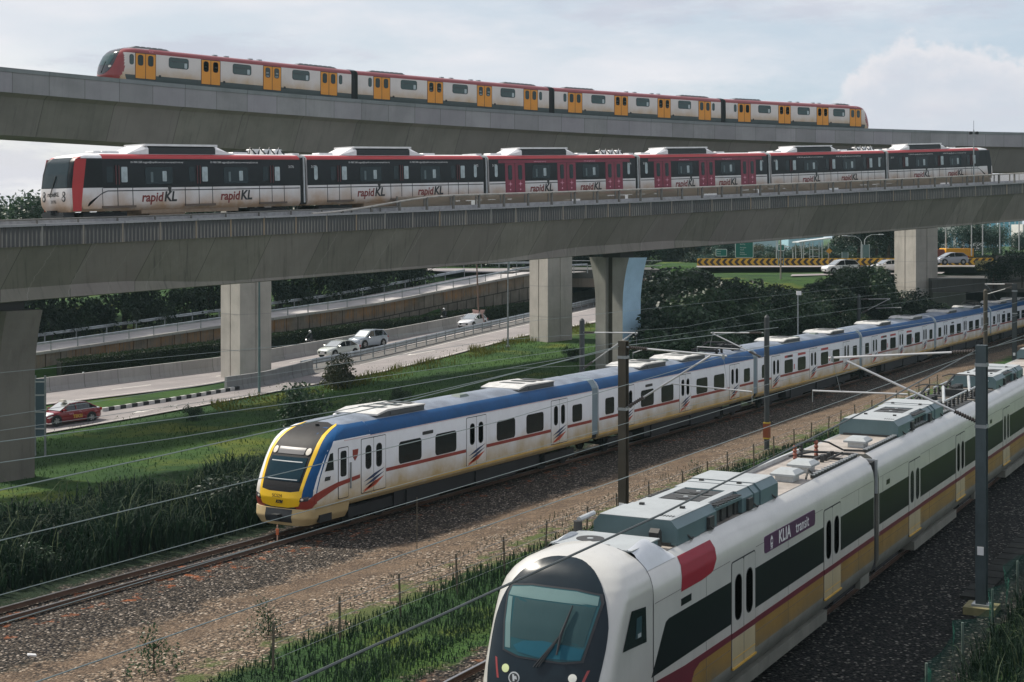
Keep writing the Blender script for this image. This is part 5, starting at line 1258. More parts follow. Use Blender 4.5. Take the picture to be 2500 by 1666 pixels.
mast(bA, 7.6, 'tall dark mast on a concrete block in the gravel right of the airport train', ms,
     [(PY(2388, 858, 43.3), PY(2032, 874, 45.4)), (PY(2390, 1032, 43.3), PY(2076, 886, 45.2)), (PY(2216, 963, 44.4), PY(1984, 954, 45.9))], w=.15, foot=True)
bC = PY(1522, 1330, 51.4); bC.z = -.2
mast(bC, 7.35, 'brown-sided mast rising behind the airport train roof, its tubes reaching right', msb,
     [(PY(1530, 848, 51.3), PY(1766, 869, 49.8)), (PY(1530, 996, 51.3), PY(1728, 873, 50)), (PY(1640, 937, 50.6), PY(1836, 957, 49.2))], w=.14)
bD = PY(1872, 1100, 76.5); bD.z = ter(bD.x, bD.y)
mast(bD, 6.85, 'mast with red and yellow band at its foot in the gravel beside the commuter train', paint('mast_dark', (.035, .042, .045), .6), 
     [(PY(1864, 813, 76.4), PY(1741, 813, 77.8)), (PY(1861, 874, 76.4), PY(1747, 818, 77.7)), (PY(1804, 853, 77), PY(1702, 847, 78.2))], w=.14, round_=True, band=True)
def kmast(u, Y, vtop, label, arm): 
    b = PY(u, 900, Y); b.z = ter(b.x, b.y); zt = CH-(vtop-HV)*Y/CF
    return mast(b, zt-b.z, label, bpy.data.materials['mast_dark'], arm, w=.15, round_=True)
kmast(1421, 84.7, 783, 'dark round mast on the grass behind the commuter train, left of the blue-sided pier', [(PY(1424, 812, 84.6), PY(1552, 813, 82.6)), (PY(1424, 900, 84.6), PY(1540, 817, 82.8)), (PY(1580, 850, 82.4), PY(1545, 862, 82.8))])
kmast(2097, 130, 722, 'dark round mast behind the commuter train in front of the dark bushes', [(PY(2103, 731, 130), PY(2170, 730, 128)), (PY(2103, 765, 130), PY(2166, 733, 128)), (PY(2138, 753, 129), PY(2200, 751, 127))])
b = PY(2406, 890, 118); b.z = ter(b.x, b.y); mast(b, CH-(710-HV)*118/CF-b.z, 'brown round mast beside the far end of the commuter train', msb, None, w=.17, round_=True)
b = PY(2477, 890, 118); b.z = ter(b.x, b.y); mast(b, CH-(694-HV)*118/CF-b.z, 'dark mast at the right edge with an arm reaching left', bpy.data.materials['mast_dark'],
     [(PY(2474, 694, 118), PY(2408, 694, 120)), (PY(2474, 700, 118), PY(2412, 718, 120)), (PY(2474, 730, 118), PY(2420, 738, 120))], w=.17)
WM = paint('wire_grey', (.28, .33, .32), .5, .3, .1)
def wire(pts, label, r=.016, group=None, cat='cable'):
    r *= .72
    P_ = []
    for a, b in zip(pts, pts[1:]):
        L = (b-a).length; n = max(2, int(L/2.5))
        for i in range(n): f = i/n; q = a.lerp(b, f); P_.append(q-Vector((0, 0, .0)))
    P_.append(pts[-1]); o = P_[0].copy(); mb = MB(); mb.tube([p-o for p in P_], r, 5)
    w = mb.build('overhead_wire', WM, loc=o); tag(w, label, cat, 'overhead wires'); return w
kw = lambda s, t, z: K(s, t, z); mw = lambda s, t, z: M(s, t, z)
wire([K(6, -13.1, 5.6), K(29, -13, 5.58), K(70, -12.9, 5.66), K(150, -13, 5.7)], 'contact wire running above the centre of the airport train roof to the right mast', .014)
feed = wire([K(5, -8.75, 6.75), K(11.6, -8.7, 6.45), K(21, -8.7, 6.55), K(33, -8.7, 6.9), K(44.4, -8.55, 7.45), K(75, -8.7, 6.8), K(120, -8.7, 7.3)], 'thick dark wire passing in front of the airport train nose up to the right mast', .024)
feed.data.materials[0] = paint('cable_dark', (.07, .085, .085), .5, var=.1)
wire([GZ(-120, 1222, 6.2), GZ(0, 1197, 6.2), GZ(420, 1107, 6.35), GZ(1000, 977, 6.55), PY(1510, 846, 51.3), PY(1900, 800, 75)], 'thicker pale wire sagging from the left edge to the top of the brown-sided mast', .019)
wire([GZ(-120, 1150, 6.7), GZ(0, 1130, 6.7), GZ(420, 1071, 6.75), GZ(840, 1001, 6.85), GZ(1010, 968, 6.9), PY(1510, 850, 51.5)], 'thin pale wire just above the thicker sagging one, crossing the mown grass', .013)
wire([GZ(-120, 1095, 7.1), GZ(0, 1079, 7.1), GZ(420, 1024, 7.15), GZ(703, 986, 7.2), GZ(933, 953, 7.25), PY(1419, 868, 60)], 'thin wire crossing above the bush left of the commuter train', .013)
wire([K(5, -17.6, 6.3), K(16, -17.6, 6.15), K(32, -17.5, 6.25), K(51, -17.7, 6.75), K(90, -17.6, 6.1), K(140, -17.6, 6.6)], 'wire passing across the windscreen of the commuter train', .014)
wire([K(5, -17.65, 5.3), K(51, -17.5, 5.35), K(150, -17.6, 5.4)], 'wire passing across the lower nose of the commuter train', .012)
wire([K(5, -17.0, 5.08), K(51, -16.9, 5.12), K(150, -17.0, 5.2)], 'wire lying across the skirt of the commuter train', .012)
wire([M(MS0-70, M0-1.4, 5.0), M(MS0+130, M0-1.3, 5.05)], 'contact wire directly above the commuter train roof', .012)
wire([M(MS0-70, M0-1.5, 5.9), M(MS0-40, M0-1.5, 5.35), M(MS0-8, M0-1.4, 5.95), M(MS0+14, M0-1.4, 5.4), M(MS0+38, M0-1.4, 6.0), M(MS0+130, M0-1.4, 5.8)], 'upper catenary wire dipping and rising above the commuter train', .011)
wire([M(MS0-70, M0-5.3, 6.4), M(MS0-8, M0-5.3, 6.2), M(MS0+40, M0-5.3, 6.3), M(MS0+130, M0-5.3, 6.3)], 'wire strung along the round masts behind the commuter train', .011)
wire([PY(1240, 900, 60), PY(1500, 890, 60), PY(1870, 868, 76.5), PY(2120, 846, 100)], 'thin wire reaching the middle of the banded mast', .01)

# ------------------------------------------------------------------ fences and small trackside things
FP = paint('fence_post', (.10, .085, .06), .8, var=.3)
root = empty('post_fence', K(30, -23, -.2)); tag(root, 'row of thin dark posts with sagging wires at the edge of the gravel', 'fence'); pm = MB(); pm.box(-.03, .03, -.03, .03, -.2, 1.25); pmm = pm.mesh('fence_post', FP)
for k in range(26): q = K(30+3.05*k, -23+.15*R.uniform(-1, 1), 0); q.z = ter(q.x, q.y); inst('fence_post', pmm, root, q-root.location, (R.uniform(-.04, .04), R.uniform(-.04, .04), 0))
mb = MB()
for z in (.3, .7, 1.1): mb.tube([K(30+3.05*k, -23, -.2+z+.02*((k*7) % 3))-root.location for k in range(26)], .006, 4)
mb.build('fence_wire', STEEL, root)
# thin stakes in the ballast
for (u, v0, v1, z, lb) in ((1018, 1215, 1343, -.45, 'thin dark stake in the dark gravel beside the commuter train'), (1983, 955, 1012, -.3, 'thin drop wire stake in the gravel below the right mast arm'), (677, 1282, 1330, -.6, 'orange-tipped post at the front of the commuter train')):
    p = GZ(u, v1, z); h = (v1-v0)*p.y/CF; mb = MB(); mb.tube([(0, 0, 0), (0, 0, h)], .03 if u == 677 else .018, 6); mb.tube([(0, 0, h*.5), (0, 0, h*.8)], .06 if u == 677 else .02, 6, 1)
    tag(mb.build('trackside_stake', [paint('stake_pale', (.4, .25, .18), .7), paint('stake_orange', (.5, .13, .05), .7)] if u == 677 else [FP, FP], loc=p), lb, 'stake')
# green net fence, bottom right
netm, t = newmat('green_net', .6, 0, .3, (.008, .085, .06)); t.b.inputs['Alpha'].default_value = .5
wv = t.new('ShaderNodeTexWave'); wv.inputs['Scale'].default_value = 9; wv.inputs['Distortion'].default_value = 1.5; t.link(t.pos, wv.inputs[0])
t.link(t.math('ADD', t.math('MULTIPLY', t.ramp(wv.outputs[1], .3, .7), .55), .12), t.b.inputs['Alpha'])
root = empty('net_fence', K(14, -7.6, 0)); tag(root, 'green net fence sloping through the grass in the lower right corner', 'fence')
mb = MB(); n = 30
for i in range(n):
    for k in range(5): q = K(14+1.2*i, -7.6+.12*sin(i*.9)+.05*k*sin(i*2.1), 0); mb.v.append(tuple(Vector((q.x, q.y, -.15+.30*k*(1+.12*sin(i*1.7))))-root.location))
for i in range(n-1):
    for k in range(4): a = i*5+k; mb.f.append((a, a+5, a+6, a+1)); mb.m.append(0)
mb.build('net', netm, root); pm = MB(); pm.tube([(0, 0, -.2), (0, 0, 1.25)], .035, 8); pmm = pm.mesh('net_post', paint('post_grey_green', (.1, .14, .12), .7))
for i in range(9): q = K(14+4*i, -7.62, -.15); inst('net_post', pmm, root, q-root.location)
# sleeper-like cable trough lids, right
tl = MB(); s = 46
while s < 66: 
    n0 = len(tl.v)
    for a in (s, s+.9):
        for t_ in (-9.3, -8.6):
            for z in (-.3, -.13): tl.v.append(tuple(K(a, t_, z)))
    for f in ((0, 2, 3, 1), (4, 5, 7, 6), (0, 1, 5, 4), (2, 6, 7, 3), (1, 3, 7, 5)): tl.f.append(tuple(n0+x for x in f)); tl.m.append(0)
    s += 1.0
tag(tl.build('cable_duct', paint('duct_lid', (.035, .037, .035), .95, var=.5, spec=.1)), 'row of flat grey concrete duct lids in the gravel right of the tall mast', 'cable duct')
mb = MB(); mb.box(-.12, .1, -.08, .07, 0, .04); p = GZ(78, 1601, -.4); tag(mb.build('litter', WHITE, loc=p, rot=(0, .2, .5)), 'small white scrap lying in the gravel, lower left', 'litter')

# ------------------------------------------------------------------ vehicles
TYRE = paint('tyre', (.012, .012, .013), .85); RIM = paint('rim', (.35, .36, .37), .35, .7, .2); CGL = glass('car_glass', (.01, .014, .018), .03, .8); LAMPW = paint('headlamp', (.7, .7, .68), .15); LAMPR = paint('tail_lamp', (.35, .02, .02), .2); PLT = paint('number_plate', (.02, .02, .02), .5); PLW = paint('plate_text', (.7, .7, .7), .5)
WSG = paint('windscreen_reflecting', (.50, .53, .53), .18, .85, .1)
def car(name, loc, yaw, body_m, label, kind='sedan', top_m=None, cat='car', L=4.45, W_=1.72):
    r = empty(name, loc, yaw); tag(r, label, cat, 'cars on the roads'); hw_ = W_/2; top_m = top_m or body_m
    # stations along x (front at -x): (x, halfwidth, z low, z belt)
    if kind == 'sedan': S = [(-.5, .62, .42, .58), (-.485, .8, .26, .68), (-.44, .9, .2, .78), (-.36, .97, .18, .86), (-.2, 1, .18, .94), (0, 1, .18, .97), (.22, 1, .18, 1.0), (.36, .98, .18, 1.02), (.45, .94, .22, 1.0), (.49, .84, .3, .94), (.5, .7, .4, .8)]; RFp = [(-.24, .90, .93), (-.06, .80, 1.40), (.10, .80, 1.46), (.22, .78, 1.42), (.41, .82, 1.02)]
    elif kind == 'suv': S = [(-.5, .66, .45, .7), (-.485, .84, .3, .85), (-.44, .92, .24, .95), (-.34, .98, .22, 1.02), (-.18, 1, .22, 1.08), (.1, 1, .22, 1.12), (.3, 1, .22, 1.15), (.44, .97, .24, 1.16), (.485, .9, .32, 1.1), (.5, .8, .45, .95)]; RFp = [(-.26, .90, 1.05), (-.09, .80, 1.62), (.08, .8, 1.70), (.34, .79, 1.66), (.47, .84, 1.12)]
    else: S = [(-.5, .66, .42, .62), (-.485, .84, .27, .76), (-.42, .93, .2, .88), (-.3, .98, .18, .96), (-.1, 1, .18, 1.02), (.15, 1, .18, 1.05), (.35, 1, .18, 1.08), (.45, .97, .2, 1.06), (.49, .88, .3, 1.0), (.5, .78, .42, .85)]; RFp = [(-.32, .9, .95), (-.09, .8, 1.46), (.08, .8, 1.52), (.32, .78, 1.47), (.46, .84, 1.06)]
    rings = []
    for x, f, a, b in S:
        w = hw_*f; rings.append([(x*L, -w*.9, a), (x*L, -w, a+.12), (x*L, -w, a+(b-a)*.55), (x*L, -w*.95, b-.06), (x*L, -w*.82, b), (x*L, w*.82, b), (x*L, w*.95, b-.06), (x*L, w, a+(b-a)*.55), (x*L, w, a+.12), (x*L, w*.9, a)])
    mb = MB(); mb.loft(rings, 0, True, True, mf=lambda i, k: 1 if k in (3, 4, 5) and top_m is not body_m and i != 3 else 0); mb.build('body', [body_m, top_m], r, 50)
    g = MB(); rr = []
    for x, f, z in RFp: w = hw_*f; zb = interp([(s_[0], s_[3]) for s_ in S], x)-.03; rr.append([(x*L, -hw_*.90, zb), (x*L, -w, z-.03), (x*L, -w*.9, z), (x*L, w*.9, z), (x*L, w, z-.03), (x*L, hw_*.90, zb)])
    g.loft(rr, 0, True, True); g.build('window', CGL, r, 40)
    q = MB(); n0 = 0; R2 = [(x, f, z) for x, f, z in RFp]
    for i in range(1, len(R2)-2):
        a, b = R2[i], R2[i+1]; w0, w1 = hw_*a[1]*.93, hw_*b[1]*.93
        n0 = len(q.v); q.v += [(a[0]*L, -w0, a[2]-.02), (a[0]*L, w0, a[2]-.02), (b[0]*L, w1, b[2]-.02), (b[0]*L, -w1, b[2]-.02)]+[(a[0]*L, -w0*.97, a[2]+.018), (a[0]*L, w0*.97, a[2]+.018), (b[0]*L, w1*.97, b[2]+.018), (b[0]*L, -w1*.97, b[2]+.018)]
        q.f += [tuple(n0+k for k in f) for f in ((4, 5, 6, 7), (0, 1, 5, 4), (2, 3, 7, 6), (1, 2, 6, 5), (3, 0, 4, 7))]; q.m += [0]*5
    q.build('roof', top_m, r)
    ws = MB(); a, b = RFp[0], RFp[1]; za = interp([(s_[0], s_[3]) for s_ in S], a[0])-.0
    A4 = [Vector((a[0]*L, -hw_*.80, za)), Vector((a[0]*L, hw_*.80, za)), Vector((b[0]*L, hw_*b[1]*.9, b[2]-.03)), Vector((b[0]*L, -hw_*b[1]*.9, b[2]-.03))]; nn = (A4[1]-A4[0]).cross(A4[2]-A4[0]).normalized(); nn = -nn if nn.z < 0 else nn
    A4 = [q+nn*.045 for q in A4]; ws.quad(*A4); ws.quad(*[q-nn*.03 for q in A4]); ws.build('windscreen', WSG, r)
    pl = MB()
    for sg in (-1, 1):
        for (i, j) in ((0, 1), (-2, -1)):
            a, b = RFp[i], RFp[j]; pl.tube([(a[0]*L, sg*hw_*(.92 if i == 0 else a[1]), a[2] if i == 0 else a[2]), (b[0]*L, sg*hw_*(b[1]+.01), b[2])], .035, 5)
        pl.tube([(.03*L, sg*hw_*.925, 1.0), (.02*L, sg*hw_*.82, RFp[2][2]-.06)], .03, 5)
        pl.tube([(RFp[1][0]*L, sg*hw_*.83, RFp[1][2]-.02), (RFp[2][0]*L, sg*hw_*.83, RFp[2][2]-.02), (RFp[3][0]*L, sg*hw_*.81, RFp[3][2]-.02)], .03, 5)
    pl.build('window_frame', body_m, r)
    wm = MB(); wr = .33 if kind != 'suv' else .37; wm.prism([(wr*cos(a*pi/12), wr+wr*sin(a*pi/12)) for a in range(24)], -.1, .1, 0); wmesh = wm.mesh('wheel', [TYRE]); rmm = MB()
    rmm.prism([(wr*.62*cos(a*pi/12), wr+wr*.62*sin(a*pi/12)) for a in range(24)], -.115, .115, 0)
    for k in range(5): t_ = 2*pi*k/5; rmm.prism([(wr*.5*cos(t_)+.05*cos(a*pi/3), wr+wr*.5*sin(t_)+.05*sin(a*pi/3)) for a in range(6)], -.12, .12, 1)
    rmesh = rmm.mesh('rim', [RIM, BLACK])
    for x in (-.32, .3):
        for sg in (-1, 1):
            w = inst('wheel', wmesh, r, (x*L, sg*(hw_-.08), 0)); inst('rim', rmesh, w)
            arch = MB(); arch.prism([((wr+.07)*cos(a*pi/12), wr+(wr+.07)*sin(a*pi/12)) for a in range(24)], -.02, .02, 0); ao = arch.build('wheel_arch', BLACK, r, loc=(x*L, sg*(hw_-.012), 0))
    for sg in (-1, 1):
        h = MB(); z = interp([(s_[0], s_[3]) for s_ in S], -.47)-.16; h.prism([(-.47*L, z), (-.40*L, z+.13), (-.37*L, z+.1), (-.44*L, z-.04)], min(sg*hw_*.62, sg*hw_*.95), max(sg*hw_*.62, sg*hw_*.95)); h.build('headlight', LAMPW, r)
        h = MB(); z = .85 if kind == 'sedan' else .98; h.box(.465*L, .503*L, min(sg*hw_*.6, sg*hw_*.9), max(sg*hw_*.6, sg*hw_*.9), z-.1, z+.08); h.build('tail_light', LAMPR, r)
        h = MB(); h.box(-.21*L, -.165*L, min(sg*hw_*.98, sg*(hw_+.16)), max(sg*hw_*.98, sg*(hw_+.16)), .93, 1.06, 0, .02); h.build('wing_mirror', body_m, r)
    h = MB(); h.box(-.503*L, -.47*L, -.5, .5, .36, .56); h.build('grille', BLACK, r); h = MB(); h.box(-.508*L, -.5*L, -.26, .26, .38, .5, 1); h.build('number_plate', [PLT, PLW], r)
    return r
cpaint = lambda n, c, r=.25: paint(n, c, r, .1, .05, .5, coat=.6)
txr = cpaint('taxi_red', (.23, .012, .02)); txw = cpaint('taxi_white', (.72, .74, .74))
def road_yaw(P_, i): d = P_[i+1]-P_[i-1]; return atan2(d.y, d.x)
A_, B_ = resample(N_near, 200), resample(N_far, 200)
def on_lane(A2, B2, u, f, dz=.11):
    best = min(range(1, 198), key=lambda i: abs(CU+CF*A2[i].lerp(B2[i], f).x/A2[i].lerp(B2[i], f).y-u)); p = A2[best].lerp(B2[best], f); d = A2[best+1]-A2[best-1]; p.z = plane(p.x, p.y)+dz; return p, atan2(d.y, d.x)
p, yw = on_lane(A_, B_, 173, .50)
tx = car('taxi', p, yw, txr, 'red taxi with white bonnet and roof on the slip road at the left', 'sedan', txw, 'taxi')
mb = MB(); mb.loft([[(-.55, -.28, 1.46), (-.25, -.28, 1.46), (-.25, .28, 1.46), (-.55, .28, 1.46)], [(-.5, -.24, 1.62), (-.3, -.24, 1.62), (-.3, .24, 1.62), (-.5, .24, 1.62)]], 0, True, True); mb.build('roof_sign', paint('taxi_sign', (.5, .48, .42), .5), tx)
YL = paint('taxi_yellow_print', (.6, .35, .05), .5); inst('lettering', textmesh('TEKSI', .3, YL, .004, 0, .012), tx, (-.15, -.872, .42)); inst('lettering', textmesh('TEKSI', .16, PINK, .004), tx, (-.5, -.868, .66)); inst('lettering', textmesh('KL', .16, PINK, .004), tx, (.35, -.868, .78))
FA, FB = resample(F_near, 200), resample(F_far, 200)
p, yw = on_lane(FA, FB, 829, .30); car('parked_car', p, yw, cpaint('car_white', (.62, .66, .62)), 'white sedan on the main road half hidden by the guard rail', 'sedan').name = 'car'
p, yw = on_lane(FA, FB, 902, .68); car('car', p, yw, cpaint('car_silver_blue', (.42, .48, .54)), 'silver blue people carrier just behind the white sedan', 'suv')
p, yw = on_lane(FA, FB, 1152, .45); car('car', p, yw, cpaint('car_pearl', (.72, .74, .76)), 'white car whose roof shows above the guard rail below the tilted sign', 'sedan')
p = PY(2052, 671, 176); p.z = 6.35; car('car', p, radians(20), cpaint('car_bright_white', (.78, .78, .78)), 'white car partly behind the bushes below the chevron barrier', 'suv', L=4.6)
p = PY(2322, 642, 188); p.z = 7.25; car('car', p, radians(12), cpaint('car_grey', (.30, .33, .38)), 'silver hatchback in front of the orange container at the far right', 'hatch', L=4.1)
p = PY(2166, 655, 181); p.z = 6.5; car('car', p, radians(18), bpy.data.materials['car_bright_white'], 'white car just left of the pier near the chevron barrier', 'sedan')
# tipper with orange container
p = PY(2330, 612, 206); r = empty('container_truck', (p.x, p.y, 6.9), radians(14)); tag(r, 'orange container on a lorry behind the silver hatchback', 'lorry')
r.scale = (.82, .82, .82); ORG = paint('container_orange', (.80, .38, .012), .5, var=.12); mb = MB(); mb.box(-2.2, 3.0, -1.1, 1.1, 1.3, 2.75, 0, .05)
for k in range(12): mb.box(-2.1+k*.43, -1.95+k*.43, -1.14, -1.1, 1.35, 2.7)
mb.build('container', ORG, r); mb = MB(); mb.box(-3.6, 3.1, -.9, .9, .7, 1.25); mb.build('chassis', DK, r); mb = MB(); mb.box(-3.9, -2.4, -1.05, 1.05, .9, 2.6, 0, .2); mb.build('cab', paint('lorry_cab', (.25, .07, .05), .5), r)
wm = MB(); wm.prism([(.5*cos(a*pi/10), .5+.5*sin(a*pi/10)) for a in range(20)], -.15, .15); wm = wm.mesh('wheel', TYRE)
for x in (-3.1, 1.2, 2.4):
    for y in (-.85, .85): inst('wheel', wm, r, (x, y, 0))

# motorcyclists (skinned figure on a small machine)
SUIT = paint('rider_clothes', (.018, .022, .03), .8); HELM = paint('helmet_pale', (.62, .64, .64), .25); SKIN = paint('skin', (.28, .15, .09), .6)
def skin(name, V, E, Rr, mat, parent):
    me = bpy.data.meshes.new(name); me.from_pydata(V, E, []); o = bpy.data.objects.new(name, me); COL.objects.link(o); o.parent = parent; me.materials.append(mat)
    o.modifiers.new('skin', 'SKIN'); 
    if not me.skin_vertices: pass
    sv = me.skin_vertices[0].data if me.skin_vertices else None
    if sv is None: return o
    for i, r_ in enumerate(Rr): sv[i].radius = (r_, r_)
    sv[0].use_root = True; s_ = o.modifiers.new('sub', 'SUBSURF'); s_.levels = 1; s_.render_levels = 1; return o
def biker(loc, yaw, label, lab2):
    r = empty('motorcycle', loc, yaw); tag(r, label, 'motorcycle', 'motorcycles')
    mb = MB()
    wm = MB(); n = 18
    for i in range(n): 
        a, b = 2*pi*i/n, 2*pi*(i+1)/n; wm.tube([(.26*cos(a), 0, .3+.26*sin(a)), (.26*cos(b), 0, .3+.26*sin(b))], .05, 6, 0, False)
    for i in range(5): a = 2*pi*i/5; wm.tube([(0, 0, .3), (.25*cos(a), 0, .3+.25*sin(a))], .015, 4, 0)
    wm = wm.mesh('wheel', TYRE); inst('wheel', wm, r, (-.62, 0, 0)); inst('wheel', wm, r, (.6, 0, 0))
    mb.loft([[(x, -w, z0), (x, w, z0), (x, w, z1), (x, -w, z1)] for x, w, z0, z1 in ((-.42, .06, .45, .78), (-.2, .14, .35, .85), (.15, .15, .4, .76), (.5, .13, .6, .78), (.75, .07, .72, .84))], 0, True, True); mb.tube([(-.62, 0, .3), (-.45, 0, .95)], .04, 6); mb.tube([(.6, 0, .3), (.1, 0, .42)], .04, 6); mb.build('frame', paint('bike_dark', (.03, .03, .035), .35), r, 40)
    h = MB(); h.tube([(-.35, -.34, 1.0), (-.45, -.1, .98), (-.45, .1, .98), (-.35, .34, 1.0)], .02, 6); h.build('handlebar', BLACK, r); l = MB(); l.box(-.62, -.5, -.07, .07, .8, .94, 0, .03); l.build('headlight', LAMPW, r)
    p_ = empty('person', Vector(loc), yaw); tag(p_, lab2, 'person', 'riders')
    V = [(.2, 0, .86), (.18, 0, 1.08), (.08, 0, 1.32), (.03, 0, 1.46), (.0, 0, 1.56), (.06, -.2, 1.36), (-.08, -.3, 1.14), (-.33, -.32, 1.03), (.06, .2, 1.36), (-.08, .3, 1.14), (-.33, .32, 1.03),
         (.16, -.12, .84), (-.18, -.2, .74), (-.05, -.2, .36), (-.2, -.2, .3), (.16, .12, .84), (-.18, .2, .74), (-.05, .2, .36), (-.2, .2, .3)]
    E_ = [(0, 1), (1, 2), (2, 3), (3, 4), (2, 5), (5, 6), (6, 7), (2, 8), (8, 9), (9, 10), (0, 11), (11, 12), (12, 13), (13, 14), (0, 15), (15, 16), (16, 17), (17, 18)]
    skin('body', V, E_, [.15, .14, .17, .07, .09, .08, .055, .045, .08, .055, .045, .1, .08, .055, .05, .1, .08, .055, .05], SUIT, p_)
    hm = MB(); rings = []
    for i in range(9): a = -pi/2+pi*i/8; rings.append([(.0+.145*cos(a)*cos(b*pi/8), .13*cos(a)*sin(b*pi/8), 1.64+.15*sin(a)) for b in range(16)])
    hm.loft(rings, 0, True, True); hm.build('helmet', HELM, p_, 60); vs = MB(); vs.box(-.15, -.1, -.09, .09, 1.58, 1.68, 0, .01); vs.build('visor', BLACK, p_)
p = RG(792, 868); p += Vector((-.9, 2.6, 0)); d = FA[120]-FA[110]; yw = atan2(d.y, d.x)
def behind_barrier(u, k=1.6):
    i = min(range(1, 88), key=lambda i: abs(CU+CF*FB2[i].x/FB2[i].y-u)); q = FB2[i]; d = FB2[i+1]-FB2[i-1]; n_ = Vector((-d.y, d.x, 0)).normalized(); q = q+n_*k; return Vector((q.x, q.y, plane(q.x, q.y)+.35)), atan2(d.y, d.x)
FB2 = resample(F_far, 90)
q, yw = behind_barrier(792); biker(q, yw, 'dark motorcycle behind the concrete barrier, nearer the white sedan', 'rider in dark clothes and white helmet above the concrete barrier behind the white sedan')
q, yw = behind_barrier(1119); biker(q, yw, 'dark motorcycle farther along, below the stained wall', 'rider in dark clothes and pale helmet near the tilted sign')

# ------------------------------------------------------------------ lamp posts, poles, signs
def pole(loc, h, label, mat=STEEL, r=.08, cat='pole', group='poles'):
    mb = MB(); mb.tube([(0, 0, -.5), (0, 0, h*.5), (0, 0, h)], [r, r*.85, r*.6], 8); o = mb.build('pole', mat, loc=loc, smooth=40); return tag(o, label, cat, group)
def zbase(p): return Vector((p.x, p.y, ter(p.x, p.y)))
GP = paint('pole_green_grey', (.12, .19, .19), .6, var=.2); BP_ = paint('pole_brown', (.2, .13, .1), .7, var=.3)
p = RG(633, 962); pole(p, 9.5, 'thin green-grey pole standing in front of the tall pier nearest the taxi', GP, .11)
p = RG(1240, 848); r = empty('lamp_pole', p); 
r = empty('sign_post', p); tag(r, 'slim grey pole in the grass left of the square pier, rising past the stained wall', 'pole'); bpy.data.objects.remove(bpy.data.objects['lamp_pole']); mb = MB(); mb.tube([(0, 0, -.4), (0, 0, 9.0)], [.09, .06], 8); mb.build('pole_shaft', STEEL, r); mb = MB(); mb.box(-.2, .2, -.2, .2, -.3, .12); mb.build('pole_base', STEEL, r)
p = RG(1170, 800); r = empty('leaning_sign', p); tag(r, 'brown pole with tilted pink and white boards at its foot', 'sign'); mb = MB(); mb.tube([(0, 0, -.3), (-.35, 0, 9)], [.09, .07], 8); mb.build('pole_shaft', BP_, r); mb = MB(); mb.prism([(-.75, 2.0), (-.05, 1.9), (.05, -.0), (-.45, .0)], -.08, -.03); mb.prism([(.1, 1.95), (.65, 1.95), (.42, 1.5), (.75, 0), (.25, 0)], -.14, -.09); mb.build('board', paint('board_pinkish', (.55, .36, .32), .6, var=.2), r)
SG = paint('sign_green', (.0, .14, .11), .5, var=.1); SGW = paint('sign_white', (.55, .62, .6), .5)
def sign(loc, w, h, z0, label, lines, legs=2, tsize=.4, yaw=0):
    r = empty('road_sign', loc, yaw); tag(r, label, 'road sign', 'green direction signs'); mb = MB(); mb.rrect(-w/2, w/2, z0, z0+h, -.06, 0, .15, 1); mb.rrect(-w/2+.08, w/2-.08, z0+.08, z0+h-.08, -.066, -.05, .12, 0); mb.build('board', [SG, SGW], r)
    for x in ([-w*.35, w*.35] if legs == 2 else [0]): q = MB(); q.tube([(x, .05, -.4), (x, .05, z0+h*.9)], .07, 6); q.build('post', GP, r)
    for t_, x, z, s_ in lines: inst('lettering', textmesh(t_, s_, SGW, .004), r, (x, -.072, z))
    return r
GB = lambda u, v, Y: PY(u, v, Y)
p = GB(1817, 650, 205); p.z = 6.9; sign(p, 2.55, 2.45, .95, 'large green direction sign, the tallest board behind the chevron barrier', [('Jalan Bandaraya', -.62, 3.05, .22), ('Banting', -.62, 2.78, .24), ('Putrajaya', -.62, 2.3, .24), ('KLIA', -.55, 1.98, .24), ('Kajang', -.62, 1.62, .24), ('Seremban', -.62, 1.36, .24)], 2)
p = GB(1761, 650, 208); p.z = 6.9; sign(p, 1.6, 1.05, 1.1, 'small green sign left of the large green sign', [('Awan', -.6, 1.75, .24), ('Besar', -.6, 1.42, .24)], 1)
p = GB(1907, 650, 195); p.z = 6.9; sign(p, .95, .85, 2.0, 'small green sign on two thin posts behind the tall thin pole', [('KLIA', -.35, 2.5, .2)], 2)
p = GB(1243, 650, 186); p.z = 5.8; sign(p, 2.25, 2.5, 3.45, 'green sign half hidden under the viaduct left of the square pier', [('KLIA', -.4, 4.45, .3), ('UPM', -.4, 4.05, .3), ('Puchong', -.4, 3.68, .3)], 1)
p = GB(2063, 650, 205); p.z = 6.8; mb = MB(); mb.box(-.5, .5, -.04, .04, .4, 1.8); mb.box(-.45, -.38, -.1, .05, -.4, 1.85, 1); mb.box(.38, .45, -.1, .05, -.4, 1.85, 1); o = mb.build('sign_board', [paint('board_back', (.16, .24, .25), .5, .3), PALE], loc=p); tag(o, 'back of a plain grey-green board, the left of two right of the bus shelter', 'sign')
p = GB(2114, 650, 210); p.z = 7.3; o2 = copy_obj(o); o2.location = p; o2.scale = (1.15, 1, 1.3); o2['label'] = 'back of a plain grey-green board, the right and larger of two'
p = GB(2024, 648, 192); p.z = 6.8; r = empty('warning_sign', p); tag(r, 'small yellow warning sign on a brown post in front of the chevrons', 'sign'); mb = MB(); mb.tube([(0, 0, -.5), (0, 0, 2.0)], .05, 6); mb.build('post', BP_, r); mb = MB(); mb.prism([(-.4, 2.1), (0, 1.75), (.4, 2.1), (0, 2.5)], -.07, -.04); mb.build('board', paint('sign_yellow', (.5, .25, .02), .5), r)

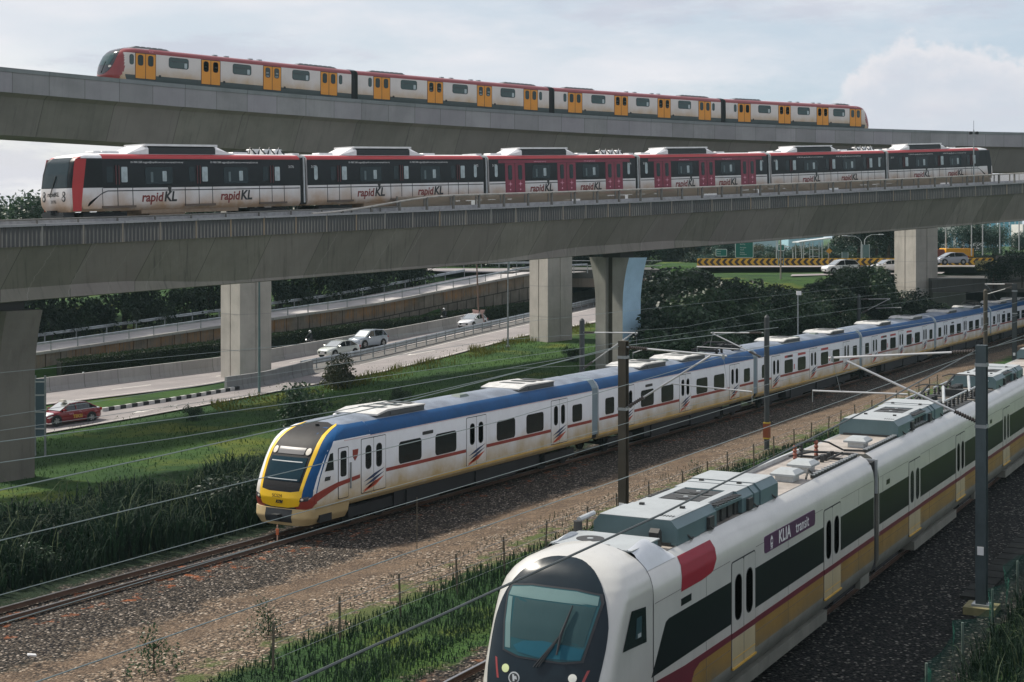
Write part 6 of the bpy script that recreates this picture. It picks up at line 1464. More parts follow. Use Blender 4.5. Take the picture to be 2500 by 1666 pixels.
# upper road with chevron barrier
def poly_sheet(name, pts, mat, kind='structure'):
    mb = MB(); mb.v = [tuple(q) for q in pts]; mb.f = [tuple(range(len(pts)))]; mb.m = [0]; o = mb.build(name, mat, uv=[(q[0], q[1]) for q in mb.v]); return tag(o, kind=kind)
up = lambda u, v, Y, z: Vector(((u-CU)*Y/CF, Y, z))
ur_n = [up(1700, 0, 186, 6.95), up(1800, 0, 187, 6.95), up(2000, 0, 188, 6.95), up(2200, 0, 187, 6.98), up(2420, 0, 185, 7.05)]
ur_f = [Vector((q.x*1.05, q.y+9, q.z)) for q in ur_n]
ribbon('upper_road', ur_n, ur_f, ASPH, 40)
em = MB()
lr_n = [PY(1930, 690, 168), PY(2010, 674, 172), PY(2100, 664, 176), PY(2300, 655, 179)]
for q in lr_n: q.z = 6.3
lr_f = [Vector((q.x*1.03, q.y+4.2, 6.4)) for q in lr_n]
ribbon('lower_ramp_road', lr_n, lr_f, ASPH, 30)
CHY = paint('chevron_yellow', (.62, .36, .025), .5, var=.12); CHK = paint('chevron_black', (.04, .028, .02), .6)
r = empty('chevron_barrier', ur_f[0]); tag(r, 'long low barrier painted with black and yellow chevrons along the upper road', 'barrier'); bp = [q+Vector((0, -.6, 0)) for q in ur_f]; n = 46; bb = resample(bp, n+1)
mb = MB(); cv = MB(); H_ = .95
for i in range(n):
    a, b = bb[i]-r.location, bb[i+1]-r.location; up_ = Vector((0, 0, H_)); nn = (b-a).cross(up_).normalized()*.012; nn = nn if nn.y < 0 else -nn
    mb.quad(a, b, b+up_, a+up_); mb.quad(a+up_, b+up_, b+up_+Vector((0, .3, 0)), a+up_+Vector((0, .3, 0)))
    f = lambda s_, t_: a.lerp(b, s_)+up_*t_+nn
    n0 = len(cv.v); cv.v += [tuple(f(*q)) for q in ((.45, .05), (.95, .05), (.5, .5), (.95, .95), (.45, .95), (.0, .5))]; cv.f += [(n0, n0+1, n0+2, n0+5), (n0+5, n0+2, n0+3, n0+4)]; cv.m += [0, 0]
mb.build('barrier_panel', CHY, r); cv.build('chevron_markings', CHK, r)
ribbon('guard_strip', [q+Vector((0, -.9, .0)) for q in ur_n], [q+Vector((0, -.2, 0)) for q in ur_n], LINE, 30, 1)
# walkway shelter
p = GB(1984, 640, 214); p.z = 7.0; r = empty('bus_shelter', p, radians(8)); tag(r, 'small open shelter with pale sloping roof beyond the chevron barrier', 'shelter')
mb = MB(); mb.prism([(-2.6, 2.9), (2.2, 3.5), (2.25, 3.65), (-2.6, 3.05)], -1.5, 1.5); mb.build('roof', paint('shelter_roof', (.55, .58, .58), .5), r)
for x in (-2.1, -.9, .5, 1.9):
    for y in (-1.3, 1.3): q = MB(); q.box(x-.05, x+.05, y-.05, y+.05, -.5, 3.0); q.build('post', PALE, r)
q = MB(); q.box(-.9, .5, -1.32, -1.28, .9, 1.0); q.box(-.9, .5, -1.32, -1.28, 1.9, 2.0); q.build('rail', PALE, r)
def lamp(u, Yd, ztop, arms, label, zb=6.9):
    p = PY(u, 640, Yd); p.z = zb; r = empty('street_lamp', p); tag(r, label, 'street lamp', 'street lamps'); h = ztop-zb
    mb = MB(); mb.tube([(0, 0, -.5), (0, 0, h-.8)], [.11, .07], 8); mb.build('post', PALE, r, 40)
    for a in arms:
        q = MB(); q.tube([(0, 0, h-.8), (a*.15, 0, h-.35), (a*.45, 0, h-.05), (a, 0, h)], .045, 6); q.build('lamp_arm', PALE, r, 40); l = MB(); l.loft([[(a, -.15, h-.05), (a+.7*(1 if a > 0 else -1), -.1, h-.02), (a+.7*(1 if a > 0 else -1), .1, h-.02), (a, .15, h-.05)], [(a, -.12, h+.1), (a+.6*(1 if a > 0 else -1), -.08, h+.08), (a+.6*(1 if a > 0 else -1), .08, h+.08), (a, .12, h+.1)]], 0, True, True); l.build('lamp_head', paint('lamp_head', (.6, .62, .62), .4) if not bpy.data.materials.get('lamp_head') else bpy.data.materials['lamp_head'], r)
lamp(1954, 235, 11.0, (-2.2,), 'street lamp with one arm left of the shelter'); lamp(1965, 240, 10.9, (2.2,), 'street lamp with one long arm just right of the first, behind the shelter')
lamp(2103, 205, 10.9, (-2.0,), 'street lamp with left-reaching arm behind the plain boards'); lamp(2111, 215, 11.1, (2.1,), 'street lamp with right-reaching arm behind the plain boards')
lamp(1936, 200, 9.4, (-.6,), 'short street lamp beside the green signs', 6.9)
for k, (u, v1, Yd, lb) in enumerate(((1896, 632, 215, 'pale pole left of the tall thin one behind the chevron barrier'), (2309, 602, 207, 'first pole right of the pier, in front of the pale building'), (2372, 607, 204, 'second pole right of the pier'), (2399, 607, 209, 'third pole right of the pier'), (2441, 602, 212, 'pole before the blue glass building'), (2488, 595, 210, 'pole near the right edge with a small lamp'))):
    p = PY(u, v1, Yd); p.z = max(p.z-.5, 6.5); pole(p, 12 if k else 9, lb, PALE, .09)
p = PY(1906, 690, 165); p.z = ter(p.x, p.y); pole(p, 9.5-p.z+3.5, 'tall thin pole standing among the bushes in front of the chevrons', paint('pole_tan', (.3, .27, .24), .7), .09)
p = PY(1948, 785, 112); p.z = ter(p.x, p.y); r = empty('camera_pole', p); tag(r, 'slim pole with a small white camera head rising from the bushes', 'pole'); hh = CH-(716-HV)*112/CF-p.z; mb = MB(); mb.tube([(0, 0, -.3), (0, 0, hh-.1)], .05, 6); mb.build('pole_shaft', STEEL, r); mb = MB(); mb.box(-.1, .25, -.09, .09, hh-.15, hh+.15, 0, .03); mb.build('camera_head', WHITE, r)
# antenna on lower viaduct
c_ = LR.at(s_of(LR, 2377, .9), .9, -1.9); r = empty('antenna_mast', c_); tag(r, 'slim antenna mast on the lower viaduct in front of the train end', 'antenna'); mb = MB(); mb.tube([(0, 0, 0), (0, 0, 3.6), (0, 0, 5.7)], [.08, .06, .05], 8); mb.build('mast_shaft', STEEL, r)
mb = MB(); mb.tube([(0, 0, 5.6), (0, 0, 6.6)], .02, 5); mb.build('aerial', BLACK, r)
for sg in (-1, 1): q = MB(); q.box(sg*.33-.14, sg*.33+.14, -.12, .12, 5.2, 5.5, 0, .05); q.tube([(0, 0, 5.35), (sg*.3, 0, 5.35)], .03, 5); q.build('aerial_panel', DK, r)
# cross road bridge over the underpass
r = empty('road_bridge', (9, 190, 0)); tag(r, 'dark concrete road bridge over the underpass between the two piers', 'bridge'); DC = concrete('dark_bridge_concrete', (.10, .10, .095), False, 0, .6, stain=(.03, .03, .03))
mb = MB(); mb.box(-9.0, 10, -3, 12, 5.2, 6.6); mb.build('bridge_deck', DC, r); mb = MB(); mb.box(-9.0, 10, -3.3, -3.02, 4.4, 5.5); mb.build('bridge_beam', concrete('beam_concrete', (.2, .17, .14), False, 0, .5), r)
mb = MB(); mb.box(-9.0, 10, 12.1, 12.5, -1, 5.2); mb.build('tunnel_shade_sheet', paint('tunnel_shade', (.006, .008, .01), .9), r)  # near-black sheet across the underpass, painted as its deep shade
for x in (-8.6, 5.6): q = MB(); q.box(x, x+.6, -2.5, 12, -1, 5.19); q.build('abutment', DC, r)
for z in (.5, 1.1): q = MB(); q.box(-6, 10, -2.95, -2.9, 6.6+z, 6.68+z); q.build('parapet_rail', PALE, r)
mb = MB(); mb.box(-6.1, -6.0, -2.98, -2.88, 6.6, 7.7); mb.box(4, 4.1, -2.98, -2.88, 6.6, 7.7); mb.build('parapet_post', PALE, r)
ribbon('cross_road', [Vector((-8, 181.5, 6.42)), Vector((0, 181.5, 6.42))], [Vector((-14, 200, 6.5)), Vector((4, 200, 6.5))], ASPH, 4)
guard_rail([Vector((-16+1.0*k, 199, 6.5)) for k in range(20)], 'pale guard rail beyond the cross road, behind the green sign', .6, 2.0, double=True)
# right hand overbridge (dark underpass for the railway)
r = empty('rail_overbridge', (58, 172, 0)); tag(r, 'dark concrete overbridge and wing wall above the railway at the right', 'bridge')
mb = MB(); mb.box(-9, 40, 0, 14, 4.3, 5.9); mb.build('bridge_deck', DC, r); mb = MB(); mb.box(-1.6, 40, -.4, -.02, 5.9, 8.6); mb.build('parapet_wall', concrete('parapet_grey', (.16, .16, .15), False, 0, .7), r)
mb = MB(); mb.box(-17, -9.01, 11, 14, -1, 6.7); mb.box(-9, -5.2, -.5, 14, -1, 4.29); mb.build('abutment', concrete('abutment_green', (.10, .11, .09), False, 0, .7), r); mb = MB(); mb.box(-5.2, 40, 13, 14, -1, 4.29); mb.build('tunnel_shade_sheet', bpy.data.materials['tunnel_shade'], r)  # dark sheet at the rear stands for shade under the overbridge
for x in (-2.2, 0.3): q = MB(); q.box(x, x+.7, 2, 12, -1, 4.29); q.build('bridge_column', DC, r)
q = MB(); q.box(-1.5, 40, -.45, -.41, 4.7, 5.5); q.build('beam', concrete('beam_pale', (.16, .15, .13), False, 0, .6), r)
p = Vector((58-1.5, 171.6, 0)); mb = MB(); mb.box(-2.6, -.05, -.03, .03, 6.9, 8.0, 0); mb.prism([(-.3, 7.0), (-1.0, 7.0), (-1.7, 7.45), (-1.0, 7.9), (-.3, 7.9), (-1.0, 7.45)], -.05, -.03, 1); o = mb.build('chevron_sign', [paint('chevron_pale', (.4, .36, .16), .6), CHK], loc=p); tag(o, 'yellow and black chevron board behind the silver hatchback', 'sign')

# ------------------------------------------------------------------ vegetation
import array
def leafcloud(n, blobs, size, seed, droop=.3, shell=.55, aspect=.5):
    """leaf shaped faces spread through overlapping lumps; blobs: (cx,cy,cz,rx,ry,rz)"""
    r_ = random.Random(seed); mb = MB(); vol = [b[3]*b[4]*b[5] for b in blobs]; tot = sum(vol)
    for b, v in zip(blobs, vol):
        for _ in range(int(n*v/tot)):
            th = r_.uniform(0, 2*pi); cz = r_.uniform(-.8, 1); sr = sqrt(1-cz*cz); d = Vector((cos(th)*sr, sin(th)*sr, cz))
            rad = shell+(1.08-shell)*r_.random()**.6
            nz = mnoise.noise(Vector((d.x*2.1+seed, d.y*2.1, d.z*2.1+b[0])))
            if nz < -.15 and rad > .7: continue
            rad *= 1+.28*nz
            p = Vector((b[0]+d.x*b[3]*rad, b[1]+d.y*b[4]*rad, b[2]+d.z*b[5]*rad))
            t = Vector((r_.uniform(-1, 1), r_.uniform(-1, 1), r_.uniform(-.6, .5)-droop)).normalized(); u = t.cross(Vector((r_.uniform(-1, 1), r_.uniform(-1, 1), r_.uniform(-1, 1)))).normalized()
            s = size*r_.uniform(.55, 1.35); a = u*s*aspect*.5
            mb.quad(p, p+t*s*.45+a, p+t*s, p+t*s*.45-a)
    return mb
def trunkmesh(h, r, seed, limbs=5, spread=1.6, top=.85):
    r_ = random.Random(seed); mb = MB(); pts = [Vector((0, 0, -.4))]; 
    for i in range(1, 6): pts.append(Vector((r_.uniform(-.12, .12)*i*.3*h/6, r_.uniform(-.12, .12)*i*.3*h/6, h*top*i/5)))
    mb.tube(pts, [r*(1-.14*i) for i in range(6)], 7)
    for k in range(limbs):
        z = h*r_.uniform(.35, .75); i = min(4, int(z/(h*top)*5)); b = pts[i].lerp(pts[i+1], .5); a = r_.uniform(0, 2*pi); e = b+Vector((cos(a)*spread, sin(a)*spread, h*.22)); m_ = b.lerp(e, .5)+Vector((0, 0, -.1*h*.3))
        mb.tube([b, m_, e], [r*.45, r*.3, r*.12], 5)
    return mb
BARK = paint('bark', (.07, .052, .038), .9, var=.35, vs=4)
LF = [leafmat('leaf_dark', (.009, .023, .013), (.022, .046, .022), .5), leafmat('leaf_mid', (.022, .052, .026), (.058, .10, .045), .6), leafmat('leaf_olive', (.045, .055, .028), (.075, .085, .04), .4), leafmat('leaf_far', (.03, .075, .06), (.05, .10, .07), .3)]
protos = {}
def proto(key, mk):
    if key not in protos: protos[key] = mk()
    return protos[key]
def crown_blobs(kind, seed):
    r_ = random.Random(seed); B = []
    if kind == 'tree':
        for k in range(9): a = r_.uniform(0, 2*pi); d = r_.uniform(.2, .75); B.append((cos(a)*d*2.6, sin(a)*d*2.6, r_.uniform(3.2, 7.8), r_.uniform(1.3, 2.0), r_.uniform(1.3, 2.0), r_.uniform(1.0, 1.6)))
        B.append((0, 0, 6.2, 2.0, 2.0, 2.4))
    elif kind == 'bush':
        for k in range(8): a = r_.uniform(0, 2*pi); d = r_.uniform(.2, .9); B.append((cos(a)*d*1.3, sin(a)*d*1.3, r_.uniform(.5, 1.9), r_.uniform(.55, .95), r_.uniform(.55, .95), r_.uniform(.45, .8)))
    elif kind == 'flat':
        for k in range(8): a = r_.uniform(0, 2*pi); d = r_.uniform(.3, 1.); B.append((cos(a)*d*3.4, sin(a)*d*3.4, r_.uniform(5.4, 7.0), r_.uniform(1.2, 1.9), r_.uniform(1.2, 1.9), r_.uniform(.5, .8)))
    return B
def plant(name, kind, leaf, seed, loc, sc, label, cat, group, n=None, rz=None):
    key_n = n; n = n or {'tree': 9000, 'bush': 3200, 'flat': 6000}[kind]; size = {'tree': .34, 'bush': .22, 'flat': .34}[kind]
    cm = proto((kind, leaf, seed, key_n), lambda: leafcloud(n, crown_blobs(kind, seed), size, seed, shell=.35).mesh('crown', LF[leaf]))
    tm = proto((kind, 'trunk', seed), lambda: (trunkmesh(7, .22, seed, 7, 2.0) if kind != 'bush' else trunkmesh(2, .07, seed, 6, .8)).mesh('trunk', BARK))
    r = empty(name, loc, R.uniform(0, 6.28) if rz is None else rz); r.scale = sc if isinstance(sc, tuple) else (sc, sc, sc); tag(r, label, cat, group)
    inst('crown', cm, r); inst('trunk', tm, r); return r
# dark trees on the bank beyond the ramp
R.seed(11)
poss = []
for k in range(30):
    ra = -14+k*3.3; rb = 10.5+(k % 3)*3.2+R.uniform(-.8, .8); q = R0+RD*ra+RB*rb; 
    q.z = ter(q.x, q.y)-.2
    lift_ = 1.25+R.uniform(-.12, .2)
    if ra > 62: continue
    plant('broadleaf_tree', 'tree', 0 if k % 4 else 1, 1+k % 3, q, (lift_, lift_, lift_*1.18), 'dark leafy tree in the dense row on the bank behind the rising ramp', 'tree', 'dark trees behind the ramp')
for k in range(26):
    ra = -14+k*3.0; q = R0+RD*ra+RB*9.2; q.z = ter(q.x, q.y)-.1
    if ra > 55: continue
    plant('undergrowth_bush', 'bush', 0, 5+k % 3, q, (1.5, 1.3, 1.7), 'low dark bush under the tree row behind the ramp guard rail', 'bush', 'undergrowth behind the ramp')
# tree tops seen at the far left under the train nose
for k, (u, Yd, s_) in enumerate(((10, 150, 1.55), (62, 156, 1.66), (-40, 150, 1.6), (105, 162, 1.6), (30, 165, 1.75))):
    q = PY(u, 700, Yd); q.z = 1.2 if Yd < 160 else 1.6; plant('broadleaf_tree', 'tree', 1, 1+k % 3, q, (s_, s_, s_*.92), 'green tree top at the left edge beside the front of the lower train', 'tree', 'trees at the left edge')
# hedge along the foot of the wall
HL = leafmat('hedge_leaf', (.012, .028, .010), (.03, .055, .016), 1.2)
def hedge(a0, a1, h, label, rb=-2.2):
    r = empty('hedge', rampP(a0, rb)); mb = MB(); r_ = random.Random(int(a0*10)); L = a1-a0; o = r.location.copy()
    def hp(a, b, z): q = R0+RD*(a0+a)+RB*(rb+b); return Vector((q.x, q.y, plane(q.x, q.y)+z))-o
    core = MB(); n = max(2, int(L/2))
    for i in range(n): 
        a, b = L*i/n, L*(i+1)/n; c8 = [hp(x, y, z) for x in (a, b) for y in (-.4, .4) for z in (-.2, h-.18)]; n0 = len(core.v); core.v += [tuple(q) for q in c8]; core.f += [tuple(n0+j for j in f) for f in ((0, 1, 3, 2), (4, 6, 7, 5), (0, 4, 5, 1), (2, 3, 7, 6), (1, 5, 7, 3))]; core.m += [0]*5
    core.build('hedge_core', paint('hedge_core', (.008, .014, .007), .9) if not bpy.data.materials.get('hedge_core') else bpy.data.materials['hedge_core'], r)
    for _ in range(int(L*520)):
        a = r_.uniform(0, L); f = r_.random()
        if f < .38: y, z = r_.uniform(-.55, .5), h+r_.uniform(-.15, .1)
        else: y, z = -.5+r_.uniform(-.1, .12), r_.uniform(0, h)
        p = hp(a, y, z); t = Vector((r_.uniform(-1, 1), r_.uniform(-1, .4), r_.uniform(-.3, 1))).normalized(); u = t.cross(Vector((r_.uniform(-1, 1), 1, r_.uniform(-1, 1)))).normalized(); s = r_.uniform(.08, .18); mb.quad(p, p+t*s*.5+u*s*.3, p+t*s, p+t*s*.5-u*s*.3)
    mb.build('foliage', HL, r); tag(r, label, 'hedge', 'clipped hedges below the wall'); return r
hedge(-8, -3.2, 1.0, 'short clipped hedge block at the left end below the ramp'); hedge(1.0, 23.5, 1.35, 'long clipped hedge left of the tall pier, below the ramp'); hedge(24.0, 45, 1.4, 'clipped hedge below the stained wall, right of the tall pier'); hedge(45.6, 70, 1.5, 'farther clipped hedge below the stained wall, near the tilted sign')
# grassy strip between barrier and hedge is ground; small white egret-like litter
q = RG(200, 905, 0); q = PY(203, 900, 122); q.z = ter(q.x, q.y); mb = MB(); mb.loft([[(x, y*w, z+w*.3) for x, y in ((0, -.25), (.08, 0), (0, .25), (-.08, 0))] for z, w in ((0, .9), (.4, 1.1), (.8, .6), (1.1, .15))], 0, True, True); tag(mb.build('wrapped_bundle', paint('plastic_white', (.55, .6, .6), .4), loc=q, smooth=40), 'small white wrapped bundle on the verge behind the concrete barrier', 'bundle')
# bushes on the railway bank at the right
R.seed(23)
VLIM = [(1560, 612), (1640, 615), (1700, 650), (1760, 668), (1850, 690), (1950, 694), (2040, 668), (2080, 640), (2130, 645), (2180, 700), (2250, 708), (2330, 722), (2430, 732)]
def bushrow(u0, u1, n, tM, sc0, sc1, lab, leafs=(0, 1), kind='bush'):
    for k in range(n):
        u = max(u0+(u1-u0)*(k+R.uniform(.1, .9))/n, 1632 if tM > -56 else 1600); t_ = tM+R.uniform(-1.0, 1.0); kk = (u-CU)/CF
        Y = t_/(kk*MN.x+MN.y); X = kk*Y; zg = ter(X, Y); vl = interp(VLIM, u)+R.uniform(-6, 12); s_ = min(R.uniform(sc0, sc1), (CH-(vl-HV)*Y/CF-zg)/2.45)
        if s_ < .3: continue
        plant('leafy_bush', kind, R.choice(leafs), 5+k % 3, (X, Y, ter(X, Y)-.25), (s_*1.15, s_*1.15, s_), lab, 'bush', 'bushes on the railway bank')
LB = 'dark leafy bush in the thicket between the blue-sided pier and the right pier'
bushrow(1600, 2160, 16, -43.2, .8, 1.2, LB); bushrow(1620, 2170, 18, -46.5, 1.2, 1.8, LB); bushrow(1580, 2160, 20, -50, 1.5, 2.2, LB); bushrow(1570, 2150, 20, -54, 1.6, 2.5, LB); bushrow(1565, 2050, 16, -58.5, 1.7, 2.6, LB); bushrow(1570, 1900, 12, -64, 1.6, 2.4, LB)
bushrow(1900, 2290, 12, -41.2, .7, 1.3, LB); bushrow(1950, 2280, 12, -45.5, .9, 1.5, LB); bushrow(1980, 2180, 7, -50, .9, 1.5, LB)
bushrow(1545, 1800, 8, -75, 1.0, 1.6, LB); bushrow(2170, 2420, 7, -43.6, .7, 1.1, 'low leafy bush at the foot of the right pier beside the far carriages'); bushrow(2280, 2420, 4, -46.5, .9, 1.2, 'low leafy bush at the foot of the right pier beside the far carriages')
for (u, v, Yd, s_, lb) in ((1700, 720, 120, 1.6, 'large drooping tree beside the blue-sided pier'), (1760, 735, 113, 1.3, 'rounded dark tree right of the drooping one'), (2112, 690, 150, 1.62, 'tall bush hiding part of the white car')):
    q = PY(u, 800, Yd); q.z = ter(q.x, q.y)-.3; plant('leafy_bush', 'bush', 1, 6, q, (s_*1.2, s_*1.2, s_*1.35), lb, 'bush', None)
# bushes near the slip road on the mown side
for (u, v, z, s_, lb, lf) in ((735, 1052, -1.6, 1.15, 'round dark bush in the grass between the slip road and the commuter train', 1), (740, 1030, -1.6, .8, 'smaller bush behind the round dark one', 1), (822, 950, -1.2, 1.0, 'tall drooping shrub beside the slip road kerb, in front of the white sedan', 2),
                         (905, 1010, -1.3, .55, 'low weedy clump above the commuter train roof', 1), (975, 985, -1.2, .5, 'low weedy clump farther right along the verge', 1), (1395, 905, -.9, .5, 'small clump near the dark round mast', 1), (470, 1020, -1.7, .4, 'small leafy tuft at the road edge', 1)):
    q = GZ(u, v, z); q.z = ter(q.x, q.y)-.15; plant('shrub', 'bush', lf, 5+len(lb) % 3, q, (s_, s_, s_*1.2), lb, 'shrub', None)
for (u, v, h, lb) in ((590, 1330, 1.0, 0),): pass
for (x, y, s_, lb) in ((GZ(655, 1560, -.4).x, GZ(655, 1560, -.4).y, .42, 'young leafy sapling in the gravel left of the fence row'), (GZ(375, 1640, -.4).x, GZ(375, 1640, -.4).y, .5, 'small leafy plant at the bottom edge, left of the fence row'), (GZ(1702, 1172, -.3).x, GZ(1702, 1172, -.3).y, .35, 'small green plant at the edge of the fence row')):
    plant('sapling', 'bush', 1, 7, (x, y, ter(x, y)-.2), (s_*.9, s_*.9, s_*1.3), lb, 'plant', None, 420)
R.seed(31)
for k in range(18):
    q = M(10+k*3.1+R.uniform(-1, 1), R.uniform(-46.5, -39.5)); q.z = ter(q.x, q.y)-.2; s_ = R.uniform(.45, .75)
    plant('undergrowth_shrub', 'bush', 1 if k % 3 else 0, 5+k % 3, q, (s_*1.5, s_*1.5, s_), 'leafy dark shrub growing among the tall grass left of the commuter track', 'shrub', 'shrubs in the tall grass')
# far trees beyond the upper road
R.seed(5)
FTL = ['hazy tree beyond the chevron barrier', 'olive bushy tree beyond the chevron barrier']
for k in range(30):
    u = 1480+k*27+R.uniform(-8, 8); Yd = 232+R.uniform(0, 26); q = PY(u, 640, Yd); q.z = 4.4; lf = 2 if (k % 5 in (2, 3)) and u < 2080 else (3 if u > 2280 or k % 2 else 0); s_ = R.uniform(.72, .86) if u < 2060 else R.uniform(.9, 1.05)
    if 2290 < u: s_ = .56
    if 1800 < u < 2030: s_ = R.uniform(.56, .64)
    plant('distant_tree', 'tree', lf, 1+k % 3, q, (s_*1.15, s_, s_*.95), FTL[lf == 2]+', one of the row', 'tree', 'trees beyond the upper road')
for (u, Yd, s_, lb) in ((2368, 225, .8, 'tall spreading tree in front of the pale arched building'), (2425, 228, .72, 'round-headed tree in front of the blue glass building'), (2492, 215, .6, 'tree at the right edge below the blue building'), (2140, 225, 1.15, 'big dark tree mass left of the right pier'), (2095, 228, 1.15, 'big dark tree behind the double street lamps'), (2170, 220, 1.2, 'big dark tree touching the right pier')):
    q = PY(u, 640, Yd); q.z = 6.3; plant('distant_tree', 'tree', 3 if u > 2200 else 0, 2, q, (s_*1.2, s_*1.2, s_), lb, 'tree', None)
for (u, Yd, s_, lb) in ((2425, 168, 1.1, 'dark shrub hanging over the overbridge parapet'), (2495, 166, 1.3, 'larger dark shrub at the right edge over the overbridge')):
    q = PY(u, 640, Yd); q.z = 5.3 if u < 2450 else 5.6; plant('shrub', 'bush', 0, 6, q, (s_*1.2, s_, s_*1.1), lb, 'shrub', None)
for k in range(34):
    u = 1700+k*22; q = PY(u, 640, 222+R.uniform(0, 5)); q.z = 6.2; plant('distant_bush', 'bush', (0, 3, 1)[k % 3], 5+k % 3, q, (1.25, 1.1, R.uniform(.75, 1.05)), 'low bush in the hedge line just beyond the chevron barrier', 'bush', 'bushes beyond the upper road')
for k in range(14):
    u = 1120+k*30; q = PY(u, 600, 215+R.uniform(0, 10)); q.z = 3.6; plant('distant_tree', 'tree', 0 if k % 3 else 2, 1+k % 3, q, (1.1, 1.1, 1.05), 'dark tree behind the cross road and the green sign', 'tree', 'trees behind the cross road')
# distant town
def far_block(u0, u1, v0, Yd, col, label, fn=None, name='office_building'):
    a, b = PY(u0, 600, Yd), PY(u1, 600, Yd); zt = CH-(v0-HV)*Yd/CF; r = empty(name, ((a.x+b.x)/2, Yd, 6)); tag(r, label, 'building'); w = (b.x-a.x)/2; mb = MB(); mb.box(-w, w, 0, 12, -8, zt-6); mb.build('wall', paint(label[:12].replace(' ', '_')+'_wall', col, .7, var=.1), r)
    if fn: fn(r, w, zt-6)
    return r
def arches(r, w, h):
    g_ = glass('arch_glass', (.10, .2, .27), .2)
    for k in range(3):
        x = -w*.45+k*2.4; mb = MB(); P_ = [(x-.8, h-8.5), (x+.8, h-8.5)]+[(x+.8*cos(a*pi/8), h-5.2+1.5*sin(a*pi/8)) for a in range(9)]; mb.prism(P_, -.06, .02); mb.build('arched_window', g_, r)
    mb = MB(); mb.box(-w, w, -.3, 0, h-1, h); mb.build('cornice', WHITE, r)
far_block(2290, 2400, 538, 420, (.62, .60, .56), 'pale building with pointed arch windows beyond the poles', arches)
def gl(r, w, h):
    mb = MB(); x = -w+.5
    while x < w-1.5: mb.box(x, x+1.6, -.08, .02, h-22, h-.8); x += 2.3
    mb.build('window_strip', paint('sky_blue_glass', (.12, .38, .5), .25, .1), r)
far_block(2400, 2434, 540, 520, (.50, .56, .58), 'low pale block between the arched building and the glass tower', gl); far_block(2436, 2496, 520, 600, (.50, .62, .68), 'blue glass office block near the right edge', gl, 'glass_tower'); far_block(2497, 2560, 548, 520, (.58, .58, .55), 'pale block at the right edge of the picture', gl)
def ridge(r, w, h):
    mb = MB(); n = 12
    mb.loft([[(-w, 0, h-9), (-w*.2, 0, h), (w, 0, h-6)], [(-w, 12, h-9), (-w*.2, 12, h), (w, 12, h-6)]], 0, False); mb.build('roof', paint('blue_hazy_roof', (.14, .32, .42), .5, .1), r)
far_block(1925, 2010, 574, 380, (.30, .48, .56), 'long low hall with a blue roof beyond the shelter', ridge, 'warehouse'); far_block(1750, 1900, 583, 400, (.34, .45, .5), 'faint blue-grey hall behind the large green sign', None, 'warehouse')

# ------------------------------------------------------------------ grass
def blades(n, region, hrange, wr, seed, mat, name, label=None, bend=.5, lean=None):
    r_ = random.Random(seed); mb = MB()
    for _ in range(n):
        p = region(r_)
        if p is None: continue
        h = r_.uniform(*hrange)*(.55+.9*max(0, .5+mnoise.noise(Vector((p.x*.35, p.y*.35, seed))))); w = r_.uniform(*wr); a = r_.uniform(0, 2*pi); d = Vector((cos(a), sin(a), 0)); sd = Vector((-d.y, d.x, 0))*w*.5; b = h*bend*r_.uniform(.3, 1.2)
        q1 = p+Vector((0, 0, h*.5))+d*b*.15; q2 = p+Vector((0, 0, h*.85))+d*b*.5; q3 = p+Vector((0, 0, h*.82 if r_.random() < .6 else h))+d*b
        n0 = len(mb.v); mb.v += [tuple(x) for x in (p-sd, p+sd, q1-sd*.9, q1+sd*.9, q2-sd*.6, q2+sd*.6, q3)]; mb.f += [(n0, n0+1, n0+3, n0+2), (n0+2, n0+3, n0+5, n0+4), (n0+4, n0+5, n0+6)]; mb.m += [0, 0, 0]
    o = mb.build(name, mat); tag(o, label, 'grass' if label else None, kind='stuff'); return o
def reg(fn, s, t): 
    def f(r_):
        q = fn(r_.uniform(*s), r_.uniform(*t)); q.z = ter(q.x, q.y)-.03; return q
    return f
GD = leafmat('tall_grass_dark', (.006, .018, .010), (.015, .037, .019), .5, True, .7, .12); GM = leafmat('grass_blades', (.012, .032, .016), (.024, .052, .023), .5, True, .7, .15); GY = leafmat('grass_yellowing', (.10, .12, .02), (.17, .16, .03), .8, True, .7, .15); GS = leafmat('grass_straw', (.05, .075, .04), (.09, .115, .06), .8, True, .7, .15)
ms0 = MS0
blades(30000, reg(M, (8, ms0+4), (-48.5, -37.6)), (.8, 1.6), (.045, .10), 1, GD, 'tall_grass', 'tall dark rank grass on the bank left of the commuter track', .6)
blades(1500, reg(M, (8, ms0+4), (-48, -38)), (1.3, 2.0), (.03, .06), 2, GS, 'seeding_grass', 'pale bent seed stalks standing out of the tall dark grass', .8)
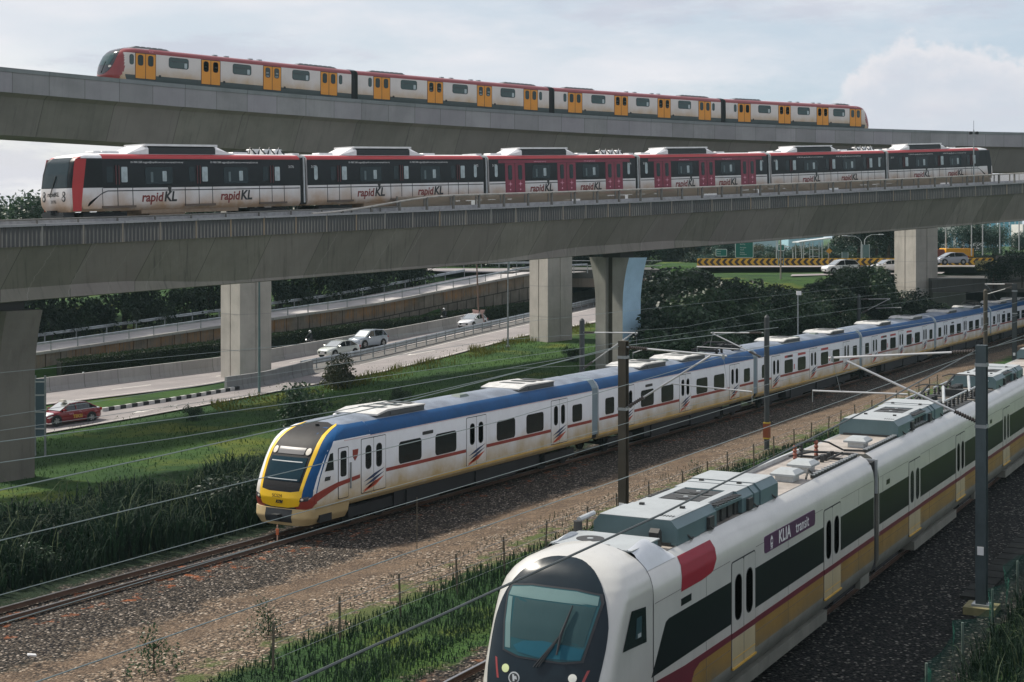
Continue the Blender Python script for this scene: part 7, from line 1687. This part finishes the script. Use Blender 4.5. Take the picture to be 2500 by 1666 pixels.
blades(36000, reg(M, (14, ms0+60), (-76, -45)), (.06, .22), (.03, .06), 3, leafmat('lawn_blades', (.024, .060, .018), (.05, .10, .026), .4, True, .7, .15), 'meadow_grass', 'rough green grass between the tall grass and the slip road', .5)
def vergef(r_):
    i = r_.randint(40, 165); q = A_[i]+Vector((.35, -.9, 0))*(.3+4.5*r_.random()**2); q.z = ter(q.x, q.y)-.03
    return q if mnoise.noise(Vector((q.x*.3, q.y*.3, 4))) > r_.uniform(-.3, .3) else None
blades(9000, vergef, (.2, .65), (.03, .06), 4, GY, 'verge_grass', 'yellowing long grass along the near kerb of the slip road', .4)
blades(19000, reg(K, (20, 95), (-24.0, -20.2)), (.12, .36), (.02, .045), 6, GM, 'fence_grass', 'dark green grass growing along the fence row', .6)
blades(6000, reg(K, (14, 48), (-21.2, -19.4)), (.1, .28), (.02, .04), 8, GM, 'track_grass', 'short mossy grass beside the empty track', .5)
blades(1200, reg(K, (24, 70), (-27, -23.6)), (.06, .2), (.015, .03), 9, GM, 'gravel_weeds', 'sparse yellowish weeds in the pale gravel', .6)
blades(15000, reg(K, (14, 52), (-7.4, -1.5)), (.35, 1.0), (.02, .045), 10, GD, 'corner_grass', 'rank dark grass in the lower right corner', .7)
blades(1000, reg(K, (14, 50), (-7.2, -1.5)), (.7, 1.2), (.02, .04), 12, GS, 'corner_seed_stalks', 'pale bent stalks in the lower right corner grass', .9)
blades(5000, reg(M, (ms0+0, ms0+45), (-47, -38.6)), (.2, .5), (.04, .08), 13, GD, 'bank_grass', 'rough grass along the far side of the commuter train', .5)

# ------------------------------------------------------------------ thin humid air
hz_ = MB(); hz_.box(-460, 860, -70, 2700, -9, 40)
hm = bpy.data.materials.new('humid_air'); hm.use_nodes = True; ht = NT(hm); ht.n.remove(ht.n['Principled BSDF'])
pv = ht.new('ShaderNodeVolumePrincipled'); pv.inputs['Color'].default_value = (.6, .86, .9, 1); pv.inputs['Density'].default_value = .00015; pv.inputs['Anisotropy'].default_value = .2
ht.link(pv.outputs[0], ht.n['Material Output'].inputs['Volume'])
tag(hz_.build('haze', hm), kind='stuff')
